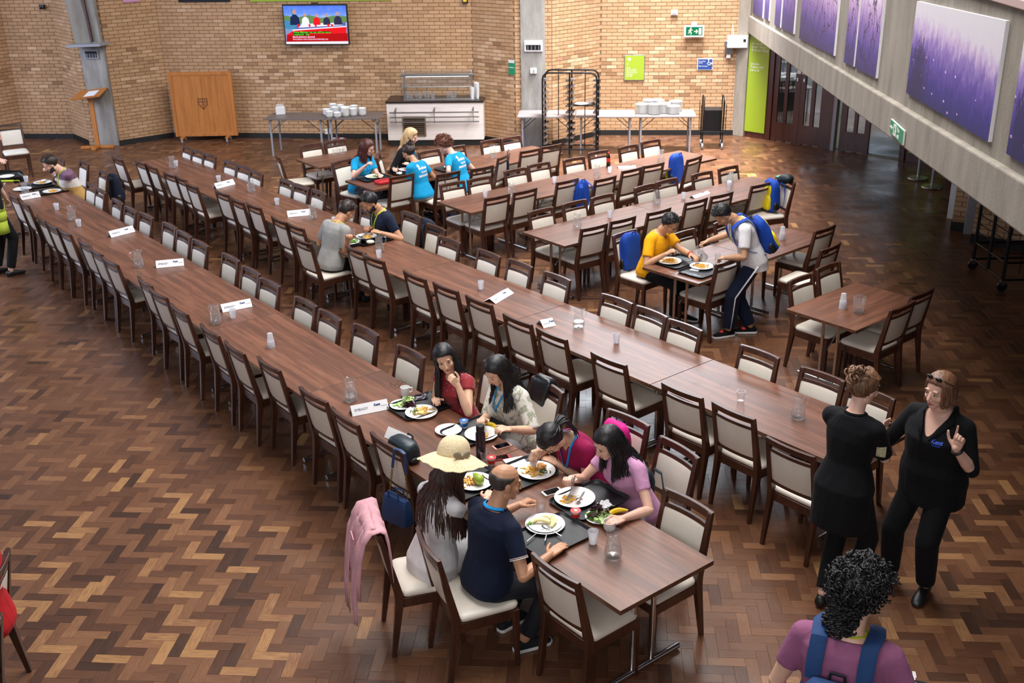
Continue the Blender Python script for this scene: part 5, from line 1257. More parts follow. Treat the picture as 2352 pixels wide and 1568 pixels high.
for k in range(11):
    z = .26 + k * .118
    for x, w in ((-RW / 2 + .035, .07), (0, .15), (RW / 2 - .035, .07)):
        b = MB(); b.box((x, 0, z), (w, .42, .008)); b.box((x, -.2, z + .018), (w, .006, .036)); b.build('runner', mat('runner_grey', '#6a5f58', .5, .3), rk, False)
for x in (-RW / 2, RW / 2):
    for y in (-.2, .2): b = MB(); b.tube([(x - .012, y, .038), (x + .012, y, .038)], .038, 14); b.tube([(x, y, .04), (x, y, .17)], .012, 6); b.build('castor', 'grey_paint', rk)
Mr = Matrix.Translation((c.x, c.y, 0)) @ Matrix.Rotation(math.atan2(d.y, d.x), 4, 'Z')
# one tray with leftovers slid into the rack
o = put('tray', TRAYB, Mr @ Vector((RW * .25, 0, .26 + 6 * .118 + .006)), 'single tray with plates left in the tall wire rack', 'tray', None, math.atan2(d.y, d.x)); put('plate', PLATE, Mr @ Vector((RW * .2, 0, .26 + 6 * .118 + .012)), 'white plate left on the tray in the wire rack', 'plate', None); gl_ = put('glass_jar', JAR, Mr @ Vector((RW * .36, .05, .26 + 6 * .118 + .012)), 'clear glass left on the tray in the wire rack', 'glass', None)
# plate trolley
p = G(1633, 338); tr = empty('tray_trolley', (p.x, p.y, 0), R(-6), 'black wire trolley holding a stack of dark trays beside the concrete pier', 'trolley')
for x in (-.19, .19):
    b = MB(); b.tube([(x, -.19, .12), (x, -.19, .95), (x, -.15, .99), (x, .15, .99), (x, .19, .95), (x, .19, .12)], .012, 8); b.build('handle_frame', 'dark_metal', tr)
for x, y in ((-.24, -.2), (.24, -.2), (-.24, .2), (.24, .2)): b = MB(); b.tube([(x, y, .34), (x, y, .86)], .007, 6); b.build('guard_rod', 'dark_metal', tr)
b = MB(); b.tube([(-.24, -.2, .34), (.24, -.2, .34), (.24, .2, .34), (-.24, .2, .34)], .010, 6, closed=True); b.build('base_frame', 'dark_metal', tr)
for x in (-.19, .19):
    for y in (-.19, .19): b = MB(); b.tube([(x - .014, y, .06), (x + .014, y, .06)], .06, 14); b.build('castor', 'grey_paint', tr)
tray_poly = rrect(.34, .40, .04, 3)
for k in range(20):
    b = MB(); b.prism([(x * .96, y * .96) for x, y in tray_poly], .352 + k * .020, .356 + k * .020); b.prism(tray_poly, .357 + k * .020, .366 + k * .020)
    if k == 0: base_tray = b.mesh('tray', 'tray_black', 30)
    o = put('tray', base_tray, (p.x, p.y, k * .0205), 'dark tray, %s from the top of the stack on the wire trolley' % ORD[20 - k], 'tray', 'trays stacked on the trolley', R(-6))
# queue posts
for x, y, lb in ((2108, 411, 'farther steel queue barrier post with a round base'), (2140, 431, 'nearer steel queue barrier post with a round base')):
    p = G(x, y); e = empty('queue_post', (p.x, p.y, 0), 0, lb, 'barrier post')
    b = MB(); b.lathe([(.17, 0), (.175, .012), (.165, .03), (.03, .045), (.028, .05)], 28); b.build('base', 'steel', e, 30)
    b = MB(); b.tube([(0, 0, .04), (0, 0, .95)], .028, 14); b.build('post', 'steel', e, 40); b = MB(); b.lathe([(.036, .93), (.036, 1.0), (.02, 1.01)], 14); b.build('head', 'steel', e, 30)
# cage rack at the right edge
p0, p1 = G(2232, 618), G(2299, 668); d = (p1 - p0).to_2d(); d.normalize(); c0 = p0.to_2d(); n = Vector((-d.y, d.x))
if n.x < 0: n = -n
cg = empty('wire_rack_trolley', (c0.x, c0.y, 0), math.atan2(d.y, d.x), 'black wire tray trolley on castors under the gallery beam', 'trolley')
sgn = 1 if Vector((-d.y, d.x)).dot(n) > 0 else -1; LW = (p1 - p0).to_2d().length; DW = .75
for x in (0, LW / 2, LW):
    for y in ((0, DW) if x != LW / 2 else (0,)): b = MB(); b.tube([(x, sgn * y, .13), (x, sgn * y, 1.75)], .022, 8); b.build('post', 'dark_metal', cg)
for z in (.14, .36, 1.74):
    b = MB()
    for P in (((0, 0), (LW, 0)), ((0, DW), (LW, DW)), ((0, 0), (0, DW)), ((LW, 0), (LW, DW))): b.tube([(P[0][0], sgn * P[0][1], z), (P[1][0], sgn * P[1][1], z)], .015, 6)
    b.build('frame_bar', 'dark_metal', cg)
for k in range(11):
    z = .48 + k * .115
    b = MB()
    for x0 in (.0, LW / 2):
        b.tube([(x0 + .02, 0, z + .03), (x0 + .06, sgn * .04, z), (x0 + LW / 2 - .06, sgn * .04, z), (x0 + LW / 2 - .02, 0, z + .03)], .006, 5)
    b.tube([(LW, 0, z + .03), (LW, sgn * .05, z), (LW, sgn * (DW - .05), z), (LW, sgn * DW, z + .03)], .006, 5); b.build('wire_runner', 'dark_metal', cg)
for x in (LW * .25, LW * .75): b = MB(); b.tube([(x, sgn * .3, .14), (x, sgn * .3, 1.74)], .006, 5); b.build('wire_upright', 'dark_metal', cg)
for x, y in ((0, 0), (LW, 0), (0, DW), (LW, DW)):
    b = MB(); b.tube([(x - .018, sgn * y, .062), (x + .018, sgn * y, .062)], .062, 16); w_ = b.build('castor', 'black_plastic', cg); b = MB(); b.box((x, sgn * y + .0, .11), (.055, .05, .06)); b.build('fork', 'steel', cg, False)
# ------------------------------------------------------------------ dining chairs
def yb(z): return -0.205 - max(0, z - 0.44) * 0.205 - max(0, 0.44 - z) * 0.14
def make_chair():
    e = empty('dining_chair', (0, 0, 0))
    for sx in (-1, 1):
        m = MB(); m.beam((sx * 0.192, 0.192, 0), (sx * 0.188, 0.185, 0.43), 0.027, 0.027, up=(0, 1, 0), w2=0.042, h2=0.042)
        m.build('leg', 'chair_wood', e, 30, 0.003)
        m = MB(); rings = []
        for z, w, d in ((0, 0.028, 0.03), (0.2, 0.034, 0.042), (0.40, 0.038, 0.055), (0.47, 0.038, 0.055), (0.68, 0.036, 0.042), (0.915, 0.034, 0.032)):
            x = sx * (0.198 - 0.006 * (z / 0.9)); y = yb(z)
            rings.append([(x - w / 2, y - d / 2, z), (x + w / 2, y - d / 2, z), (x + w / 2, y + d / 2, z), (x - w / 2, y + d / 2, z)])
        m.loft(rings); m.build('leg', 'chair_wood', e, 30, 0.003)
    m = MB()
    m.box((0, 0.187, 0.40), (0.35, 0.026, 0.07)); m.box((0, -0.196, 0.40), (0.37, 0.026, 0.07))
    for sx in (-1, 1): m.box((sx * 0.193, -0.005, 0.40), (0.026, 0.36, 0.07))
    m.build('seat_frame', 'chair_wood', e, 30, 0.003)
    m = MB(); rings = []
    for k, z in ((0.97, 0.434), (1.02, 0.443), (1.03, 0.455), (1.01, 0.468), (0.95, 0.478), (0.80, 0.4845), (0.5, 0.488)):
        rings.append([(x * k, y * k + 0.005, z) for x, y in rrect(0.405, 0.40, 0.05, 4)])
    m.loft(rings); m.build('seat', 'cream_vinyl', e, 60)
    def bar(z0, z1, w, th, curve):
        m = MB(); rings = []; n = 6
        for i in range(n + 1):
            x = -w / 2 + w * i / n; c = -curve * (1 - (2 * x / w) ** 2)
            rings.append([(x, yb(z0) + c - th / 2, z0), (x, yb(z0) + c + th / 2, z0), (x, yb(z1) + c + th / 2, z1), (x, yb(z1) + c - th / 2, z1)])
        m.loft(rings); return m
    bar(0.872, 0.92, 0.42, 0.03, 0.022).build('top_rail', 'chair_wood', e, 40, 0.004)
    bar(0.808, 0.836, 0.37, 0.024, 0.018).build('back_rail', 'chair_wood', e, 40, 0.003)
    bar(0.520, 0.552, 0.37, 0.024, 0.014).build('back_rail', 'chair_wood', e, 40, 0.003)
    m = MB(); n = 6
    for y_off, flip in ((0, 0),):
        rings = []
        for i in range(n + 1):
            x = -0.176 + 0.352 * i / n; c = -0.016 * (1 - (2 * x / 0.352) ** 2); e_ = 0.012 if i in (0, n) else 0.019
            rr = []
            for z, t in ((0.554, 0.6), (0.575, 1), (0.68, 1.08), (0.785, 1), (0.806, 0.6)): rr.append((x, yb(z) + c + e_ * t, z))
            for z, t in ((0.806, 0.6), (0.785, 0.8), (0.68, 0.8), (0.575, 0.8), (0.554, 0.6)): rr.append((x, yb(z) + c - e_ * t, z))
            rings.append(rr)
        m.loft(rings)
    m.build('backrest', 'cream_vinyl', e, 50)
    return e
CHAIR = make_chair(); CHAIR_USED = []
def chair_at(o, ang, label, group):
    """ang: the direction the sitter faces, degrees"""
    c = CHAIR
    if not CHAIR_USED: c.location = o; c.rotation_euler = (0, 0, R(ang - 90)); tag(c, label, 'chair', group)
    else: c = dup(CHAIR, o, R(ang - 90), label, group, 'chair')
    CHAIR_USED.append(c); return c
def chair_px(px, py, ang, label, group, jit=2.5, out=0.0):
    p = G(px, py, 0.92) - Vector((math.cos(R(ang)), math.sin(R(ang)), 0)) * out; ang = ang + rnd.uniform(-jit, jit)
    return chair_at((p.x + math.cos(R(ang)) * 0.302, p.y + math.sin(R(ang)) * 0.302, 0), ang, label, group)
def chair_row(L, ang, side, group, base=0, out=0.0):
    for i, p in enumerate(L): chair_px(p[0], p[1], ang + (p[2] if len(p) > 2 else 0), 'dark cream-padded chair, %s from far end, %s' % (ORD[i + 1 + base], side), group, out=out)
RD = 128.3
chair_row([(30, 447), (56, 464), (94.6, 499.6), (119, 515), (148, 530), (193, 554), (220, 574), (253, 598), (332, 644), (363, 671), (411, 708), (481.5, 756), (538.5, 796), (617, 833), (719.5, 904), (792, 954), (888, 1012)],
          RD - 90, 'open-floor side of front row', 'chairs on the open-floor side of the front row')
chair_row([(137, 364), (193, 372), (210.6, 423), (231, 436.5), (270, 461), (300, 478.5), (336, 493), (390, 516), (423, 535), (460, 556), (530, 589), (577, 619), (620, 646.6), (702, 690.5), (758, 721), (840.6, 755), (943.7, 805)],
          RD + 90, 'inner side of front row', 'chairs on the inner side of the front row')
chair_row([(269, 361.7), (321, 370), (347.7, 380), (389, 398), (415, 407), (439, 423), (509.5, 440.6), (544, 458), (582, 470), (640, 502), (678, 517), (694, 551), (817, 571), (857, 590), (952, 630), (1023, 657), (1099.7, 687.7), (1188.5, 731.5), (1266.7, 765), (1398, 822), (1566.8, 895), (1684.7, 941), (1816, 1024)],
          RD - 90, 'front side of second row', 'chairs on the front side of the second row')
chair_row([(431, 338), (455.7, 346.6), (482.6, 355), (530, 371), (561, 382), (589.5, 394.6), (659, 414), (692.7, 426), (732.5, 439), (800.5, 466.5), (849, 484), (947, 491), (1002, 520.5), (1032, 549), (1123.5, 580), (1195, 603), (1280, 633), (1417, 685), (1497, 714), (1573.6, 745), (1745, 806), (1890, 857), (2002, 897)],
          RD + 90, 'back side of second row', 'chairs on the back side of the second row')
# chairs of the diners in the foreground
for px, py, a, s in ((1146, 843, 218, 'dark wood chair behind the woman in the red floral dress'), (1258, 882, 214, 'dark wood chair with a black bag behind the floral-bloused woman'),
                     (1443, 957, 222, 'dark wood chair with a bright pink bag on its back'), (1560, 1025, 212, 'dark wood chair with a small dark backpack hung on its back'),
                     (1581.6, 1148, 218, 'empty dark wood chair at the near end, across from the man in navy'),
                     (860, 1192, 16, 'pulled-out dark wood chair with a pink jacket over its back'), (983, 1248, 22, 'dark wood chair under the balding man in navy'),
                     (1275, 1302, 38.3, 'empty dark wood chair nearest the camera, at the table corner')):
    chair_px(px, py, a, s, 'chairs of the foreground diners', 0)
BD = 38.0
chair_row([(1585 + 0, 455), (1644, 441), (1735, 418)][::-1], BD + 90, 'near side of third short row, far half', 'chairs on the near side of the third short row', 0, .11)
chair_row([(1499.5, 478), (1417, 497), (1351, 514)], BD + 90, 'near side of third short row', 'chairs on the near side of the third short row', 3, .11)
chair_row([(1661, 381), (1601, 394), (1520, 410), (1470, 423), (1372, 446), (1308, 460), (1231, 477.7)], BD - 90, 'far side of third short row', 'chairs on the far side of the third short row', 0, -.09)
chair_px(1808, 412.5, 196, 'dark wood chair at the row end with a blue and yellow backpack', 'chairs on the near side of the third short row')
chair_row([(1496, 375), (1446, 386), (1385.5, 406), (1298, 411.5), (1201, 434.6), (1137, 448)], BD + 90, 'near side of second short row', 'chairs on the near side of the second short row', 0, .05)
chair_px(1595.5, 361, 140, 'dark wood chair with a blue and yellow bag, end of second short row', 'chairs on the near side of the second short row')
chair_row([(1493.5, 322.5), (1442, 334.5), (1373.6, 347), (1317.5, 363), (1237, 375), (1183.6, 388), (1100, 408), (1038, 419)], BD - 90, 'far side of second short row', 'chairs on the far side of the second short row')
for px, py, a, s in ((918, 400, 128, 'empty dark wood chair beside the red pouch at the staff table'), (1024, 394, 128, 'dark wood chair of the turquoise-shirted woman with the bun'),
                     (1102, 381.5, 128, 'dark wood chair just behind the curly-haired woman in turquoise'), (1157, 357, 155, 'dark wood chair turned askew with an umbrella strap on it'),
                     (1213, 341.7, 128, 'dark wood chair near the far end of the staff table, second last'), (1261.5, 331.5, 128, 'dark wood chair at the far end of the staff table, near side'),
                     (1043, 336, -52, 'dark wood chair beyond the curly-haired woman in turquoise'), (985, 345, -52, 'dark wood chair mostly hidden beyond the woman with the bun'),
                     (1126, 321, -52, 'dark wood chair in front of the brick splay, beside the pier'), (1173, 314, -52, 'dark wood chair closest to the grey concrete pier column'),
                     (868, 356, 0, 'dark wood chair of the blond woman in black'), (785, 368, -40, 'dark wood chair of the red-haired woman in turquoise'),
                     (637, 356, 20, 'dark wood chair standing alone at the end of the small far table'), (713, 330, -52, 'dark wood chair beyond the small far table, below the bowls'),
                     (770, 322, -52, 'dark wood chair beyond the small far table, by the striped tape'), (822, 357, 128, 'dark wood chair on the near side of the small far table')):
    chair_px(px, py, a, s, 'chairs around the staff tables', 0, .06 if a == 128 else 0)
for px, py, a, s in ((1667, 595, 131, 'dark wood chair under the hand of the boy in white'), (1888.5, 521, 131, 'dark wood chair at the far end of the boys\' table, near side'),
                     (1435, 533, -49, 'dark wood chair of the boy in yellow with a blue backpack'), (1569, 532, -49, 'dark wood chair behind the arm of the boy in yellow'),
                     (1665, 505.7, -49, 'dark wood chair below the pouring arm of the boy in white'), (1908, 565, 135, 'dark wood chair facing the boys\' table, back to the small table'),
                     (1839.5, 636.7, -50, 'dark wood chair on the far side of the small table, nearer'), (1902, 609, -50, 'dark wood chair on the far side of the small table, farther'),
                     (2065, 698, 130, 'dark wood chair on the near side of the small table, nearer'), (2110, 668, 130, 'dark wood chair at the small table under the gallery beam')):
    chair_px(px, py, a, s, 'chairs around the boys\' table and the small table', 0, .04 if a in (131, 130) else 0)
# chairs cut by the frame on the far left
for px, py, a, s in ((20, 285, 300, 'dark wood chair with a pale seat at the left frame edge, far bay'),):
    chair_px(px, py, a, s, 'chairs cut by the picture edge', 0)

# ------------------------------------------------------------------ tables
def make_table(L, Wd=0.8, H=0.745):
    e = empty('dining_table', (0, 0, 0))
    m = MB(); m.box((0, 0, H - 0.016), (L - 0.006, Wd - 0.006, 0.032)); m.mi = [1, 0, 1, 1, 1, 1]
    m.build('table_top', ['walnut_top', 'walnut_edge'], e, False, 0.0015)
    for sx in (-1, 1):
        x = sx * (L / 2 - 0.20)
        for sy in (-1, 1):
            m = MB(); m.tube([(x, sy * 0.085, 0.04), (x, sy * 0.085, H - 0.034)], 0.017, 10); m.build('leg', 'chrome', e, 40)
        m = MB(); m.tube([(x, -0.33, 0.03), (x, 0.33, 0.03)], 0.021, 10)
        m.build('foot_bar', 'chrome', e, 40)
        m = MB(); m.tube([(x, -0.3, H - 0.045), (x, 0.3, H - 0.045)], 0.012, 8); m.build('top_bar', 'chrome', e, 40)
        m = MB(); m.tube([(x - sx * 0.01, 0.02, 0.36), (x - sx * 0.30, 0.02, H - 0.04)], 0.007, 6); m.build('brace', 'steel', e, 40)
    return e
TB = {}
def table(c, ang, L, label, group):
    if L not in TB:
        t = TB[L] = make_table(L); t.location = c; t.rotation_euler = (0, 0, R(ang)); tag(t, label, 'table', group); return t
    return dup(TB[L], c, R(ang), label, group, 'table')
def table_run(start, ang, lens, label, group, Wd=0.8):
    """start: middle of the short edge"""
    d = Vector((math.cos(R(ang)), math.sin(R(ang)))); s = 0; n = len(lens)
    for i, L in enumerate(lens):
        c = Vector(start) + d * (s + L / 2); s += L
        table((c.x, c.y, 0), ang, L, label % ORD[i + 1], group)
TL = 1.915
# slight turn between the first two tables and the rest of the front row
table_run((0.9045, 5.3165), 128.1, [TL] * 7, 'walnut laminate table, %s from the camera end of the front long row', 'front row of long tables')
n2 = Vector((0.788, 0.616))
s2 = (G(1634, 824.6, 0.745).to_2d() + G(1497, 883.8, 0.745).to_2d()) / 2; d2 = Vector((math.cos(R(129.0)), math.sin(R(129.0))))
table_run(s2 - d2 * TL, 129.0, [TL] * 7, 'walnut laminate table, %s from the camera end of the second long row', 'second row of long tables')
def mid(a, b): return (G(a[0], a[1], 0.745).to_2d() + G(b[0], b[1], 0.745).to_2d()) / 2
table_run(mid((1204, 531), (1292, 567)), 37.8, [1.9, 1.2, 1.2], 'walnut laminate table, %s from the near end of the third short row', 'third short row of tables')
table_run(mid((1005, 462), (1080, 490)), 38.0, [1.2] * 4, 'walnut laminate table, %s from the near end of the second short row', 'second short row of tables')
F = G(857, 437, 0.745).to_2d(); p_ = F + Vector((math.cos(R(128)), math.sin(R(128)))) * 0.4
table_run(p_, 38.0, [1.2] * 3, 'walnut laminate table, %s from the near end of the staff row', 'staff row of tables')
table_run(mid((683, 365), (728, 385)), 36.5, [1.2], 'small walnut laminate table standing alone by the far trestle tables%s'.replace('%s', '%.0s'), 'small tables')
table_run(mid((1479, 613), (1600, 652)), 41.0, [1.2, 1.2], 'walnut laminate table of the two boys, %s from the camera end', 'tables of the two boys')
table_run(mid((1807.3, 708.3), (1964.5, 760.7)), 39.5, [1.2], 'square walnut table under the gallery with a glass pitcher on it%.0s', 'small tables')
# ------------------------------------------------------------------ the people in the hall
def seat(px, py, ang, fw=-0.03, z=.565):
    p = G(px, py, 0.92); f = Vector((math.cos(R(ang)), math.sin(R(ang)), 0)); o = p + f * (.302 + fw); return Vector((o.x, o.y, z))
PEOPLE = {}
def D(px, py, y):
    r = ray(px, py); return Vector((r[0] * y / r[1], y, CAMH + r[2] * y / r[1]))
E = lambda px, py, z, dz=0: G(px, py, z) + Vector((0, 0, dz))
PEOPLE['red'] = person('woman in a red floral top with long black hair, chin on her hand', seat(1146, 843, 218, .10), 218, lean=10, shape=FEM, s=.96, head=(46, 2, 4), twist=12,
    rh=G(1000, 918, .81), lh=G(1054, 942, .80) + Vector((.0, .0, .215)), lpole=(.3, -.4, -1), rcurl=.9, lcurl=1.3, ldors=(.5, -.8, .1), ldir=(-.5, -.2, .8), skin='skin_asian', hair='hair_black', style='long', hairlen=.34,
    top=('blouse', 'print_red_floral', .30), bottom=('cloth_black', 1.0), seed=3, sleeve_r=1.15)
PEOPLE['floral'] = person('woman in a white leaf-print blouse cutting food on her tray', seat(1258, 882, 216, .04), 216, lean=6, shape=FEM, s=.98, head=(2, 24, 0),
    rh=G(1108, 962, .84), lh=G(1172, 985, .85), rcurl=1.0, lcurl=.8, skin='skin_asian', style='long', hairlen=.26, top=('blouse', 'print_leaf', .98), sleeve_r=1.15, bottom=('cloth_white', 1.0), lanyard='lanyard_blue', look_down=True, seed=4)
PEOPLE['magenta'] = person('woman in a magenta t-shirt bending low over her plate', seat(1443, 957, 222, .10), 221, lean=32, shape=FEM, s=.96, head=(0, 16, 0),
    rh=G(1228, 1040, .88), lh=G(1280, 1066, .74), rcurl=1.1, lcurl=.7, skin='skin_asian', style='pony', hairlen=.22, top=('tee', 'cloth_magenta', .50), bottom=('cloth_black', 1.0), lanyard='lanyard_blue', look_down=True, glasses='iris_dark', seed=5)
PEOPLE['pink'] = person('woman in a pale pink t-shirt holding a fork over her plate', seat(1560, 1025, 212, .08), 214, lean=19, shape=FEM, s=.98, head=(-6, 0, 0),
    rh=G(1312, 1098, .87), lh=G(1432, 1190, .785), rcurl=1.1, lcurl=.5, skin='skin_pink', style='long', hairlen=.20, top=('tee', 'cloth_pink', .52), bottom=('cloth_lightjeans', 1.0), seed=6)
PEOPLE['hat'] = person('woman in a white dress and straw hat seen from behind', seat(860, 1192, 16, .07), 40, lean=10, shape=FEM, s=.98, head=(4, 16, 0),
    rh=G(1118, 1145, .80), lh=G(1045, 1080, .80), skin='skin_light', hair='hair_chestnut', style='long', hairlen=.42, top=('dress', 'cloth_white', .30), topz=-.2, bottom=('cloth_white', .95, 'skirt'), seed=7, eyes=False)
PEOPLE['bald'] = person('balding man in a navy polo shirt with his hand flat on the table', seat(983, 1248, 22, .08), 34, lean=9, shape=MALE, s=1.0, head=(-24, -2, 0), twist=4,
    rh=G(1262, 1275, .775), lh=G(1190, 1160, .83), rcurl=.22, lcurl=1.3, rthumb=.1, rdors=(0, 0, 1), skin='skin_tan', hair='hair_grey', style='bald', top=('polo', 'cloth_navy', .62), bottom=('cloth_charcoal', 1.0), shoes='cloth_charcoal', sole='white_plastic', seed=8,
    feet={1: G(1205, 1490), -1: G(1165, 1440)}, thigh=.10)
f1, f2 = G(1888, 1385), G(1935, 1345)
PEOPLE['staff_bun'] = person('woman in a black staff shirt with a messy bun, standing with hands together', Vector(((f1.x + f2.x) / 2, (f1.y + f2.y) / 2, .90)), 42, lean=3, stand=True, shape=FEM, s=1.02, head=(-18, 6, 0),
    rh=D(2034, 1024, 6.44), lh=D(2022, 1008, 6.48), rcurl=.35, lcurl=.35, rdir=(.2, .5, .8), ldir=(.3, .4, .8), rdors=(.5, -.8, .2), ldors=(-.5, .8, .2), feet={1: f1 + Vector((.16, -.06, 0)), -1: f1}, skin='skin_pink', hair='hair_caramel', style='bun', top=('polo', 'cloth_black', .85), topz=-.62, sleeve_r=1.12,
    bottom=('cloth_black', 1.0), seed=9)
f1 = G(2118, 1360)
PEOPLE['staff_point'] = person('woman in a black open-collared blouse pointing one finger upward while talking', Vector((f1.x - .02, f1.y + .06, .90)), 222, lean=2, stand=True, shape=STOUT, s=1.0, head=(-12, 4, 0), shw=.175,
    lh=D(2196, 1030, 6.02), rh=D(1940, 1110, 6.56), lpole=(.6, .1, -1), lcurl=[.12, 1.5, 1.6, 1.6], ldir=(.12, -.1, 1), ldors=(.6, .6, .0), lthumb=.2, feet={-1: f1 + Vector((.0, -.03, 0)), 1: f1 + Vector((-.19, .14, 0))}, skin='skin_pink', hair='hair_fringe', style='bob', hairlen=.03, neck=.14, top=('shirt', 'cloth_black', 1.15), topz=-.36, bottom=('cloth_black', 1.0, 1.15), seed=10)
hp = G(2010, 1356, 1.62)
PEOPLE['mauve'] = person('young man with curly black hair in a mauve t-shirt wearing a blue backpack', Vector((hp.x - .14, hp.y - .10, .93)), 62, lean=6, stand=True, shape=MALE, s=1.05, head=(-34, 14, 0),
    rh=G(2100, 1600, 1.05), skin='skin_light', hair='hair_black', style='curly_long', top=('tee', 'cloth_mauve', .62), bottom=('cloth_jeans', 1.0), seed=11, glasses='iris_dark', lanyard='lanyard_lime')
PEOPLE['grey'] = person('man in a grey t-shirt and black shorts eating with head bowed', seat(694, 551, 38, .06), 42, lean=16, s=1.0, head=(-8, 18, 0),
    rh=G(798, 552, .90), lh=G(772, 545, .82), rcurl=1.1, lcurl=.9, skin='skin_tan', hair='hair_brown', style='short', top=('tee', 'cloth_grey', .72), sleeve_r=1.15, bottom=('cloth_black', .42), shoes='cloth_charcoal', lanyard='lanyard_lime', look_down=True, seed=12)
PEOPLE['navy'] = person('bearded man in a navy t-shirt with a lime lanyard, cutting his food', seat(947, 491, 218, .05), 212, lean=14, s=1.0, head=(0, 14, 0),
    rh=G(846, 525, .82), lh=G(876, 535, .83), rcurl=1.0, lcurl=1.0, skin='skin_tan', hair='hair_black', style='short', beard=True, top=('tee', 'cloth_navy', .62), bottom=('cloth_black', 1.0), lanyard='lanyard_lime', look_down=True, seed=13)
PEOPLE['redhair'] = person('red-haired woman with glasses in a turquoise t-shirt eating with her fingers', seat(785, 368, -40, .08), -38, lean=12, shape=FEM, s=1.0, head=(22, 4, 0),
    rh=G(838, 382, .98), lh=G(872, 402, .80), rcurl=1.0, skin='skin_pink', hair='hair_auburn', style='long', hairlen=.16, top=('tee', 'cloth_teal', .66), topz=-.14, bottom=('print_dots', 1.3, 'skirt'), glasses='iris_dark', lanyard='lanyard_blue', seed=14)
PEOPLE['blond'] = person('blond woman in a black jumper with a blue lanyard at the staff table', seat(868, 356, -5, .12), -22, lean=4, shape=FEM, s=1.02, head=(10, 14, 0),
    rh=G(905, 388, .82), lh=G(935, 376, .82), skin='skin_pink', hair='hair_blond', style='long', hairlen=.22, top=('jumper', 'cloth_black', 1.8), bottom=('cloth_black', 1.0), lanyard='lanyard_blue', look_down=True, seed=15)
PEOPLE['bun'] = person('woman with a dark bun in a turquoise manager t-shirt, back to the camera', seat(1024, 394, 158, .10), 146, lean=14, shape=FEM, s=.97, head=(6, 8, 0),
    rh=G(972, 388, .84), lh=G(940, 400, .82), skin='skin_tan', hair='hair_brown', style='bun', top=('tee', 'cloth_teal', .60), topz=-.1, bottom=('cloth_grey', .95, 'skirt'), seed=16, eyes=False)
PEOPLE['curly'] = person('woman with short curly brown hair in a turquoise t-shirt leaning forward', seat(1102, 381.5, 136, .10), 150, lean=18, shape=FEM, s=1.02, head=(6, 16, 0),
    rh=G(1055, 372, .84), lh=G(1030, 392, .82), skin='skin_pink', hair='hair_curly_brown', style='curly', top=('tee', 'cloth_teal', .66), topz=-.14, bottom=('cloth_black', 1.0), seed=17, eyes=False)
PEOPLE['yellow'] = person('boy in a yellow t-shirt and glasses sitting before two plates of pasta', seat(1435, 533, -49, .12), -40, lean=14, s=.97, head=(4, 14, 0),
    rh=G(1528, 584, .86), lh=G(1588, 585, .84), rcurl=1.1, lcurl=.6, skin='skin_boy', hair='hair_black', style='short', top=('tee', 'cloth_yellow', .70), sleeve_r=1.12, bottom=('cloth_black', 1.0), shoes='cloth_black', sole='white_plastic', glasses='iris_dark', look_down=True, seed=18)
fa, fb = G(1672, 772), G(1722, 764)
PEOPLE['white'] = person('boy in a white t-shirt and striped track trousers pouring water from a jug', Vector((fb.x - .04, fb.y - .04, .88)), 186, lean=26, stand=True, s=.99, head=(4, 18, 0), trunk=.50,
    rh=G(1628, 552, .98), lh=G(1668, 592, .94), rcurl=1.3, lcurl=.9, rpole=(.0, .6, -.6), lpole=(.5, -.6, .2), feet={-1: fa, 1: fb}, skin='skin_boy', hair='hair_black', style='short', top=('tee', 'cloth_white', .70), topz=-.22, sleeve_r=1.15, bottom=('cloth_navy', 1.0, 1.25), shoes='cloth_black', sole='white_plastic', lanyard='lanyard_lime', look_down=True, seed=19)
chair_px(238, 394, 218, 'dark wood chair with a navy backpack behind the bearded man', 'chairs on the inner side of the front row')
PEOPLE['stripe'] = person('bearded man in a purple, white and tan striped t-shirt, elbows on the table', seat(238, 394, 218, .12), 216, lean=22, s=1.02, head=(-6, 0, 0),
    rh=G(118, 396, .94), lh=G(128, 400, .95), rcurl=1.3, lcurl=1.2, skin='skin_light', hair='hair_brown', style='short', beard=True, top=('tee', 'stripes', .66), sleeve_r=1.1, bottom=('cloth_jeans', 1.0), lanyard='lanyard_lime', seed=20)
PEOPLE['arm'] = person('person at the frame edge in a white top reaching for a frosted cup', Vector(G(-24, 402, .565)), 20, lean=12, s=1.0, head=(0, 0, 0),
    rh=G(52, 404, .84), skin='skin_pink', hair='hair_brown', style='short', top=('tee', 'cloth_cream', .7), bottom=('cloth_black', 1.0), seed=21)
f1 = G(14, 632)
PEOPLE['apron'] = person('staff member in a black shirt and lime apron standing at the frame edge', Vector((f1.x - .02, f1.y + .0, .92)), 60, lean=2, stand=True, s=1.02, head=(0, 8, 0),
    rh=G(24, 478, .80), skin='skin_pink', hair='hair_brown', style='short', top=('tee', 'cloth_black', .66), bottom=('cloth_black', 1.0), seed=22, feet={1: f1 + Vector((.10, -.04, 0)), -1: f1 + Vector((-.12, .05, 0))})
cr = chair_at((-3.38, 5.35, 0), 186, 'dark wood chair holding the person in red at the frame edge', 'chairs cut by the picture edge')
PEOPLE['redleft'] = person('person in a red t-shirt sitting at the lower frame edge', Vector((-3.20, 5.35, .565)), 186, lean=-3, s=1.0, rh=G(-60, 1400, .72), lh=Vector((-3.45, 5.08, .74)), skin='skin_tan', style='short', hair='hair_black', top=('tee', 'cloth_red', .6), bottom=('cloth_black', 1.0), seed=23)
chair_at((-3.16, 4.72, 0), 182, 'dark wood chair corner at the very bottom of the frame edge', 'chairs cut by the picture edge')
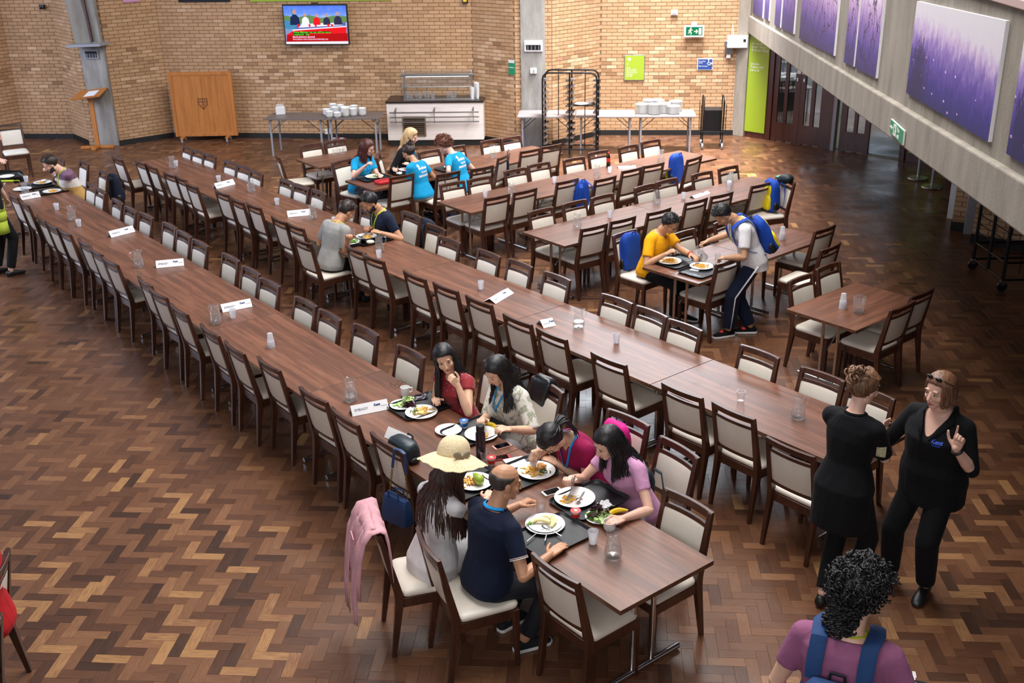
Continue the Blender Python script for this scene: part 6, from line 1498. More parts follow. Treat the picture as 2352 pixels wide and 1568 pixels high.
# ------------------------------------------------------------------ things on the tables
TH = 0.7462
def T(px, py, z=TH): return G(px, py, z)
def make_jug():
    e = empty('water_jug', (0, 0, 0)); b = MB()
    b.lathe([(.0, .004), (.042, .003), (.050, .012), (.056, .032), (.055, .055), (.048, .095), (.041, .132), (.0385, .150), (.041, .170), (.048, .193), (.0465, .194), (.0392, .171), (.037, .150), (.0395, .132), (.0465, .095), (.0532, .055), (.0540, .033), (.047, .016), (.0, .013)], 22, cap=False); b.build('jug_body', 'glass', e, 60)
    b = MB(); b.tube([(.044, 0, .178), (.066, 0, .182), (.082, 0, .165), (.080, 0, .130), (.064, 0, .098), (.050, 0, .090)], .0065, 8); b.build('handle', 'glass', e)
    b = MB(); b.tube([(-.043, 0, .190), (-.056, 0, .199)], [.016, .006], 8, flat=.4); b.build('spout', 'glass', e)
    b = MB(); b.lathe([(0, .0145), (.046, .0165), (.0528, .033), (.0525, .056), (.0495, .070), (0, .070)], 22); b.build('water', 'water', e, 40)
    return e
JUG = []
def jug(px, py, label, rz=None, fog=False):
    p = T(px, py); rz = rnd.uniform(0, 6.28) if rz is None else R(rz)
    if not JUG: j = make_jug(); JUG.append(j); j.location = p; j.rotation_euler = (0, 0, rz); return tag(j, label, 'jug', 'glass water jugs')
    return dup(JUG[0], p, rz, label, 'glass water jugs', 'jug')
jug(806, 921, 'glass water jug beside the white name card on the front row, near the seam', -60)
jug(1408, 1281, 'glass water jug nearest the camera, on the bare end of the front row', 100)
jug(497, 743, 'glass water jug beside a name card and cup, middle of the front row', 150)
jug(320, 613, 'glass water jug between two name cards on the front row', 200)
jug(166, 506, 'glass water jug with a frosted cup close behind it, front row', 60)
jug(60, 449, 'misted glass jug among the trays by the lime-aproned staff member', 20)
jug(397, 387, 'glass water jug at the far end of the second row', 190)
jug(578, 441, 'glass water jug on the second row, opposite an empty chair pair', 160)
jug(719, 503, 'glass water jug half hidden behind the head of the grey-shirted man', 30)
jug(872, 578, 'glass water jug before the bearded man in navy', 10)
jug(1329, 753, 'glass water jug beside the small tent card, second row', 20)
jug(1832, 961, 'glass water jug next to the staff woman with the messy bun', 20)
jug(1326, 524, 'glass water jug at the near end of the third short row', 250)
jug(1508, 470, 'glass water jug in the middle of the third short row', 90)
jug(1676, 427, 'glass water jug at the far end of the third short row, with a cup', 70)
jug(1371, 407, 'glass water jug near the cola bottle, second short row', 200)
jug(1175, 452, 'glass water jug at the near end of the second short row', 120)
jug(1518, 372, 'glass water jug at the far end of the second short row', 90)
jug(1132, 362, 'glass water jug behind the curly-haired woman on the staff row', 40)
def make_cup(r=.034, h=.092, m='frosted_cup', fill=0):
    b = MB(); b.lathe([(0, .002), (r * .70, .001), (r * .74, .01), (r * .90, h * .66), (r * .97, h * .72), (r, h), (r * .95, h), (r * .92, h * .72), (r * .85, h * .66), (r * .70, .006), (0, .005)], 18, cap=False); return b.mesh('plastic_cup', m, 50)
CUP = make_cup(); CUPC = make_cup(.036, .085, 'glass'); 
def cup(px, py, label, clear=False, stack=1):
    p = T(px, py)
    if stack == 1: return put('plastic_cup', CUPC if clear else CUP, p, label, 'cup', 'plastic cups on the tables')
    o = cup_stack_mesh(stack, .033, .085, .018).build('cup_stack', 'frosted_cup', None, 40); o.location = p
    if px != 1674: o.rotation_euler = (PI, 0, 0); o.location = p + Vector((0, 0, .085 + (stack - 1) * .018))
    return tag(o, label, 'cups', 'plastic cups on the tables')
cup(536, 730, 'frosted cup in front of the name card, middle of the front row')
cup(182, 520, 'frosted cup right beside a jug on the front row'); cup(131, 482, 'frosted cup alone on the far part of the front row'); cup(61, 418, 'frosted cup under the hand of the white-sleeved person')
cup(405, 382, 'frosted cup just behind the far jug of the second row'); cup(503, 417, 'frosted cup next to a name card, far part of the second row'); cup(637, 470, 'frosted cup alone on the second row before a chair trio')
cup(871, 578 + 14, 'frosted cup in front of the jug before the man in navy'); cup(1105, 664, 'frosted cup alone near the folded card, second row'); cup(1416, 787, 'tall frosted cup on the second row near its seam')
cup(1701, 920, 'cup with a little water between a coffee ring and a jug, second row', True); cup(1362, 1247, 'tall frosted cup beside the nearest water jug'); cup(1242, 1178, 'clear plastic cup of water beside the navy-shirted man\'s plate', True)
cup(1113, 1058, 'empty clear cup beside the red yoghurt pot near the straw hat', True); cup(1401, 500, 'small frosted cup on the third short row, near part'); cup(1570, 457, 'frosted cup on the third short row beside the boy in white')
cup(1401, 397, 'tall frosted cup beside a jug, second short row'); cup(1115, 453, 'small frosted cup at the near corner of the second short row'); cup(1274, 420, 'frosted cup on the second short row at a table seam')
cup(1608, 588, 'clear cup held by the boy in yellow under the pouring jug', True); cup(1648, 600, 'clear cup on the tray edge by the boy in white', True)
for i, (x, y, lb) in enumerate(((768, 354, 'empty glass at the corner of the group on the small far table'), (777, 351, 'empty glass second in the group on the small far table'), (785, 353, 'empty glass third in the group on the small far table'), (790, 348, 'empty glass at the back of the group on the small far table'))): cup(x, y, lb, True)
cup(623, 797, 'stack of upturned plastic cups alone on the front row', False, 4); cup(768, 526, 'stack of plastic cups in front of the grey-shirted man', False, 5); cup(1674, 438, 'tall stack of white cups at the far end of the third short row', False, 4)
cup(1935, 708, 'stack of plastic cups beside the glass pitcher on the small table', False, 5); cup(1796, 549, 'stack of plastic cups behind the blue backpack of the boy in white', False, 5)
cup(824, 577 - 16, 'clear cup of water on the grey-shirted man\'s tray', True); cup(812, 540, 'clear cup of water in the hand of the grey-shirted man', True)
# ribbed pitcher on the small table
p = T(1971, 718); pe_ = empty('glass_pitcher', p, 0, 'ribbed clear pitcher standing on the small table under the gallery', 'pitcher')
b = MB(); b.lathe([(0, .003), (.040, .002), (.045, .012), (.052, .08), (.060, .17), (.057, .17), (.048, .08), (.042, .014), (0, .012)], 20, cap=False); b.build('pitcher_body', 'glass', pe_, 60)
for k in range(10): a = 2 * PI * k / 10; b = MB(); b.tube([(.0465 * math.cos(a), .0465 * math.sin(a), .02), (.060 * math.cos(a), .060 * math.sin(a), .165)], .0035, 5); b.build('rib', 'glass', pe_)
b = MB(); b.lathe([(0, .0125), (.043, .0135), (.044, .03), (0, .03)], 18); b.build('water', 'water', pe_)
# tent cards
def tent(p, ang, L, label, word='EMBASSY', logo='Kent', h=.075, open_=False, lie=False):
    e = empty('tent_card', p, R(ang), label, 'card', 'folded name cards'); w = .05 if not open_ else .075; th = .0012
    A_, B_, C__ = (0, -w, .0015), (0, 0, h), (0, w, .0015)
    b = MB()
    for P, Q in ((A_, B_), (B_, C__)): b.add([(-L / 2, P[1], P[2]), (L / 2, P[1], P[2]), (L / 2, Q[1], Q[2]), (-L / 2, Q[1], Q[2]), (-L / 2, P[1] * .97, P[2] - th), (L / 2, P[1] * .97, P[2] - th), (L / 2, Q[1] * .97, Q[2] - th * 2), (-L / 2, Q[1] * .97, Q[2] - th * 2)], [(0, 1, 2, 3), (7, 6, 5, 4), (0, 4, 5, 1), (1, 5, 6, 2), (2, 6, 7, 3), (3, 7, 4, 0)])
    b.build('card', 'white_paper', e, False)
    n = Vector((0, -h, w)).normalized(); yy = Vector((0, w, h)).normalized(); o = Vector((0, -w, .002)) + n * .0015
    if word: text(word, .028, mat('ink', '#4a4f66', .7), 'lettering', e, frame(o + yy * .035 + Vector((-L * .42, 0, 0)), (1, 0, 0), yy), extrude=0)
    if logo: text(logo, .026, mat('ink_blue', '#27406f', .6), 'logo', e, frame(o + yy * .05 + Vector((L * .12, 0, 0)), (1, 0, 0), yy), extrude=0, bold=.0015)
    if logo: text('Hospitality', .012, 'ink', 'lettering', e, frame(o + yy * .038 + Vector((L * .30, 0, 0)), (1, 0, 0), yy), extrude=0)
    return e
def tent_px(x0, y0, x1, y1, label, **k):
    a = T(x0, y0); b = T(x1, y1); d = b - a; return tent((a + b) / 2 + Vector((-d.y, d.x, 0)).normalized() * .05, math.degrees(math.atan2(d.y, d.x)), d.length, label, **k)
tent_px(810, 957, 894, 940, 'white lettered tent card nearest the camera on the front row')
tent_px(512, 718, 580, 704, 'white tent card behind a jug and cup, middle of the front row'); tent_px(359, 616, 423, 610, 'white tent card beside a jug on the front row, third from the near end')
tent_px(256, 546, 311, 532, 'white tent card on the front row, fourth from the near end'); tent_px(50, 460, 94, 452, 'white card by the misted jug at the far end of the front row')
tent_px(498, 434, 541, 423, 'white tent card at the far part of the second row'); tent_px(661, 499, 714, 494, 'white tent card before the grey-shirted man, second row')
tent_px(1134, 697, 1176, 672, 'half-collapsed white folded card, second row', word='Lewes', open_=True, h=.045); tent_px(1246, 752, 1274, 746, 'small white tent card standing open beside a jug, second row', word='Lewes', open_=True, h=.06)
tent_px(1596, 456, 1632, 444, 'white card lying flat on the third short row', word='', h=.03); tent_px(1421, 388, 1461, 386, 'pale card lying on the second short row near a jug', word='', h=.03)
tent(T(920, 1010), -42, .26, 'printed white card with small dark emblems leaning folded beside the dark bag', word='', logo='')
# coffee rings
for x, y, lb in ((1600, 882, 'fainter coffee ring on the second row table top'), (1663, 886, 'darker coffee ring on the second row table top')):
    p = T(x, y, .7453); b = MB(); n = 26; vs = []; r_ = random.Random(x)
    for i in range(n): a = 2 * PI * i / n; rr = .036 + r_.uniform(-.002, .002); vs += [(rr * math.cos(a), rr * math.sin(a), 0), ((rr - .006 - r_.uniform(0, .004)) * math.cos(a), (rr - .008) * math.sin(a), 0)]
    b.add(vs, [(2 * i, (2 * i + 2) % (2 * n), (2 * i + 3) % (2 * n), 2 * i + 1) for i in range(n - (4 if x == 1600 else 0))]); o = b.build('coffee_ring', mat('coffee', '#4a2c1d', .4), None, False); o.location = p; tag(o, lb, 'stain')
# trays, plates, food
TRAYP = rrect(.46, .35, .05, 5)
def tray_mesh():
    b = MB(); sc_ = lambda k, z: [(x * k, y * k, z) for x, y in TRAYP]
    b.loft([sc_(.90, 0), sc_(.94, .002), sc_(1.0, .020), sc_(1.012, .021), sc_(1.012, .024), sc_(.995, .024), sc_(.93, .006), sc_(.90, .005)]); return b.mesh('tray', 'tray_black', 40)
TRAY = tray_mesh()
mat('fries', '#e3b04f', .5, var=.15, vscale=30); mat('ketchup', '#b31712', .25); mat('sauce', '#c4552a', .4); mat('batter', '#c98743', .6, var=.3, vscale=40); mat('leaf_green', '#7fae46', .5, var=.25, vscale=30); mat('leaf_pale', '#b9cf8c', .5, var=.2, vscale=30); mat('leaf_red', '#43202a', .5, var=.3, vscale=30)
mat('cucumber', '#9cbf62', .4); mat('bean', '#3f5c25', .4); mat('potato', '#e6d48c', .5, var=.1, vscale=30); mat('banana', '#e8c021', .42, var=.06, vscale=14); mat('banana_tip', '#4d3a1a', .6); mat('pear', '#9db33a', .42, var=.2, vscale=25); mat('pasta', '#e0a83f', .45, var=.2, vscale=40); mat('fish', '#efe4d2', .5); mat('foil_pack', '#2b2330', .25, .4); mat('yog_red', '#d8302a', .35); mat('yog_blue', '#1f67b4', .35); mat('rice', '#eee3c4', .6)
def tray(px, py, ang, label):
    p = T(px, py, .7455); return put('tray', TRAY, p, label, 'tray', 'black trays on the tables', R(ang))
def plate(px, py, label, z=.7515, s=1.0):
    o = put('plate', PLATE, T(px, py, z), label, 'plate', 'white plates on the trays'); o.scale = (s, s, s); return o
def heap(pl, name, m, fn, label):
    """loose food lying on a plate: one heap"""
    b = MB(); fn(b, random.Random(label)); o = b.build(name, m, None, 40); o.location = (pl.location.x, pl.location.y, pl.location.z + .0085); o['label'] = label; o['category'] = 'food'; o['kind'] = 'stuff'; return o
def fries(n, cx, cy, sp):
    def f(b, r):
        for i in range(n):
            a = r.uniform(0, 6.28); x = cx + r.gauss(0, sp); y = cy + r.gauss(0, sp); z = .006 + max(0, .022 - (abs(x - cx) + abs(y - cy)) * .4) * r.random(); L = r.uniform(.025, .06)
            b.beam((x - L / 2 * math.cos(a), y - L / 2 * math.sin(a), z), (x + L / 2 * math.cos(a), y + L / 2 * math.sin(a), z + r.uniform(-.004, .010)), .009, .009)
    return f
def strands(n, cx, cy, sp):
    def f(b, r):
        for i in range(n):
            x = cx + r.gauss(0, sp); y = cy + r.gauss(0, sp); z = .006 + .026 * r.random() * max(0, 1 - (abs(x - cx) + abs(y - cy)) / .09); a = r.uniform(0, 6.28)
            b.tube([(x + .016 * math.cos(a + k * .5), y + .016 * math.sin(a + k * .5), z + .002 * k) for k in range(4)], .0042, 5)
    return f
def blobs(n, cx, cy, sp, r0, r1, flat=.5):
    def f(b, r):
        for i in range(n): b.ball((cx + r.gauss(0, sp), cy + r.gauss(0, sp), r0 * flat + r.random() * .006), (r.uniform(r0, r1), r.uniform(r0, r1), r0 * flat), 8, 5, (r.uniform(-.3, .3), r.uniform(-.3, .3), r.uniform(0, 6)))
    return f
def leaves(n, cx, cy, sp, h, size=.03):
    def f(b, r):
        for i in range(n):
            x = cx + r.gauss(0, sp); y = cy + r.gauss(0, sp); z = .006 + h * r.random(); a = r.uniform(0, 6.28); t = r.uniform(-.6, 1.0); w = size * r.uniform(.6, 1.1); q = Euler((t, r.uniform(-.7, .7), a)).to_matrix(); vs = []
            for k in range(9): aa = 2 * PI * k / 9; rr = w * (1 + .25 * math.sin(k * 2.4 + x * 90)); vs.append(q @ Vector((rr * math.cos(aa) * .6, rr * math.sin(aa), .010 * math.sin(k * 2.1 + i))) + Vector((x, y, z)))
            c = Vector((x, y, z)) - q @ Vector((0, 0, .006)); b.add(vs + [c], [(k, (k + 1) % 9, 9) for k in range(9)])
    return f
def cutlery(kind, p, ang, label, tilt=0.0, m='steel'):
    """fork, spoon or knife lying or held; p is its middle"""
    b = MB(); b.tube([(-.09, 0, 0), (-.03, 0, .002), (.02, 0, 0), (.045, 0, .002)], [.0055, .0045, .003, .0035], 7, flat=.5); 
    e = b.build(kind, m, None); e.location = p; e.rotation_euler = (0, R(tilt), R(ang))
    if kind == 'fork':
        for k in range(4): y = (k - 1.5) * .0055; b = MB(); b.tube([(.045, y * .6, .002), (.058, y, -.001), (.092, y, .003)], [.0022, .0022, .0010], 5); b.build('tine', m, e)
    elif kind == 'spoon': b = MB(); b.ball((.068, 0, .001), (.028, .018, .005), 12, 6); b.build('bowl', m, e)
    else: b = MB(); b.prism([(.04, -.004), (.11, -.008), (.125, .004), (.04, .006)], -.001, .001); b.build('blade', m, e)
    return tag(e, label, 'cutlery')
def yoghurt(p, m, label):
    e = empty('yoghurt_pot', p, rnd.uniform(0, 6), label, 'yoghurt'); b = MB(); b.lathe([(.024, 0), (.031, .055), (.0345, .058), (.0345, .061)], 18); b.build('pot', 'white_plastic', e)
    b = MB(); b.lathe([(.026, .014), (.0312, .046)], 18, cap=False); b.build('label_band', m, e); b = MB(); b.lathe([(0, .0625), (.035, .0618), (.035, .060)], 18); b.build('foil_lid', m, e); b = MB(); b.ball((0, 0, .063), (.014, .011, .001), 10, 4); b.build('emblem', 'white_plastic', e); return e
def banana(p, ang, label, peeled=False):
    b = MB(); P = [(-.085 + .17 * k / 9, .045 * (1 - ((k - 4.5) / 4.5) ** 2), .018) for k in range(10)]; b.tube(P, [.006, .012, .0165, .0185, .019, .019, .0185, .016, .011, .005], 7)
    e = b.build('banana', 'banana', None, 50); e.location = p; e.rotation_euler = (0, 0, R(ang))
    b = MB(); b.tube([(-.085, .0, .018), (-.102, -.012, .02)], [.006, .005], 6); b.build('stem', 'banana_tip', e); return tag(e, label, 'banana')
def phone(px, py, ang, label, body='white_plastic', z=TH):
    p = T(px, py, z - .0005); b = MB(); b.prism(rrect(.070, .142, .012, 4), 0, .008); e = b.build('phone', body, None, 30, .001); e.location = p; e.rotation_euler = (0, 0, R(ang)); b = MB(); b.prism(rrect(.062, .112, .004, 2), .0078, .0086); b.build('screen', mat('screen_black', '#08080a', .08), e); return tag(e, label, 'phone')
def napkin(px, py, ang, label, size=.12, crumple=False, z=.7515):
    b = MB(); r = random.Random(label); n = 7; vs = [(-size / 2 + size * i / (n - 1), -size / 2 + size * j / (n - 1), (r.uniform(.004, .032) if crumple else .001 + .002 * r.random())) for j in range(n) for i in range(n)]
    if crumple: vs = [(x * .6 + r.uniform(-.006, .006), y * .6 + r.uniform(-.006, .006), q) for x, y, q in vs]
    b.add(vs, [(j * n + i, j * n + i + 1, (j + 1) * n + i + 1, (j + 1) * n + i) for j in range(n - 1) for i in range(n - 1)]); o = b.build('napkin', 'white_paper', None, False if crumple else True); s_ = o.modifiers.new('thick', 'SOLIDIFY'); s_.thickness = .0012; s_.offset = 1; o.location = T(px, py, z); o.rotation_euler = (0, 0, R(ang)); return tag(o, label, 'napkin')
RA = 38
# tray of the woman in red
tray(966, 935, RA + 0, 'black tray with salad, chips and a side plate before the woman in red')
pl1 = plate(968, 950, 'white plate of chips, potatoes and beans before the woman in red', .7515, 1.0); heap(pl1, 'chips', 'fries', fries(26, .0, .03, .032), 'yellow chips on the red-dressed woman\'s plate'); heap(pl1, 'potatoes', 'potato', blobs(5, .0, -.02, .03, .016, .022, .6), 'pale potato slices on the red-dressed woman\'s plate'); heap(pl1, 'green_beans', 'bean', strands(10, -.05, -.02, .015), 'green beans on the red-dressed woman\'s plate')
pl2 = plate(924, 932, 'white side plate of cucumber and lettuce before the woman in red', .7515, .78); heap(pl2, 'cucumber_pieces', 'cucumber', blobs(20, -.02, 0, .022, .009, .013, .5), 'diced cucumber on the white side plate'); heap(pl2, 'lettuce', 'leaf_pale', leaves(34, .045, .01, .018, .06), 'frilly pale lettuce beside the cucumber'); heap(pl2, 'red_lettuce', 'leaf_red', leaves(30, .06, -.025, .02, .025), 'dark red lettuce ends beside the cucumber')
def packet(px, py, ang, label):
    b = MB(); r = random.Random(4); n = 8; vs = [(-.07 + .14 * i / (n - 1), -.045 + .09 * j / (n - 1), .004 + .022 * (1 - abs(2 * i / (n - 1) - 1) ** 2) * (1 - abs(2 * j / (n - 1) - 1) ** 2) + r.uniform(0, .008)) for j in range(n) for i in range(n)]
    b.add(vs, [(j * n + i, j * n + i + 1, (j + 1) * n + i + 1, (j + 1) * n + i) for j in range(n - 1) for i in range(n - 1)]); o = b.build('cake_packet', 'foil_pack', None, False); o.location = T(px, py, .7515); o.rotation_euler = (0, 0, R(ang)); s_ = o.modifiers.new('t', 'SOLIDIFY'); s_.thickness = .002; s_.offset = 1; tag(o, label, 'packet')
    b = MB(); b.box((0, 0, .037), (.05, .03, .006)); b.build('brownie', mat('brownie', '#3c1c12', .6), o, False)
packet(962, 914, 20, 'shiny wrapped chocolate cake in clear film on the red-dressed woman\'s tray')
mg = empty('coffee_mug', T(931, 908), R(20), 'white coffee mug behind the lettuce plate', 'mug'); b = MB(); b.lathe([(0, .004), (.032, .001), (.036, .008), (.038, .078), (.035, .078), (.033, .012), (0, .010)], 22, cap=False); b.build('mug_body', 'white_china', mg, 50); b = MB(); b.tube([(.037, 0, .064), (.060, 0, .060), (.060, 0, .030), (.037, 0, .022)], .006, 8); b.build('handle', 'white_china', mg)
sg = empty('spectacles', T(919, 889), R(30), 'folded thin-framed spectacles lying behind the coffee mug', 'glasses')
for s in (-1, 1): b = MB(); b.tube([(s * .03 + .022 * math.cos(a), 0, .02 + .017 * math.sin(a)) for a in [2 * PI * i / 14 for i in range(14)]], .0016, 5, closed=True); b.build('rim', 'iris_dark', sg); b = MB(); b.tube([(s * .053, 0, .026), (s * .045, .10, .012), (s * .03, .13, .004)], .0016, 5); b.build('temple', 'iris_dark', sg)
# tray of the floral woman
tray(1092, 992, RA + 2, 'black tray with a banana and blue yoghurt before the floral-bloused woman'); pl3 = plate(1106, 1000, 'white plate with a few chips before the floral-bloused woman'); heap(pl3, 'chips', 'fries', fries(10, .02, -.05, .02), 'last chips on the floral-bloused woman\'s plate'); plate(1030, 990, 'white plate mostly hidden behind the straw hat', .7515, .8)
banana(T(1124, 986, .7515), -55, 'yellow banana on the tray of the floral-bloused woman'); yoghurt(T(1066, 981, .7515), 'yog_blue', 'blue-lidded yoghurt pot on the tray of the floral-bloused woman')
th_ = empty('drink_bottle', T(1105, 1050), 0, 'dark purple drinks bottle hidden partly by the straw hat', 'bottle'); b = MB(); b.lathe([(.034, 0), (.036, .01), (.036, .20), (.028, .215), (.028, .235)], 18); b.build('bottle_body', mat('plum_bottle', '#22141f', .25), th_); b = MB(); b.lathe([(.031, .222), (.031, .262), (.026, .266)], 18); b.build('cap', 'black_plastic', th_)
phone(1153, 1025, 118, 'phone in a rose-gold case with a black screen, beside the floral woman\'s tray', mat('rose_gold', '#d9a79c', .35)); tb = phone(1150, 1052, 105, 'phone in a red case lying near the red yoghurt pot', mat('case_red', '#b01626', .4))
napkin(1185, 1062, 20, 'white paper napkin on the magenta-shirted woman\'s tray', .15); napkin(1066, 1068, 60, 'printed paper voucher beside the brim of the straw hat', .09, z=TH)
# tray of the magenta woman
tray(1196, 1092, RA, 'black tray with fish, chips and beans before the magenta-shirted woman'); pl4 = plate(1232, 1085, 'white plate of fish, chips and green beans before the magenta-shirted woman', .7515, 1.05); heap(pl4, 'chips', 'fries', fries(34, -.035, .0, .030), 'chips on the magenta-shirted woman\'s plate'); heap(pl4, 'fish', 'batter', blobs(6, .035, .045, .012, .022, .028, .6), 'browned fish on the magenta-shirted woman\'s plate'); heap(pl4, 'green_beans', 'bean', strands(14, .06, -.03, .016), 'green beans on the magenta-shirted woman\'s plate')
yoghurt(T(1129, 1067), 'yog_red', 'red yoghurt pot beside the empty clear cup')
# tray of the hat woman
tray(1080, 1112, RA, 'black tray with chips and a pear before the woman in the straw hat'); pl5 = plate(1090, 1110, 'white plate of chips with ketchup before the woman in the straw hat'); heap(pl5, 'chips', 'fries', fries(40, -.02, .01, .034), 'chips on the straw-hatted woman\'s plate'); heap(pl5, 'ketchup', 'ketchup', blobs(9, -.05, .02, .02, .006, .011, .5), 'ketchup on the straw-hatted woman\'s chips'); heap(pl5, 'fish', 'batter', blobs(5, .0, -.03, .012, .018, .022, .5), 'fried fish on the straw-hatted woman\'s plate')
b = MB(); b.lathe([(0, 0), (.022, .004), (.034, .022), (.036, .040), (.028, .066), (.018, .088), (.012, .100), (0, .104)], 20); pr = b.build('pear', 'pear', None, 60); pr.location = T(1107, 1108, .790); pr.rotation_euler = (R(75), 0, R(215)); tag(pr, 'green pear lying on the edge of the plate of chips', 'pear'); b = MB(); b.tube([(0, 0, .102), (.003, .002, .118)], .0018, 6); b.build('stem', 'banana_tip', pr)
# tray of the man in navy
tray(1270, 1232, RA, 'black tray with a leftover banana skin before the man in navy'); pl6 = plate(1252, 1208, 'white plate with a banana skin and two spoons before the man in navy', .7515, 1.0); pl6b = plate(1252, 1206, 'second white plate under the banana skin before the man in navy', .7600, .86)
b = MB(); b.tube([(-.09, .03, .012), (-.05, .04, .02), (0, .02, .02), (.03, -.01, .014)], [.006, .016, .018, .010], 8, flat=.6); b.tube([(.0, .07, .02), (.03, .04, .03), (.05, .02, .02)], [.004, .014, .02], 8, flat=.5); b.tube([(.06, .05, .02), (.06, -.01, .022), (.02, -.06, .012)], [.015, .022, .008], 8, flat=.25); bs = b.build('banana_skin', 'potato', None); bs.location = pl6b.location + Vector((0, 0, .010)); bs.rotation_euler = (0, 0, R(20)); tag(bs, 'opened banana skin lying on the navy-shirted man\'s plate', 'food'); b = MB(); b.tube([(-.125, .015, .014), (-.09, .03, .013)], [.004, .013], 8); b.build('skin_end', 'leaf_green', bs)
cutlery('knife', T(1228, 1228, .770), 55, 'knife resting on the rim of the banana skin plate'); cutlery('spoon', T(1268, 1218, .772), 130, 'spoon on the banana skin plate, bowl inwards'); cutlery('fork', T(1256, 1224, .772), 80, 'fork resting on the banana skin plate')
phone(1268, 1130, 118, 'white phone with a black screen between two trays')
# tray of the pink woman
tray(1353, 1152, RA, 'black tray with lettuce and yoghurt before the pink-shirted woman'); pl7 = plate(1320, 1147, 'white plate with leftover chips before the pink-shirted woman', .7515, 1.08); heap(pl7, 'chips', 'fries', fries(16, -.06, -.03, .018), 'leftover chips on the pink-shirted woman\'s plate'); heap(pl7, 'rice', 'rice', blobs(16, .01, .0, .025, .004, .007, .5), 'rice scraps with sauce on the pink-shirted woman\'s plate'); heap(pl7, 'sauce', 'sauce', blobs(6, .03, -.03, .014, .005, .009, .4), 'orange sauce spots on the pink-shirted woman\'s plate')
cutlery('spoon', T(1335, 1138, .775), 250, 'spoon with a little food on the pink-shirted woman\'s plate', -8)
pl8 = plate(1376, 1190, 'white side plate under red and green lettuce before the pink-shirted woman', .7515, .72); heap(pl8, 'red_lettuce', 'leaf_red', leaves(40, .0, .02, .026, .05), 'dark red frilly lettuce on the side plate'); heap(pl8, 'lettuce', 'leaf_pale', leaves(34, .02, -.035, .026, .035), 'pale green lettuce on the side plate'); heap(pl8, 'lettuce', 'leaf_green', leaves(14, -.05, .0, .014, .02), 'greener lettuce leaves at the plate edge')
yoghurt(T(1322, 1190, .7515), 'yog_red', 'red yoghurt pot beside the lettuce plate'); banana(T(1420, 1186, .7515), 35, 'yellow banana at the elbow of the pink-shirted woman'); napkin(1390, 1164, 30, 'crumpled white napkin behind the lettuce plate', .16, True)
b = MB(); b.lathe([(0, .004), (.032, .001), (.040, .012), (.043, .06), (.040, .06), (.037, .014), (0, .010)], 22, cap=False); bo = b.build('sugar_bowl', 'white_china', None, 50); bo.location = T(1400, 1215); tag(bo, 'small white bowl just behind the nearest water jug', 'bowl')
# cutlery in hands
def held(kind, key, k, tip, label, up=.0):
    P = PEOPLE[key]; a = (P.tips[k][0] + P.tips[k][4]) / 2; t_ = Vector(tip); d = (t_ - a).normalized(); c = t_ - d * .095
    return cutlery(kind, c, math.degrees(math.atan2(d.y, d.x)), label, -math.degrees(math.asin(d.z)))
held('fork', 'magenta', 1, G(1224, 1078, .772), 'fork held upright by the magenta-shirted woman over her fish'); held('fork', 'pink', 1, G(1304, 1152, .772), 'fork held by the pink-shirted woman over leftover chips'); held('fork', 'floral', 1, G(1100, 975, .775), 'dark fork in the hand of the floral-bloused woman'); held('fork', 'red', 1, G(1024, 928, .775), 'fork in the resting hand of the woman in red')
# second row diners
tray(800, 560, RA, 'black tray before the grey-shirted man'); pl = plate(803, 558, 'white plate with salad and bread before the grey-shirted man', .7515, .95); heap(pl, 'salad', 'leaf_green', leaves(18, .03, .0, .02, .02), 'salad on the grey-shirted man\'s plate'); heap(pl, 'chips', 'fries', fries(14, -.05, .0, .02), 'chips on the grey-shirted man\'s plate')
tray(855, 552, RA, 'black tray before the bearded man in navy'); pl = plate(842, 545, 'white plate of chips before the bearded man in navy'); heap(pl, 'chips', 'fries', fries(24, .02, -.02, .03), 'chips on the navy-shirted bearded man\'s plate'); b = MB(); b.ball((0, 0, .025), (.05, .035, .025), 14, 8); bu = b.build('wrapped_roll', 'rice', None, True); bu.location = T(851, 560, .7515); tag(bu, 'bread roll in clear film on the navy-shirted man\'s tray', 'bread')
# boys
tray(1556, 603, 41, 'black tray with a plate of pasta before the boy in yellow'); pl = plate(1537, 602, 'white plate of plain pasta before the boy in yellow', .7515, 1.05); heap(pl, 'pasta', 'pasta', strands(110, 0, 0, .035), 'plain pasta on the plate of the boy in yellow')
tray(1612, 624, 41, 'black tray with pasta and cutlery before the boy in white'); pl = plate(1611, 614, 'white plate of pasta with sauce before the boy in white', .7515, 1.0); heap(pl, 'pasta', 'pasta', strands(70, -.01, 0, .03), 'pasta on the plate beside the cutlery'); heap(pl, 'sauce', 'sauce', blobs(24, .03, .01, .022, .007, .012, .6), 'orange sauce on the pasta')
napkin(1597, 619, 60, 'folded white napkin on the tray of the boy in white', .10); cutlery('fork', T(1584, 628, .757), 140, 'fork on the tray of the boy in white'); cutlery('knife', T(1592, 632, .757), 150, 'knife on the tray of the boy in white'); cutlery('fork', T(1580, 598, .757), 20, 'fork on the tray of the boy in yellow')
# poured jug
pj = dup(JUG[0], (0, 0, 0), 0, 'glass water jug being tilted and poured by the boy in white', 'glass water jugs', 'jug'); wp = PEOPLE['white'].tips[1][2]
pj.location = wp + Vector((.02, -.09, -.13)); pj.rotation_euler = (R(10), R(-42), R(-15))
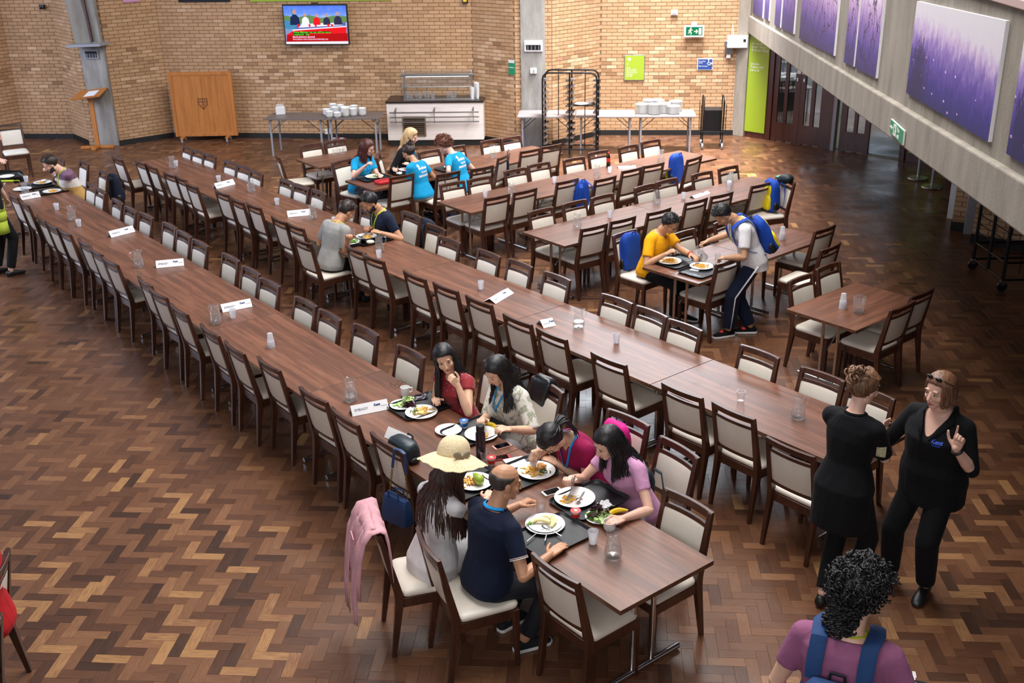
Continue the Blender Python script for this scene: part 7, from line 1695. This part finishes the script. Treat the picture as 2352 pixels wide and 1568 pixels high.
# staff table
tray(858, 410, 38, 'black tray before the red-haired woman'); pl = plate(860, 407, 'white plate of salad before the red-haired woman', .7515, 1.05); heap(pl, 'salad', 'leaf_green', leaves(20, .03, .02, .02, .02), 'green salad on the red-haired woman\'s plate'); heap(pl, 'meat', 'brownie', blobs(5, .05, -.01, .015, .014, .02, .6), 'dark meat on the red-haired woman\'s plate'); heap(pl, 'pasta_salad', 'potato', blobs(10, -.05, .0, .02, .009, .014, .6), 'pale pasta salad on the red-haired woman\'s plate')
tray(928, 395, 38, 'black tray before the blond woman'); pl = plate(934, 391, 'white plate of pizza before the blond woman', .7515, .95); heap(pl, 'pizza', 'sauce', blobs(8, 0, 0, .025, .014, .02, .3), 'pizza slice on the blond woman\'s plate'); napkin(917, 400, 10, 'crumpled napkin beside the blond woman\'s plate', .14, True)
tray(1036, 388, 38, 'black tray before the curly-haired woman'); pl = plate(1038, 385, 'white plate of salad before the curly-haired woman', .7515, .95); heap(pl, 'salad', 'leaf_green', leaves(20, 0, .02, .025, .02), 'green salad on the curly-haired woman\'s plate'); heap(pl, 'chips', 'fries', fries(12, 0, -.03, .02), 'chips on the curly-haired woman\'s plate')
b = MB(); b.prism(rrect(.26, .18, .04, 4), 0, .045); pc = b.build('red_pouch', mat('pouch_red', '#b3121d', .6), None, 40, .012); pc.location = T(882, 420, TH); pc.rotation_euler = (0, 0, R(35)); tag(pc, 'red zip pouch on the near corner of the staff table', 'pouch'); b = MB(); b.tube([(-.11, .0, .047), (.11, 0, .047)], .003, 6); b.build('zip', 'black_plastic', pc)
# far left diners
for x, y, lb in ((118, 440, 'black tray with chips before the striped-shirted man'), (85, 428, 'black tray with a plate and cup at the far end of the front row'), (14, 408, 'black tray at the very edge of the frame')): tray(x, y, RA, lb)
pl = plate(120, 441, 'white plate of chips before the striped-shirted man'); heap(pl, 'chips', 'fries', fries(22, 0, 0, .03), 'chips on the striped-shirted man\'s plate'); pl = plate(98, 421, 'white plate with a napkin beyond the striped-shirted man\'s hands'); heap(pl, 'chips', 'fries', fries(14, 0, 0, .03), 'chips on the far plate'); plate(52, 436, 'white plate beside the misted jug'); plate(15, 407, 'white plate at the left frame edge', .7515, .9)
napkin(100, 417, 30, 'white napkin on the far tray by the striped-shirted man', .12, True); b = MB(); b.box((0, 0, .01), (.2, .05, .02)); lp = b.build('lime_lanyard', 'lanyard_lime', None, False, .006); lp.location = T(16, 417, .7515); tag(lp, 'lime lanyard lying on the tray at the frame edge', 'lanyard'); b = MB(); b.tube([(.1, 0, .01), (.16, .03, .008), (.2, -.02, .008)], .006, 6); b.build('cord', 'lanyard_lime', lp)
# cola bottle
cb = empty('cola_bottle', T(1397, 384), 0, 'plastic cola bottle with a red label and cap, second short row', 'bottle'); b = MB(); b.lathe([(.026, 0), (.031, .01), (.029, .06), (.031, .12), (.028, .16), (.014, .205), (.012, .215)], 18); b.build('bottle_body', mat('cola', '#190c08', .1), cb); b = MB(); b.lathe([(.0300, .085), (.0322, .12), (.0318, .145)], 18, cap=False); b.build('label_band', 'yog_red', cb); b = MB(); b.lathe([(.014, .212), (.014, .232), (.012, .234)], 14); b.build('cap', 'yog_red', cb)

# ------------------------------------------------------------------ clothing details, bags
from mathutils.bvhtree import BVHTree
def wrap_text(P, s, size, m, u, z_off, sgn, name, x_off=0.0, align='CENTER', tilt=0.0):
    """lettering printed on a shirt: every point is dropped onto the cloth; sgn -1 back, 1 front"""
    me = P.top.data; bv = BVHTree.FromPolygons([v.co.copy() for v in me.vertices], [tuple(p.vertices) for p in me.polygons])
    inv = P.M.inverted(); up, f, r = P.fr(u); rot = inv.to_3x3(); c = inv @ P.spine(u); up, f, r = rot @ up, rot @ f, rot @ r
    o = text(s, size, m, name, P.root, None, align, 0.0, size * .03)
    xd = r if sgn < 0 else -r; fd = f * sgn
    for v in o.data.vertices:
        x, y = v.co.x + x_off, v.co.y + z_off; st = c + xd * x + up * (y + x * tilt) + fd * .4
        h = bv.ray_cast(st, -fd, 1.0)
        v.co = (h[0] + fd * .0025) if h[0] is not None else st - fd * .25
    return o
for key in ('bun', 'curly'):
    P = PEOPLE[key]
    wrap_text(P, 'Embassy', .058, 'white_paper', .68, .02, -1, 'lettering', .015); wrap_text(P, 'Summer', .042, 'white_paper', .68, -.035, -1, 'lettering', .02); wrap_text(P, 'MANAGER', .046, 'white_paper', .68, -.09, -1, 'lettering', .01)
    b = wrap_text(P, '\u25B2', .05, 'white_paper', .68, .07, -1, 'emblem', -.07)
wrap_text(PEOPLE['staff_point'], 'Kent', .036, mat('kent_blue', '#2b53d0', .5), .60, .035, 1, 'logo', .075); wrap_text(PEOPLE['staff_point'], 'Hospitality', .012, 'kent_blue', .60, .02, 1, 'lettering', .075)
# sleeve patch of the staff woman
P = PEOPLE['staff_bun']; a = P.sh[1].lerp(P.el[1], .62); me = P.top.data; bv = BVHTree.FromPolygons([v.co.copy() for v in me.vertices], [tuple(p.vertices) for p in me.polygons]); inv = P.M.inverted()
toc = (Vector((0, 0, CAMH)) - a); toc.z *= .1; toc.normalize(); dx = toc.cross(Vector((0, 0, 1))).normalized(); vs = []; n = 6
for j in range(n):
    for i in range(n):
        st = a + dx * (-.03 + .06 * i / (n - 1)) + Vector((0, 0, -.045 + .09 * j / (n - 1))) + toc * .3; q = inv @ st; d_ = inv.to_3x3() @ -toc; h = bv.ray_cast(q, d_, 1.0); vs.append((h[0] - d_ * .003) if h[0] is not None else q)
b = MB(); b.add(vs, [(j * n + i, j * n + i + 1, (j + 1) * n + i + 1, (j + 1) * n + i) for j in range(n - 1) for i in range(n - 1)]); b.build('arm_badge', mat('badge', '#cfc9a6', .5, var=.25, vscale=40), P.root, True)
# watches and cuffs
def band(P, k, t_, r, m, name, w=.012):
    b = MB(P.M.inverted()); a = P.el[k].lerp(P.wr[k], t_); d = (P.wr[k] - P.el[k]).normalized(); x = d.orthogonal().normalized(); y = d.cross(x)
    b.tube([a + x * (math.cos(q) * r) + y * (math.sin(q) * r) for q in [2 * PI * i / 18 for i in range(18)]], w * .5, 6, closed=True); b.build(name, m, P.root, True)
band(PEOPLE['staff_point'], -1, .93, .033, 'black_plastic', 'watch', .02); band(PEOPLE['stripe'], -1, .9, .034, 'steel', 'watch', .022); band(PEOPLE['yellow'], -1, .9, .031, 'yog_red', 'wristband'); band(PEOPLE['staff_bun'], 1, .88, .031, 'black_plastic', 'watch', .018)
# apron
P = PEOPLE['apron']; b = MB(P.M.inverted()); rg = []
for u, w in ((.12, .0), (-.05, .012), (-.3, .02), (-.62, .03)):
    up, f, r = P.fr(max(u, 0)); c = P.spine(u); rg.append([c + r * (math.cos(a) * (.185 + w)) + f * (math.sin(a) * (.145 + w)) for a in [R(-60 + 300 * i / 20) for i in range(21)]])
for i in range(len(rg) - 1): b.add(rg[i] + rg[i + 1], [(j, j + 1, 22 + j, 21 + j) for j in range(20)])
o = b.build('apron', 'cloth_lime', P.root, True); s_ = o.modifiers.new('t', 'SOLIDIFY'); s_.thickness = .004
# polo trim and side stripe
P = PEOPLE['bald']
for k in (1, -1):
    b = MB(P.M.inverted()); a = P.sh[k].lerp(P.el[k], .62); d = (P.el[k] - P.sh[k]).normalized(); x = d.orthogonal().normalized(); y = d.cross(x)
    for off, m_ in ((0, 'white_paper'), (-.009, 'coping_pink')):
        b = MB(P.M.inverted()); b.tube([a + d * off + x * (math.cos(q) * .056) + y * (math.sin(q) * .056) for q in [2 * PI * i / 22 for i in range(22)]], .0032, 6, closed=True); b.build('sleeve_trim', m_, P.root, True)
def band_around_neck(P, m, r=.074):
    b = MB(P.M.inverted()); up, f, rr = P.fr(.97); c = P.spine(1.0); b.tube([c + rr * (math.cos(q) * r) + f * (math.sin(q) * r) + up * (.012 if math.sin(q) < 0 else -.02) for q in [R(170 + 200 * i / 16) for i in range(17)]], .011, 6, True, .3); b.build('lanyard', m, P.root, True)
band_around_neck(PEOPLE['bald'], 'lanyard_blue')
P = PEOPLE['white']
for k in (-1, 1):
    b = MB(P.M.inverted()); out = P.fr(0)[2] * k
    pts = [P.spine(-.05) + out * .195, P.kn[k].lerp(P.spine(-.05) + out * .19, .5) + out * .045, P.kn[k] + out * .088, P.kn[k].lerp(P.an[k], .5) + out * .082, P.an[k] + out * .072 + Vector((0, 0, .03))]
    b.tube(pts, [.022, .020, .018, .017, .016], 8, True, .35); b.build('side_stripe', 'cloth_white', P.root, True)
# sunglasses pushed up on the hair, red laces
P = PEOPLE['staff_point']; b = MB(P.M.inverted() @ P.H)
for s in (-1, 1): b.ball((s * .034, .058, .112), (.026, .012, .018), 12, 8, (-.6, 0, 0)); b.tube([(s * .06, .052, .112), (s * .088, -.02, .06)], .003, 6)
b.tube([(-.01, .066, .116), (.01, .066, .116)], .003, 6); b.build('sunglasses', 'screen_black', P.root, True)
P = PEOPLE['white']
for k in (1, -1):
    b = MB(P.M.inverted()); a = P.an[k]; f = P.fr(0)[1]; b.ball(Vector((a.x, a.y, .075)) + f * .075, (.03, .03, .016), 10, 6); b.build('laces', 'yog_red', P.root, True)
# straw hat
P = PEOPLE['hat']; Hh = P.H @ Matrix.Translation((-.01, -.03, .068)) @ Matrix.Rotation(R(12), 4, 'X') @ Matrix.Rotation(R(-7), 4, 'Y'); inv = P.M.inverted()
def straw(name, prof, parent, wav=0.0):
    b = MB(inv @ Hh); n = 64; vs = []; k = len(prof)
    for i, (r, z) in enumerate(prof):
        for j in range(n): a = 2 * PI * j / n; w = wav * max(0, (i / k - .3)); vs.append((r * math.cos(a) * (1 + .01 * math.sin(14 * a) * w), r * 1.1 * math.sin(a), z + w * (.022 * math.sin(3 * a + .6) + .006 * math.sin(16 * a)) ))
    b.add(vs, [(i * n + j, i * n + (j + 1) % n, (i + 1) * n + (j + 1) % n, (i + 1) * n + j) for i in range(k - 1) for j in range(n)]); o = b.build(name, 'straw', parent, True); s_ = o.modifiers.new('t', 'SOLIDIFY'); s_.thickness = .004; return o
t = NT('straw'); co = t.coord('Object'); f = t.noise(t.mapping(co, (1, 1, 1)), 160, 3); t.l(t.ramp(f, [(.3, '#c2a373'), (.5, '#e2cda3'), (.7, '#efe0c0')]), t.b.inputs['Base Color']); t.set(Roughness=.8); t.bump(f, .4, .006); MATS['straw'] = t.m
prof = [(.004, .118)]
for i in range(1, 27):
    a = (i / 26) * PI / 2; prof.append((.098 * math.sin(a) ** .8 + .0022 * (i % 2), .118 * math.cos(a) ** .9 + .0015 * (i % 2)))
hat = straw('straw_hat', prof, P.root)
bp = [(.096, -.006)]
for i in range(1, 22): bp.append((.096 + .0057 * i + .0016 * (i % 2), -.006 - .022 * (i / 21) - .03 * (i / 21) ** 2 + .0022 * (i % 2)))
straw('brim', bp, hat, 1.0)
b = MB(inv @ Hh); n = 40; rg = [[(r * math.cos(2 * PI * j / n), r * 1.1 * math.sin(2 * PI * j / n), z) for j in range(n)] for r, z in ((.1015, -.006), (.1025, .008), (.0995, .030), (.098, .032))]; b.loft(rg, False); b.build('hat_band', mat('ribbon', '#8f8069', .6), hat, True)
b = MB(inv @ Hh); 
for s in (-1, 1): b.ball((.104, s * .035 - .03, .018), (.010, .042, .024), 12, 8, (s * .4, 0, 0)); b.ball((.108, s * .02 - .03, -.02), (.008, .014, .045), 10, 8, (s * -.35, 0, 0))
b.ball((.108, -.03, .014), .014, 10, 8); b.build('bow', 'ribbon', hat, True)
# bags
def soft_box(name, w, h, d, m, parent=None, seed=1, lump=.012, top=.8, n=20):
    """a soft bag body: rings of a rounded rectangle with dents; base at z 0, back face at y 0, bulk towards -y"""
    r_ = random.Random(seed); ph = [r_.uniform(0, 6) for _ in range(4)]; b = MB(); rg = []
    for i in range(11):
        t_ = i / 10; z = h * t_; k = (1 - max(0, .12 - t_) * 2.2) * (1 - max(0, t_ - .7) ** 1.2 * (1 - top) * 3.2); k2 = k * (1 - max(0, t_ - .45) * .5); ring = []
        if i in (0, 10): k *= .8; k2 *= .7
        for x, y in rrect(w, d, min(w, d) * .38, 5):
            q = lump * (math.sin(x * 30 + ph[0] + z * 14) + math.sin(z * 26 + ph[1] + y * 40)) * .5; ring.append((x * k + q * .5, y * k2 - d / 2 + q * (1 if y < 0 else .2), z))
        rg.append(ring)
    b.loft(rg); return b.build(name, m, parent, True)
def backpack(loc, rz, w, h, d, main, panel, label, trim='black_plastic', pocket=True, tilt=0.0, roll=0.0, bottle=False, seed=1, straps=True, lump=.012):
    e = empty('backpack', loc, rz, label, 'backpack'); e.rotation_euler = (tilt, roll, rz)
    soft_box('bag_body', w, h, d, main, e, seed, lump)
    if pocket: o = soft_box('front_pocket', w * .78, h * .46, d * .38, panel, e, seed + 3, .008); o.location = (0, -d * .80, h * .07)
    if panel != main: o = soft_box('front_panel', w * .62, h * .42, d * .16, panel, e, seed + 5, .004); o.location = (0, -d * .80, h * .46)
    b = MB(); b.tube([(-.035, -.02, h * .97), (-.03, -.02, h * 1.05), (.03, -.02, h * 1.05), (.035, -.02, h * .97)], .008, 6, True, .5); b.build('top_handle', trim, e)
    b = MB(); b.tube([(-w * .40, -d * .62, h * .55), (-w * .34, -d * .58, h * .86), (0, -d * .55, h * .955), (w * .34, -d * .58, h * .86), (w * .40, -d * .62, h * .55)], .004, 6); b.build('zip', trim, e)
    for s in (-1, 1):
        b = MB(); b.ball((s * w * .5, -d * .5, h * .2), (.022, d * .28, h * .15), 10, 8); b.build('side_pocket', trim, e)
    if bottle: b = MB(); b.lathe([(.03, 0), (.032, .15), (.018, .18), (.018, .2)], 12, (w * .5 + .02, -d * .5, h * .2)); b.build('bottle', mat('plum', '#3a1a2c', .5), e)
    if straps:
        for s in (-1, 1): b = MB(); b.tube([(s * .07, .01, h * .93), (s * .10, .05, h * .82), (s * .12, .055, h * .5), (s * .13, .03, h * .2), (s * .14, .0, h * .06)], [.026, .028, .026, .014, .012], 8, True, .22); b.build('strap', main, e)
    return e
cloth('bag_blue', '#123f9c', .7, .3); cloth('bag_yellow', '#d9c20c', .7, .3); cloth('bag_navy', '#14192b', .75, .3); cloth('bag_denim', '#22406e', .75, .3); cloth('bag_pink', '#d61f86', .6, .4); cloth('bag_dark', '#1c2429', .5, .4); mat('leather_black', '#14171b', .35, bump=.3, bscale=40); mat('leather_teal', '#1f2c33', .4, bump=.3, bscale=40); mat('leather_blue', '#1e3a66', .45, bump=.1, bscale=150); mat('gold', '#b59a5a', .25, 1.0)
def on_back(P, w, h, d, main, panel, label, u0=.08, off=.03, straps_m=None, **kw):
    """a backpack carried on somebody's back with straps over the shoulders"""
    up, f, r = P.fr(.5); c = P.spine(u0) - f * (P.sect(.5)[2] * P.s + off); Mx = Matrix.Identity(4)
    for i in range(3): Mx[i][0] = r[i]; Mx[i][1] = f[i]; Mx[i][2] = up[i]; Mx[i][3] = c[i]
    e = backpack((0, 0, 0), 0, w, h, d, main, panel, label, straps=False, **kw); e.matrix_world = Mx; inv = Mx.inverted()
    for s in (-1, 1):
        pts = []
        upc, fc, rc = P.fr(.9); x = s * .105 * P.s
        for q, (uu, back) in enumerate(((.62, -1), (.80, -1), (.93, -.75), (.985, 0.0), (.95, .8), (.80, 1.0), (.60, 1.0), (.42, .8), (.28, .0))):
            S = P.sect(min(uu, .86)); up_, f_, r_ = P.fr(uu); xx = x * (1.0 + (.5 if uu < .5 else 0) + (.12 if back == 0 else 0)); dd = (S[2] * P.s + .028) * back if back else 0.0
            pts.append(inv @ (P.spine(uu) + r_ * (xx if uu > .5 else s * (S[1] * P.s + .02) * (1 if back == 0 else .9)) + f_ * dd + up_ * (.02 * P.s if uu > .9 else 0)))
        pts.append(inv @ (c + r * (s * w * .42) + up * (h * .08)))
        b = MB(); b.tube(pts, [.034, .036, .036, .036, .036, .034, .024, .014, .012, .012], 10, True, .20); b.build('strap', straps_m or main, e)
    return e
on_back(PEOPLE['mauve'], .30, .44, .15, 'bag_denim', 'bag_navy', 'dark blue backpack worn by the young man in mauve', u0=-.14, off=.035, seed=3)
on_back(PEOPLE['white'], .28, .42, .15, 'bag_blue', 'bag_yellow', 'blue and yellow backpack worn by the boy in white', u0=-.02, off=.03, bottle=True, seed=4)
# bag on a chair back: chair point from its top rail
def chair_M(px, py, ang):
    p = G(px, py, .92); return p, R(ang - 90)
p, a = chair_M(1435, 533, -49); f_ = Vector((math.cos(R(-49)), math.sin(R(-49)), 0)); backpack(p + f_ * .21 + Vector((-.03, .03, -.43)), a, .28, .44, .16, 'bag_blue', 'bag_blue', 'bright blue backpack squeezed between the boy in yellow and his chair', seed=5, straps=False)
p, a = chair_M(947, 491, 218); backpack(G(968, 586, .36), a, .32, .46, .2, 'bag_navy', 'bag_navy', 'navy backpack hanging on the chair of the bearded man in navy', seed=6)
p, a = chair_M(238, 394, 218); backpack(p + Vector((math.cos(R(218)), math.sin(R(218)), 0)) * -.05 + Vector((0, 0, -.50)), a, .28, .44, .16, 'bag_navy', 'bag_navy', 'navy backpack hanging behind the striped-shirted man', seed=7)
p, a = chair_M(1560, 1025, 212); f_ = Vector((math.cos(R(212)), math.sin(R(212)), 0)); backpack(p + f_ * .20 + Vector((-.06, .06, -.42)), a + PI, .25, .32, .13, 'leather_teal', 'leather_black', 'small dark leather backpack on the chair behind the pink-shirted woman', seed=8)
p, a = chair_M(1443, 957, 222); f_ = Vector((math.cos(R(222)), math.sin(R(222)), 0)); e_ = backpack(p + f_ * .12 + Vector((.03, -.02, -.27)), a + PI, .24, .30, .12, 'bag_pink', 'bag_pink', 'bright pink bag on the chair behind the magenta-shirted woman', seed=9, straps=False)
p, a = chair_M(1258, 882, 216); backpack(p + Vector((math.cos(R(216)), math.sin(R(216)), 0)) * .02 + Vector((-.07, .06, -.24)), a, .25, .27, .14, 'leather_black', 'leather_black', 'crumpled black leather bag on the chair of the floral-bloused woman', seed=10, straps=False, lump=.03)
p, a = chair_M(1808, 412.5, 196); f_ = Vector((math.cos(R(196)), math.sin(R(196)), 0)); backpack(p + f_ * .14 + Vector((0, 0, -.42)), a + PI, .28, .44, .16, 'bag_blue', 'bag_yellow', 'blue and yellow backpack on the end chair, third short row', seed=11); b = MB(); b.ball((0, 0, 0), (.16, .10, .07), 14, 8); jk = b.build('dark_jacket', 'bag_dark', None, True); jk.location = p + f_ * .03 + Vector((0, 0, .01)); jk.rotation_euler = (0, .25, a); tag(jk, 'dark jacket bundled on top of the third short row end chair', 'jacket'); b = MB(); b.ball((.12, .02, .03), (.07, .05, .03), 10, 6); b.build('teal_lining', mat('teal', '#3cc0a4', .6), jk, True)
p, a = chair_M(1595.5, 361, 140); f_ = Vector((math.cos(R(140)), math.sin(R(140)), 0)); backpack(p + f_ * .17 + Vector((-.05, 0, -.42)), a + PI, .28, .44, .18, 'bag_blue', 'bag_yellow', 'blue and yellow bag on the end chair, second short row', seed=12, straps=False)
p, a = chair_M(1385.5, 406, 128); f_ = Vector((math.cos(R(128)), math.sin(R(128)), 0)); backpack(p + f_ * .14 + Vector((-.18, -.1, -.46)), a + PI, .26, .40, .14, 'bag_blue', 'bag_navy', 'blue backpack on the seat of a chair, middle of the second short row', seed=13)
# dark bag on the front row table beside the straw hat
e_ = backpack(T(950, 1046, .745) + Vector((0, .02, 0)), R(-50), .26, .16, .16, 'leather_teal', 'leather_black', 'slouched dark green-grey bag on the table edge beside the straw hat', seed=14, straps=False, pocket=False)
# blue handbag hung from a chair on chains
p, a = chair_M(888, 1012, 38); hb = empty('handbag', G(914, 1196, .38) + Vector((0, 0, 0)), R(-40), 'blue leather handbag hanging from a chair by gold chains', 'handbag')
b = MB(); b.loft([[(x * k, y * k2, z) for x, y in rrect(.24, .10, .02, 3)] for k, k2, z in ((1.0, 1.0, 0), (1.02, 1.0, .06), (.95, .7, .17), (.90, .45, .20))]); b.build('bag_body', 'leather_blue', hb, 40)
for s in (-1, 1):
    b = MB(); b.tube([(s * .0 - .05, s * .03, .19), (-.045, s * .03, .25), (.045, s * .03, .25), (.05, s * .03, .19)], .007, 6); b.build('handle', 'leather_blue', hb)
loc = Vector(hb.location); hinv = (Matrix.Translation(loc) @ Matrix.Rotation(R(-40), 4, 'Z')).inverted(); top_ = [hinv @ G(906, 1030, .93), hinv @ G(930, 1042, .93)]
for k in range(2):
    b = MB(); st = Vector(((-.09, .09)[k], .02, .19)); en = st.lerp(top_[k], .58); n = 14
    for i in range(n): q = st.lerp(en, i / n); dv = (en - st).normalized(); x = dv.orthogonal().normalized(); y = dv.cross(x); uu = x if i % 2 else y; b.tube([q + dv * (.014 * math.cos(2 * PI * j / 8)) + uu * (.007 * math.sin(2 * PI * j / 8)) for j in range(8)], .0022, 5, closed=True)
    b.build('chain', 'gold', hb); b = MB(); b.tube([en, top_[k]], .014, 8, True, .25); b.build('shoulder_strap', 'leather_blue', hb)
b = MB(); b.tube([top_[0], (top_[0] + top_[1]) / 2 + Vector((0, 0, .012)), top_[1]], .014, 8, True, .25); b.build('shoulder_strap', 'leather_blue', hb)
# pink jacket over the pulled-out chair
p, a = chair_M(860, 1192, 16); jk = empty('pink_jacket', p, a, 'dusty pink jacket draped over the back of the pulled-out chair', 'jacket')
def drape(name, x0, x1, pf, m, seed, fold=.012, nx=22):
    r_ = random.Random(seed); ph = r_.uniform(0, 6); b = MB(); vs = []; ny = len(pf)
    for j, (y, z) in enumerate(pf):
        t_ = j / (ny - 1)
        for i in range(nx):
            u = i / (nx - 1); x = x0 + (x1 - x0) * u; x = x * (1 - .10 * t_) ; w = fold * (.3 + t_) * math.sin(u * 19 + ph + 1.5 * t_) + fold * .5 * math.sin(u * 41 + ph); vs.append((x, y - abs(w) if y < 0 else y + abs(w), z + .012 * math.sin(u * 7 + ph) * t_))
    b.add(vs, [(j * nx + i, j * nx + i + 1, (j + 1) * nx + i + 1, (j + 1) * nx + i) for j in range(ny - 1) for i in range(nx - 1)]); o = b.build(name, m, jk, True); s_ = o.modifiers.new('t', 'SOLIDIFY'); s_.thickness = .006; s_.offset = 1; return o
pf = [(.06, -.34), (.055, -.20), (.045, -.08), (.03, .01), (.0, .03), (-.05, .016), (-.095, -.05), (-.125, -.18), (-.14, -.32), (-.145, -.46)]
drape('jacket_body', -.23, .23, pf, 'cloth_dustypink', 3, .020); drape('sleeve', .07, .20, [(-.07, .0), (-.14, -.15), (-.17, -.35), (-.18, -.55), (-.18, -.66)], 'cloth_dustypink', 4, .012, 9); drape('sleeve', -.25, -.10, [(-.07, .0), (-.14, -.15), (-.17, -.35), (-.185, -.55), (-.19, -.72)], 'cloth_dustypink', 5, .012, 9)
b = MB(); b.box((.02, -.150, -.12), (.11, .008, .09)); b.build('pocket_flap', 'cloth_dustypink', jk, False, .003); b = MB(); b.ball((.05, -.157, -.15), .007, 8, 6); b.build('button', 'steel', jk)
drape('collar', -.16, .17, [(-.01, .03), (-.04, .038), (-.075, .0), (-.085, -.06)], 'cloth_dustypink', 6, .01, 12)
# tray carried by the young man in mauve
P = PEOPLE['mauve']; p = G(2030, 1612, 1.04); o = put('tray', TRAY, p, 'black tray with a fork carried by the young man in mauve', 'tray', None, R(-20)); cutlery('fork', G(2105, 1572, 1.055), 80, 'shiny fork on the tray carried by the young man in mauve')
# umbrella and dark strap on the askew chair
p, a = chair_M(1157, 357, 155); um = empty('umbrella', p + Vector((.06, -.03, -.62)), 0, 'dark folded umbrella hanging on the askew chair by the staff table', 'umbrella'); b = MB(); b.tube([(0, 0, 0), (.0, 0, .1), (0, 0, .55)], [.006, .03, .018], 10); b.build('canopy', 'bag_navy', um); b = MB(); b.tube([(0, 0, .55), (0, 0, .68), (.02, 0, .72), (.05, 0, .70)], .008, 8); b.build('handle', 'steel', um)
p, a = chair_M(1024, 394, 158); hs = empty('shoulder_bag', p + Vector((.0, -.05, -.70)), a, 'dark shoulder bag hanging by long straps behind the woman with the bun', 'bag'); soft_box('bag_body', .26, .24, .10, 'bag_navy', hs, 15)
for s in (-1, 1): b = MB(); b.tube([(s * .08, -.06, .2), (s * .05, -.03, .5), (s * .04, .03, .71)], .012, 6, True, .4); b.build('strap', 'bag_navy', hs)
bpy.context.view_layer.update()
bpy.data.scenes.remove(TMP)
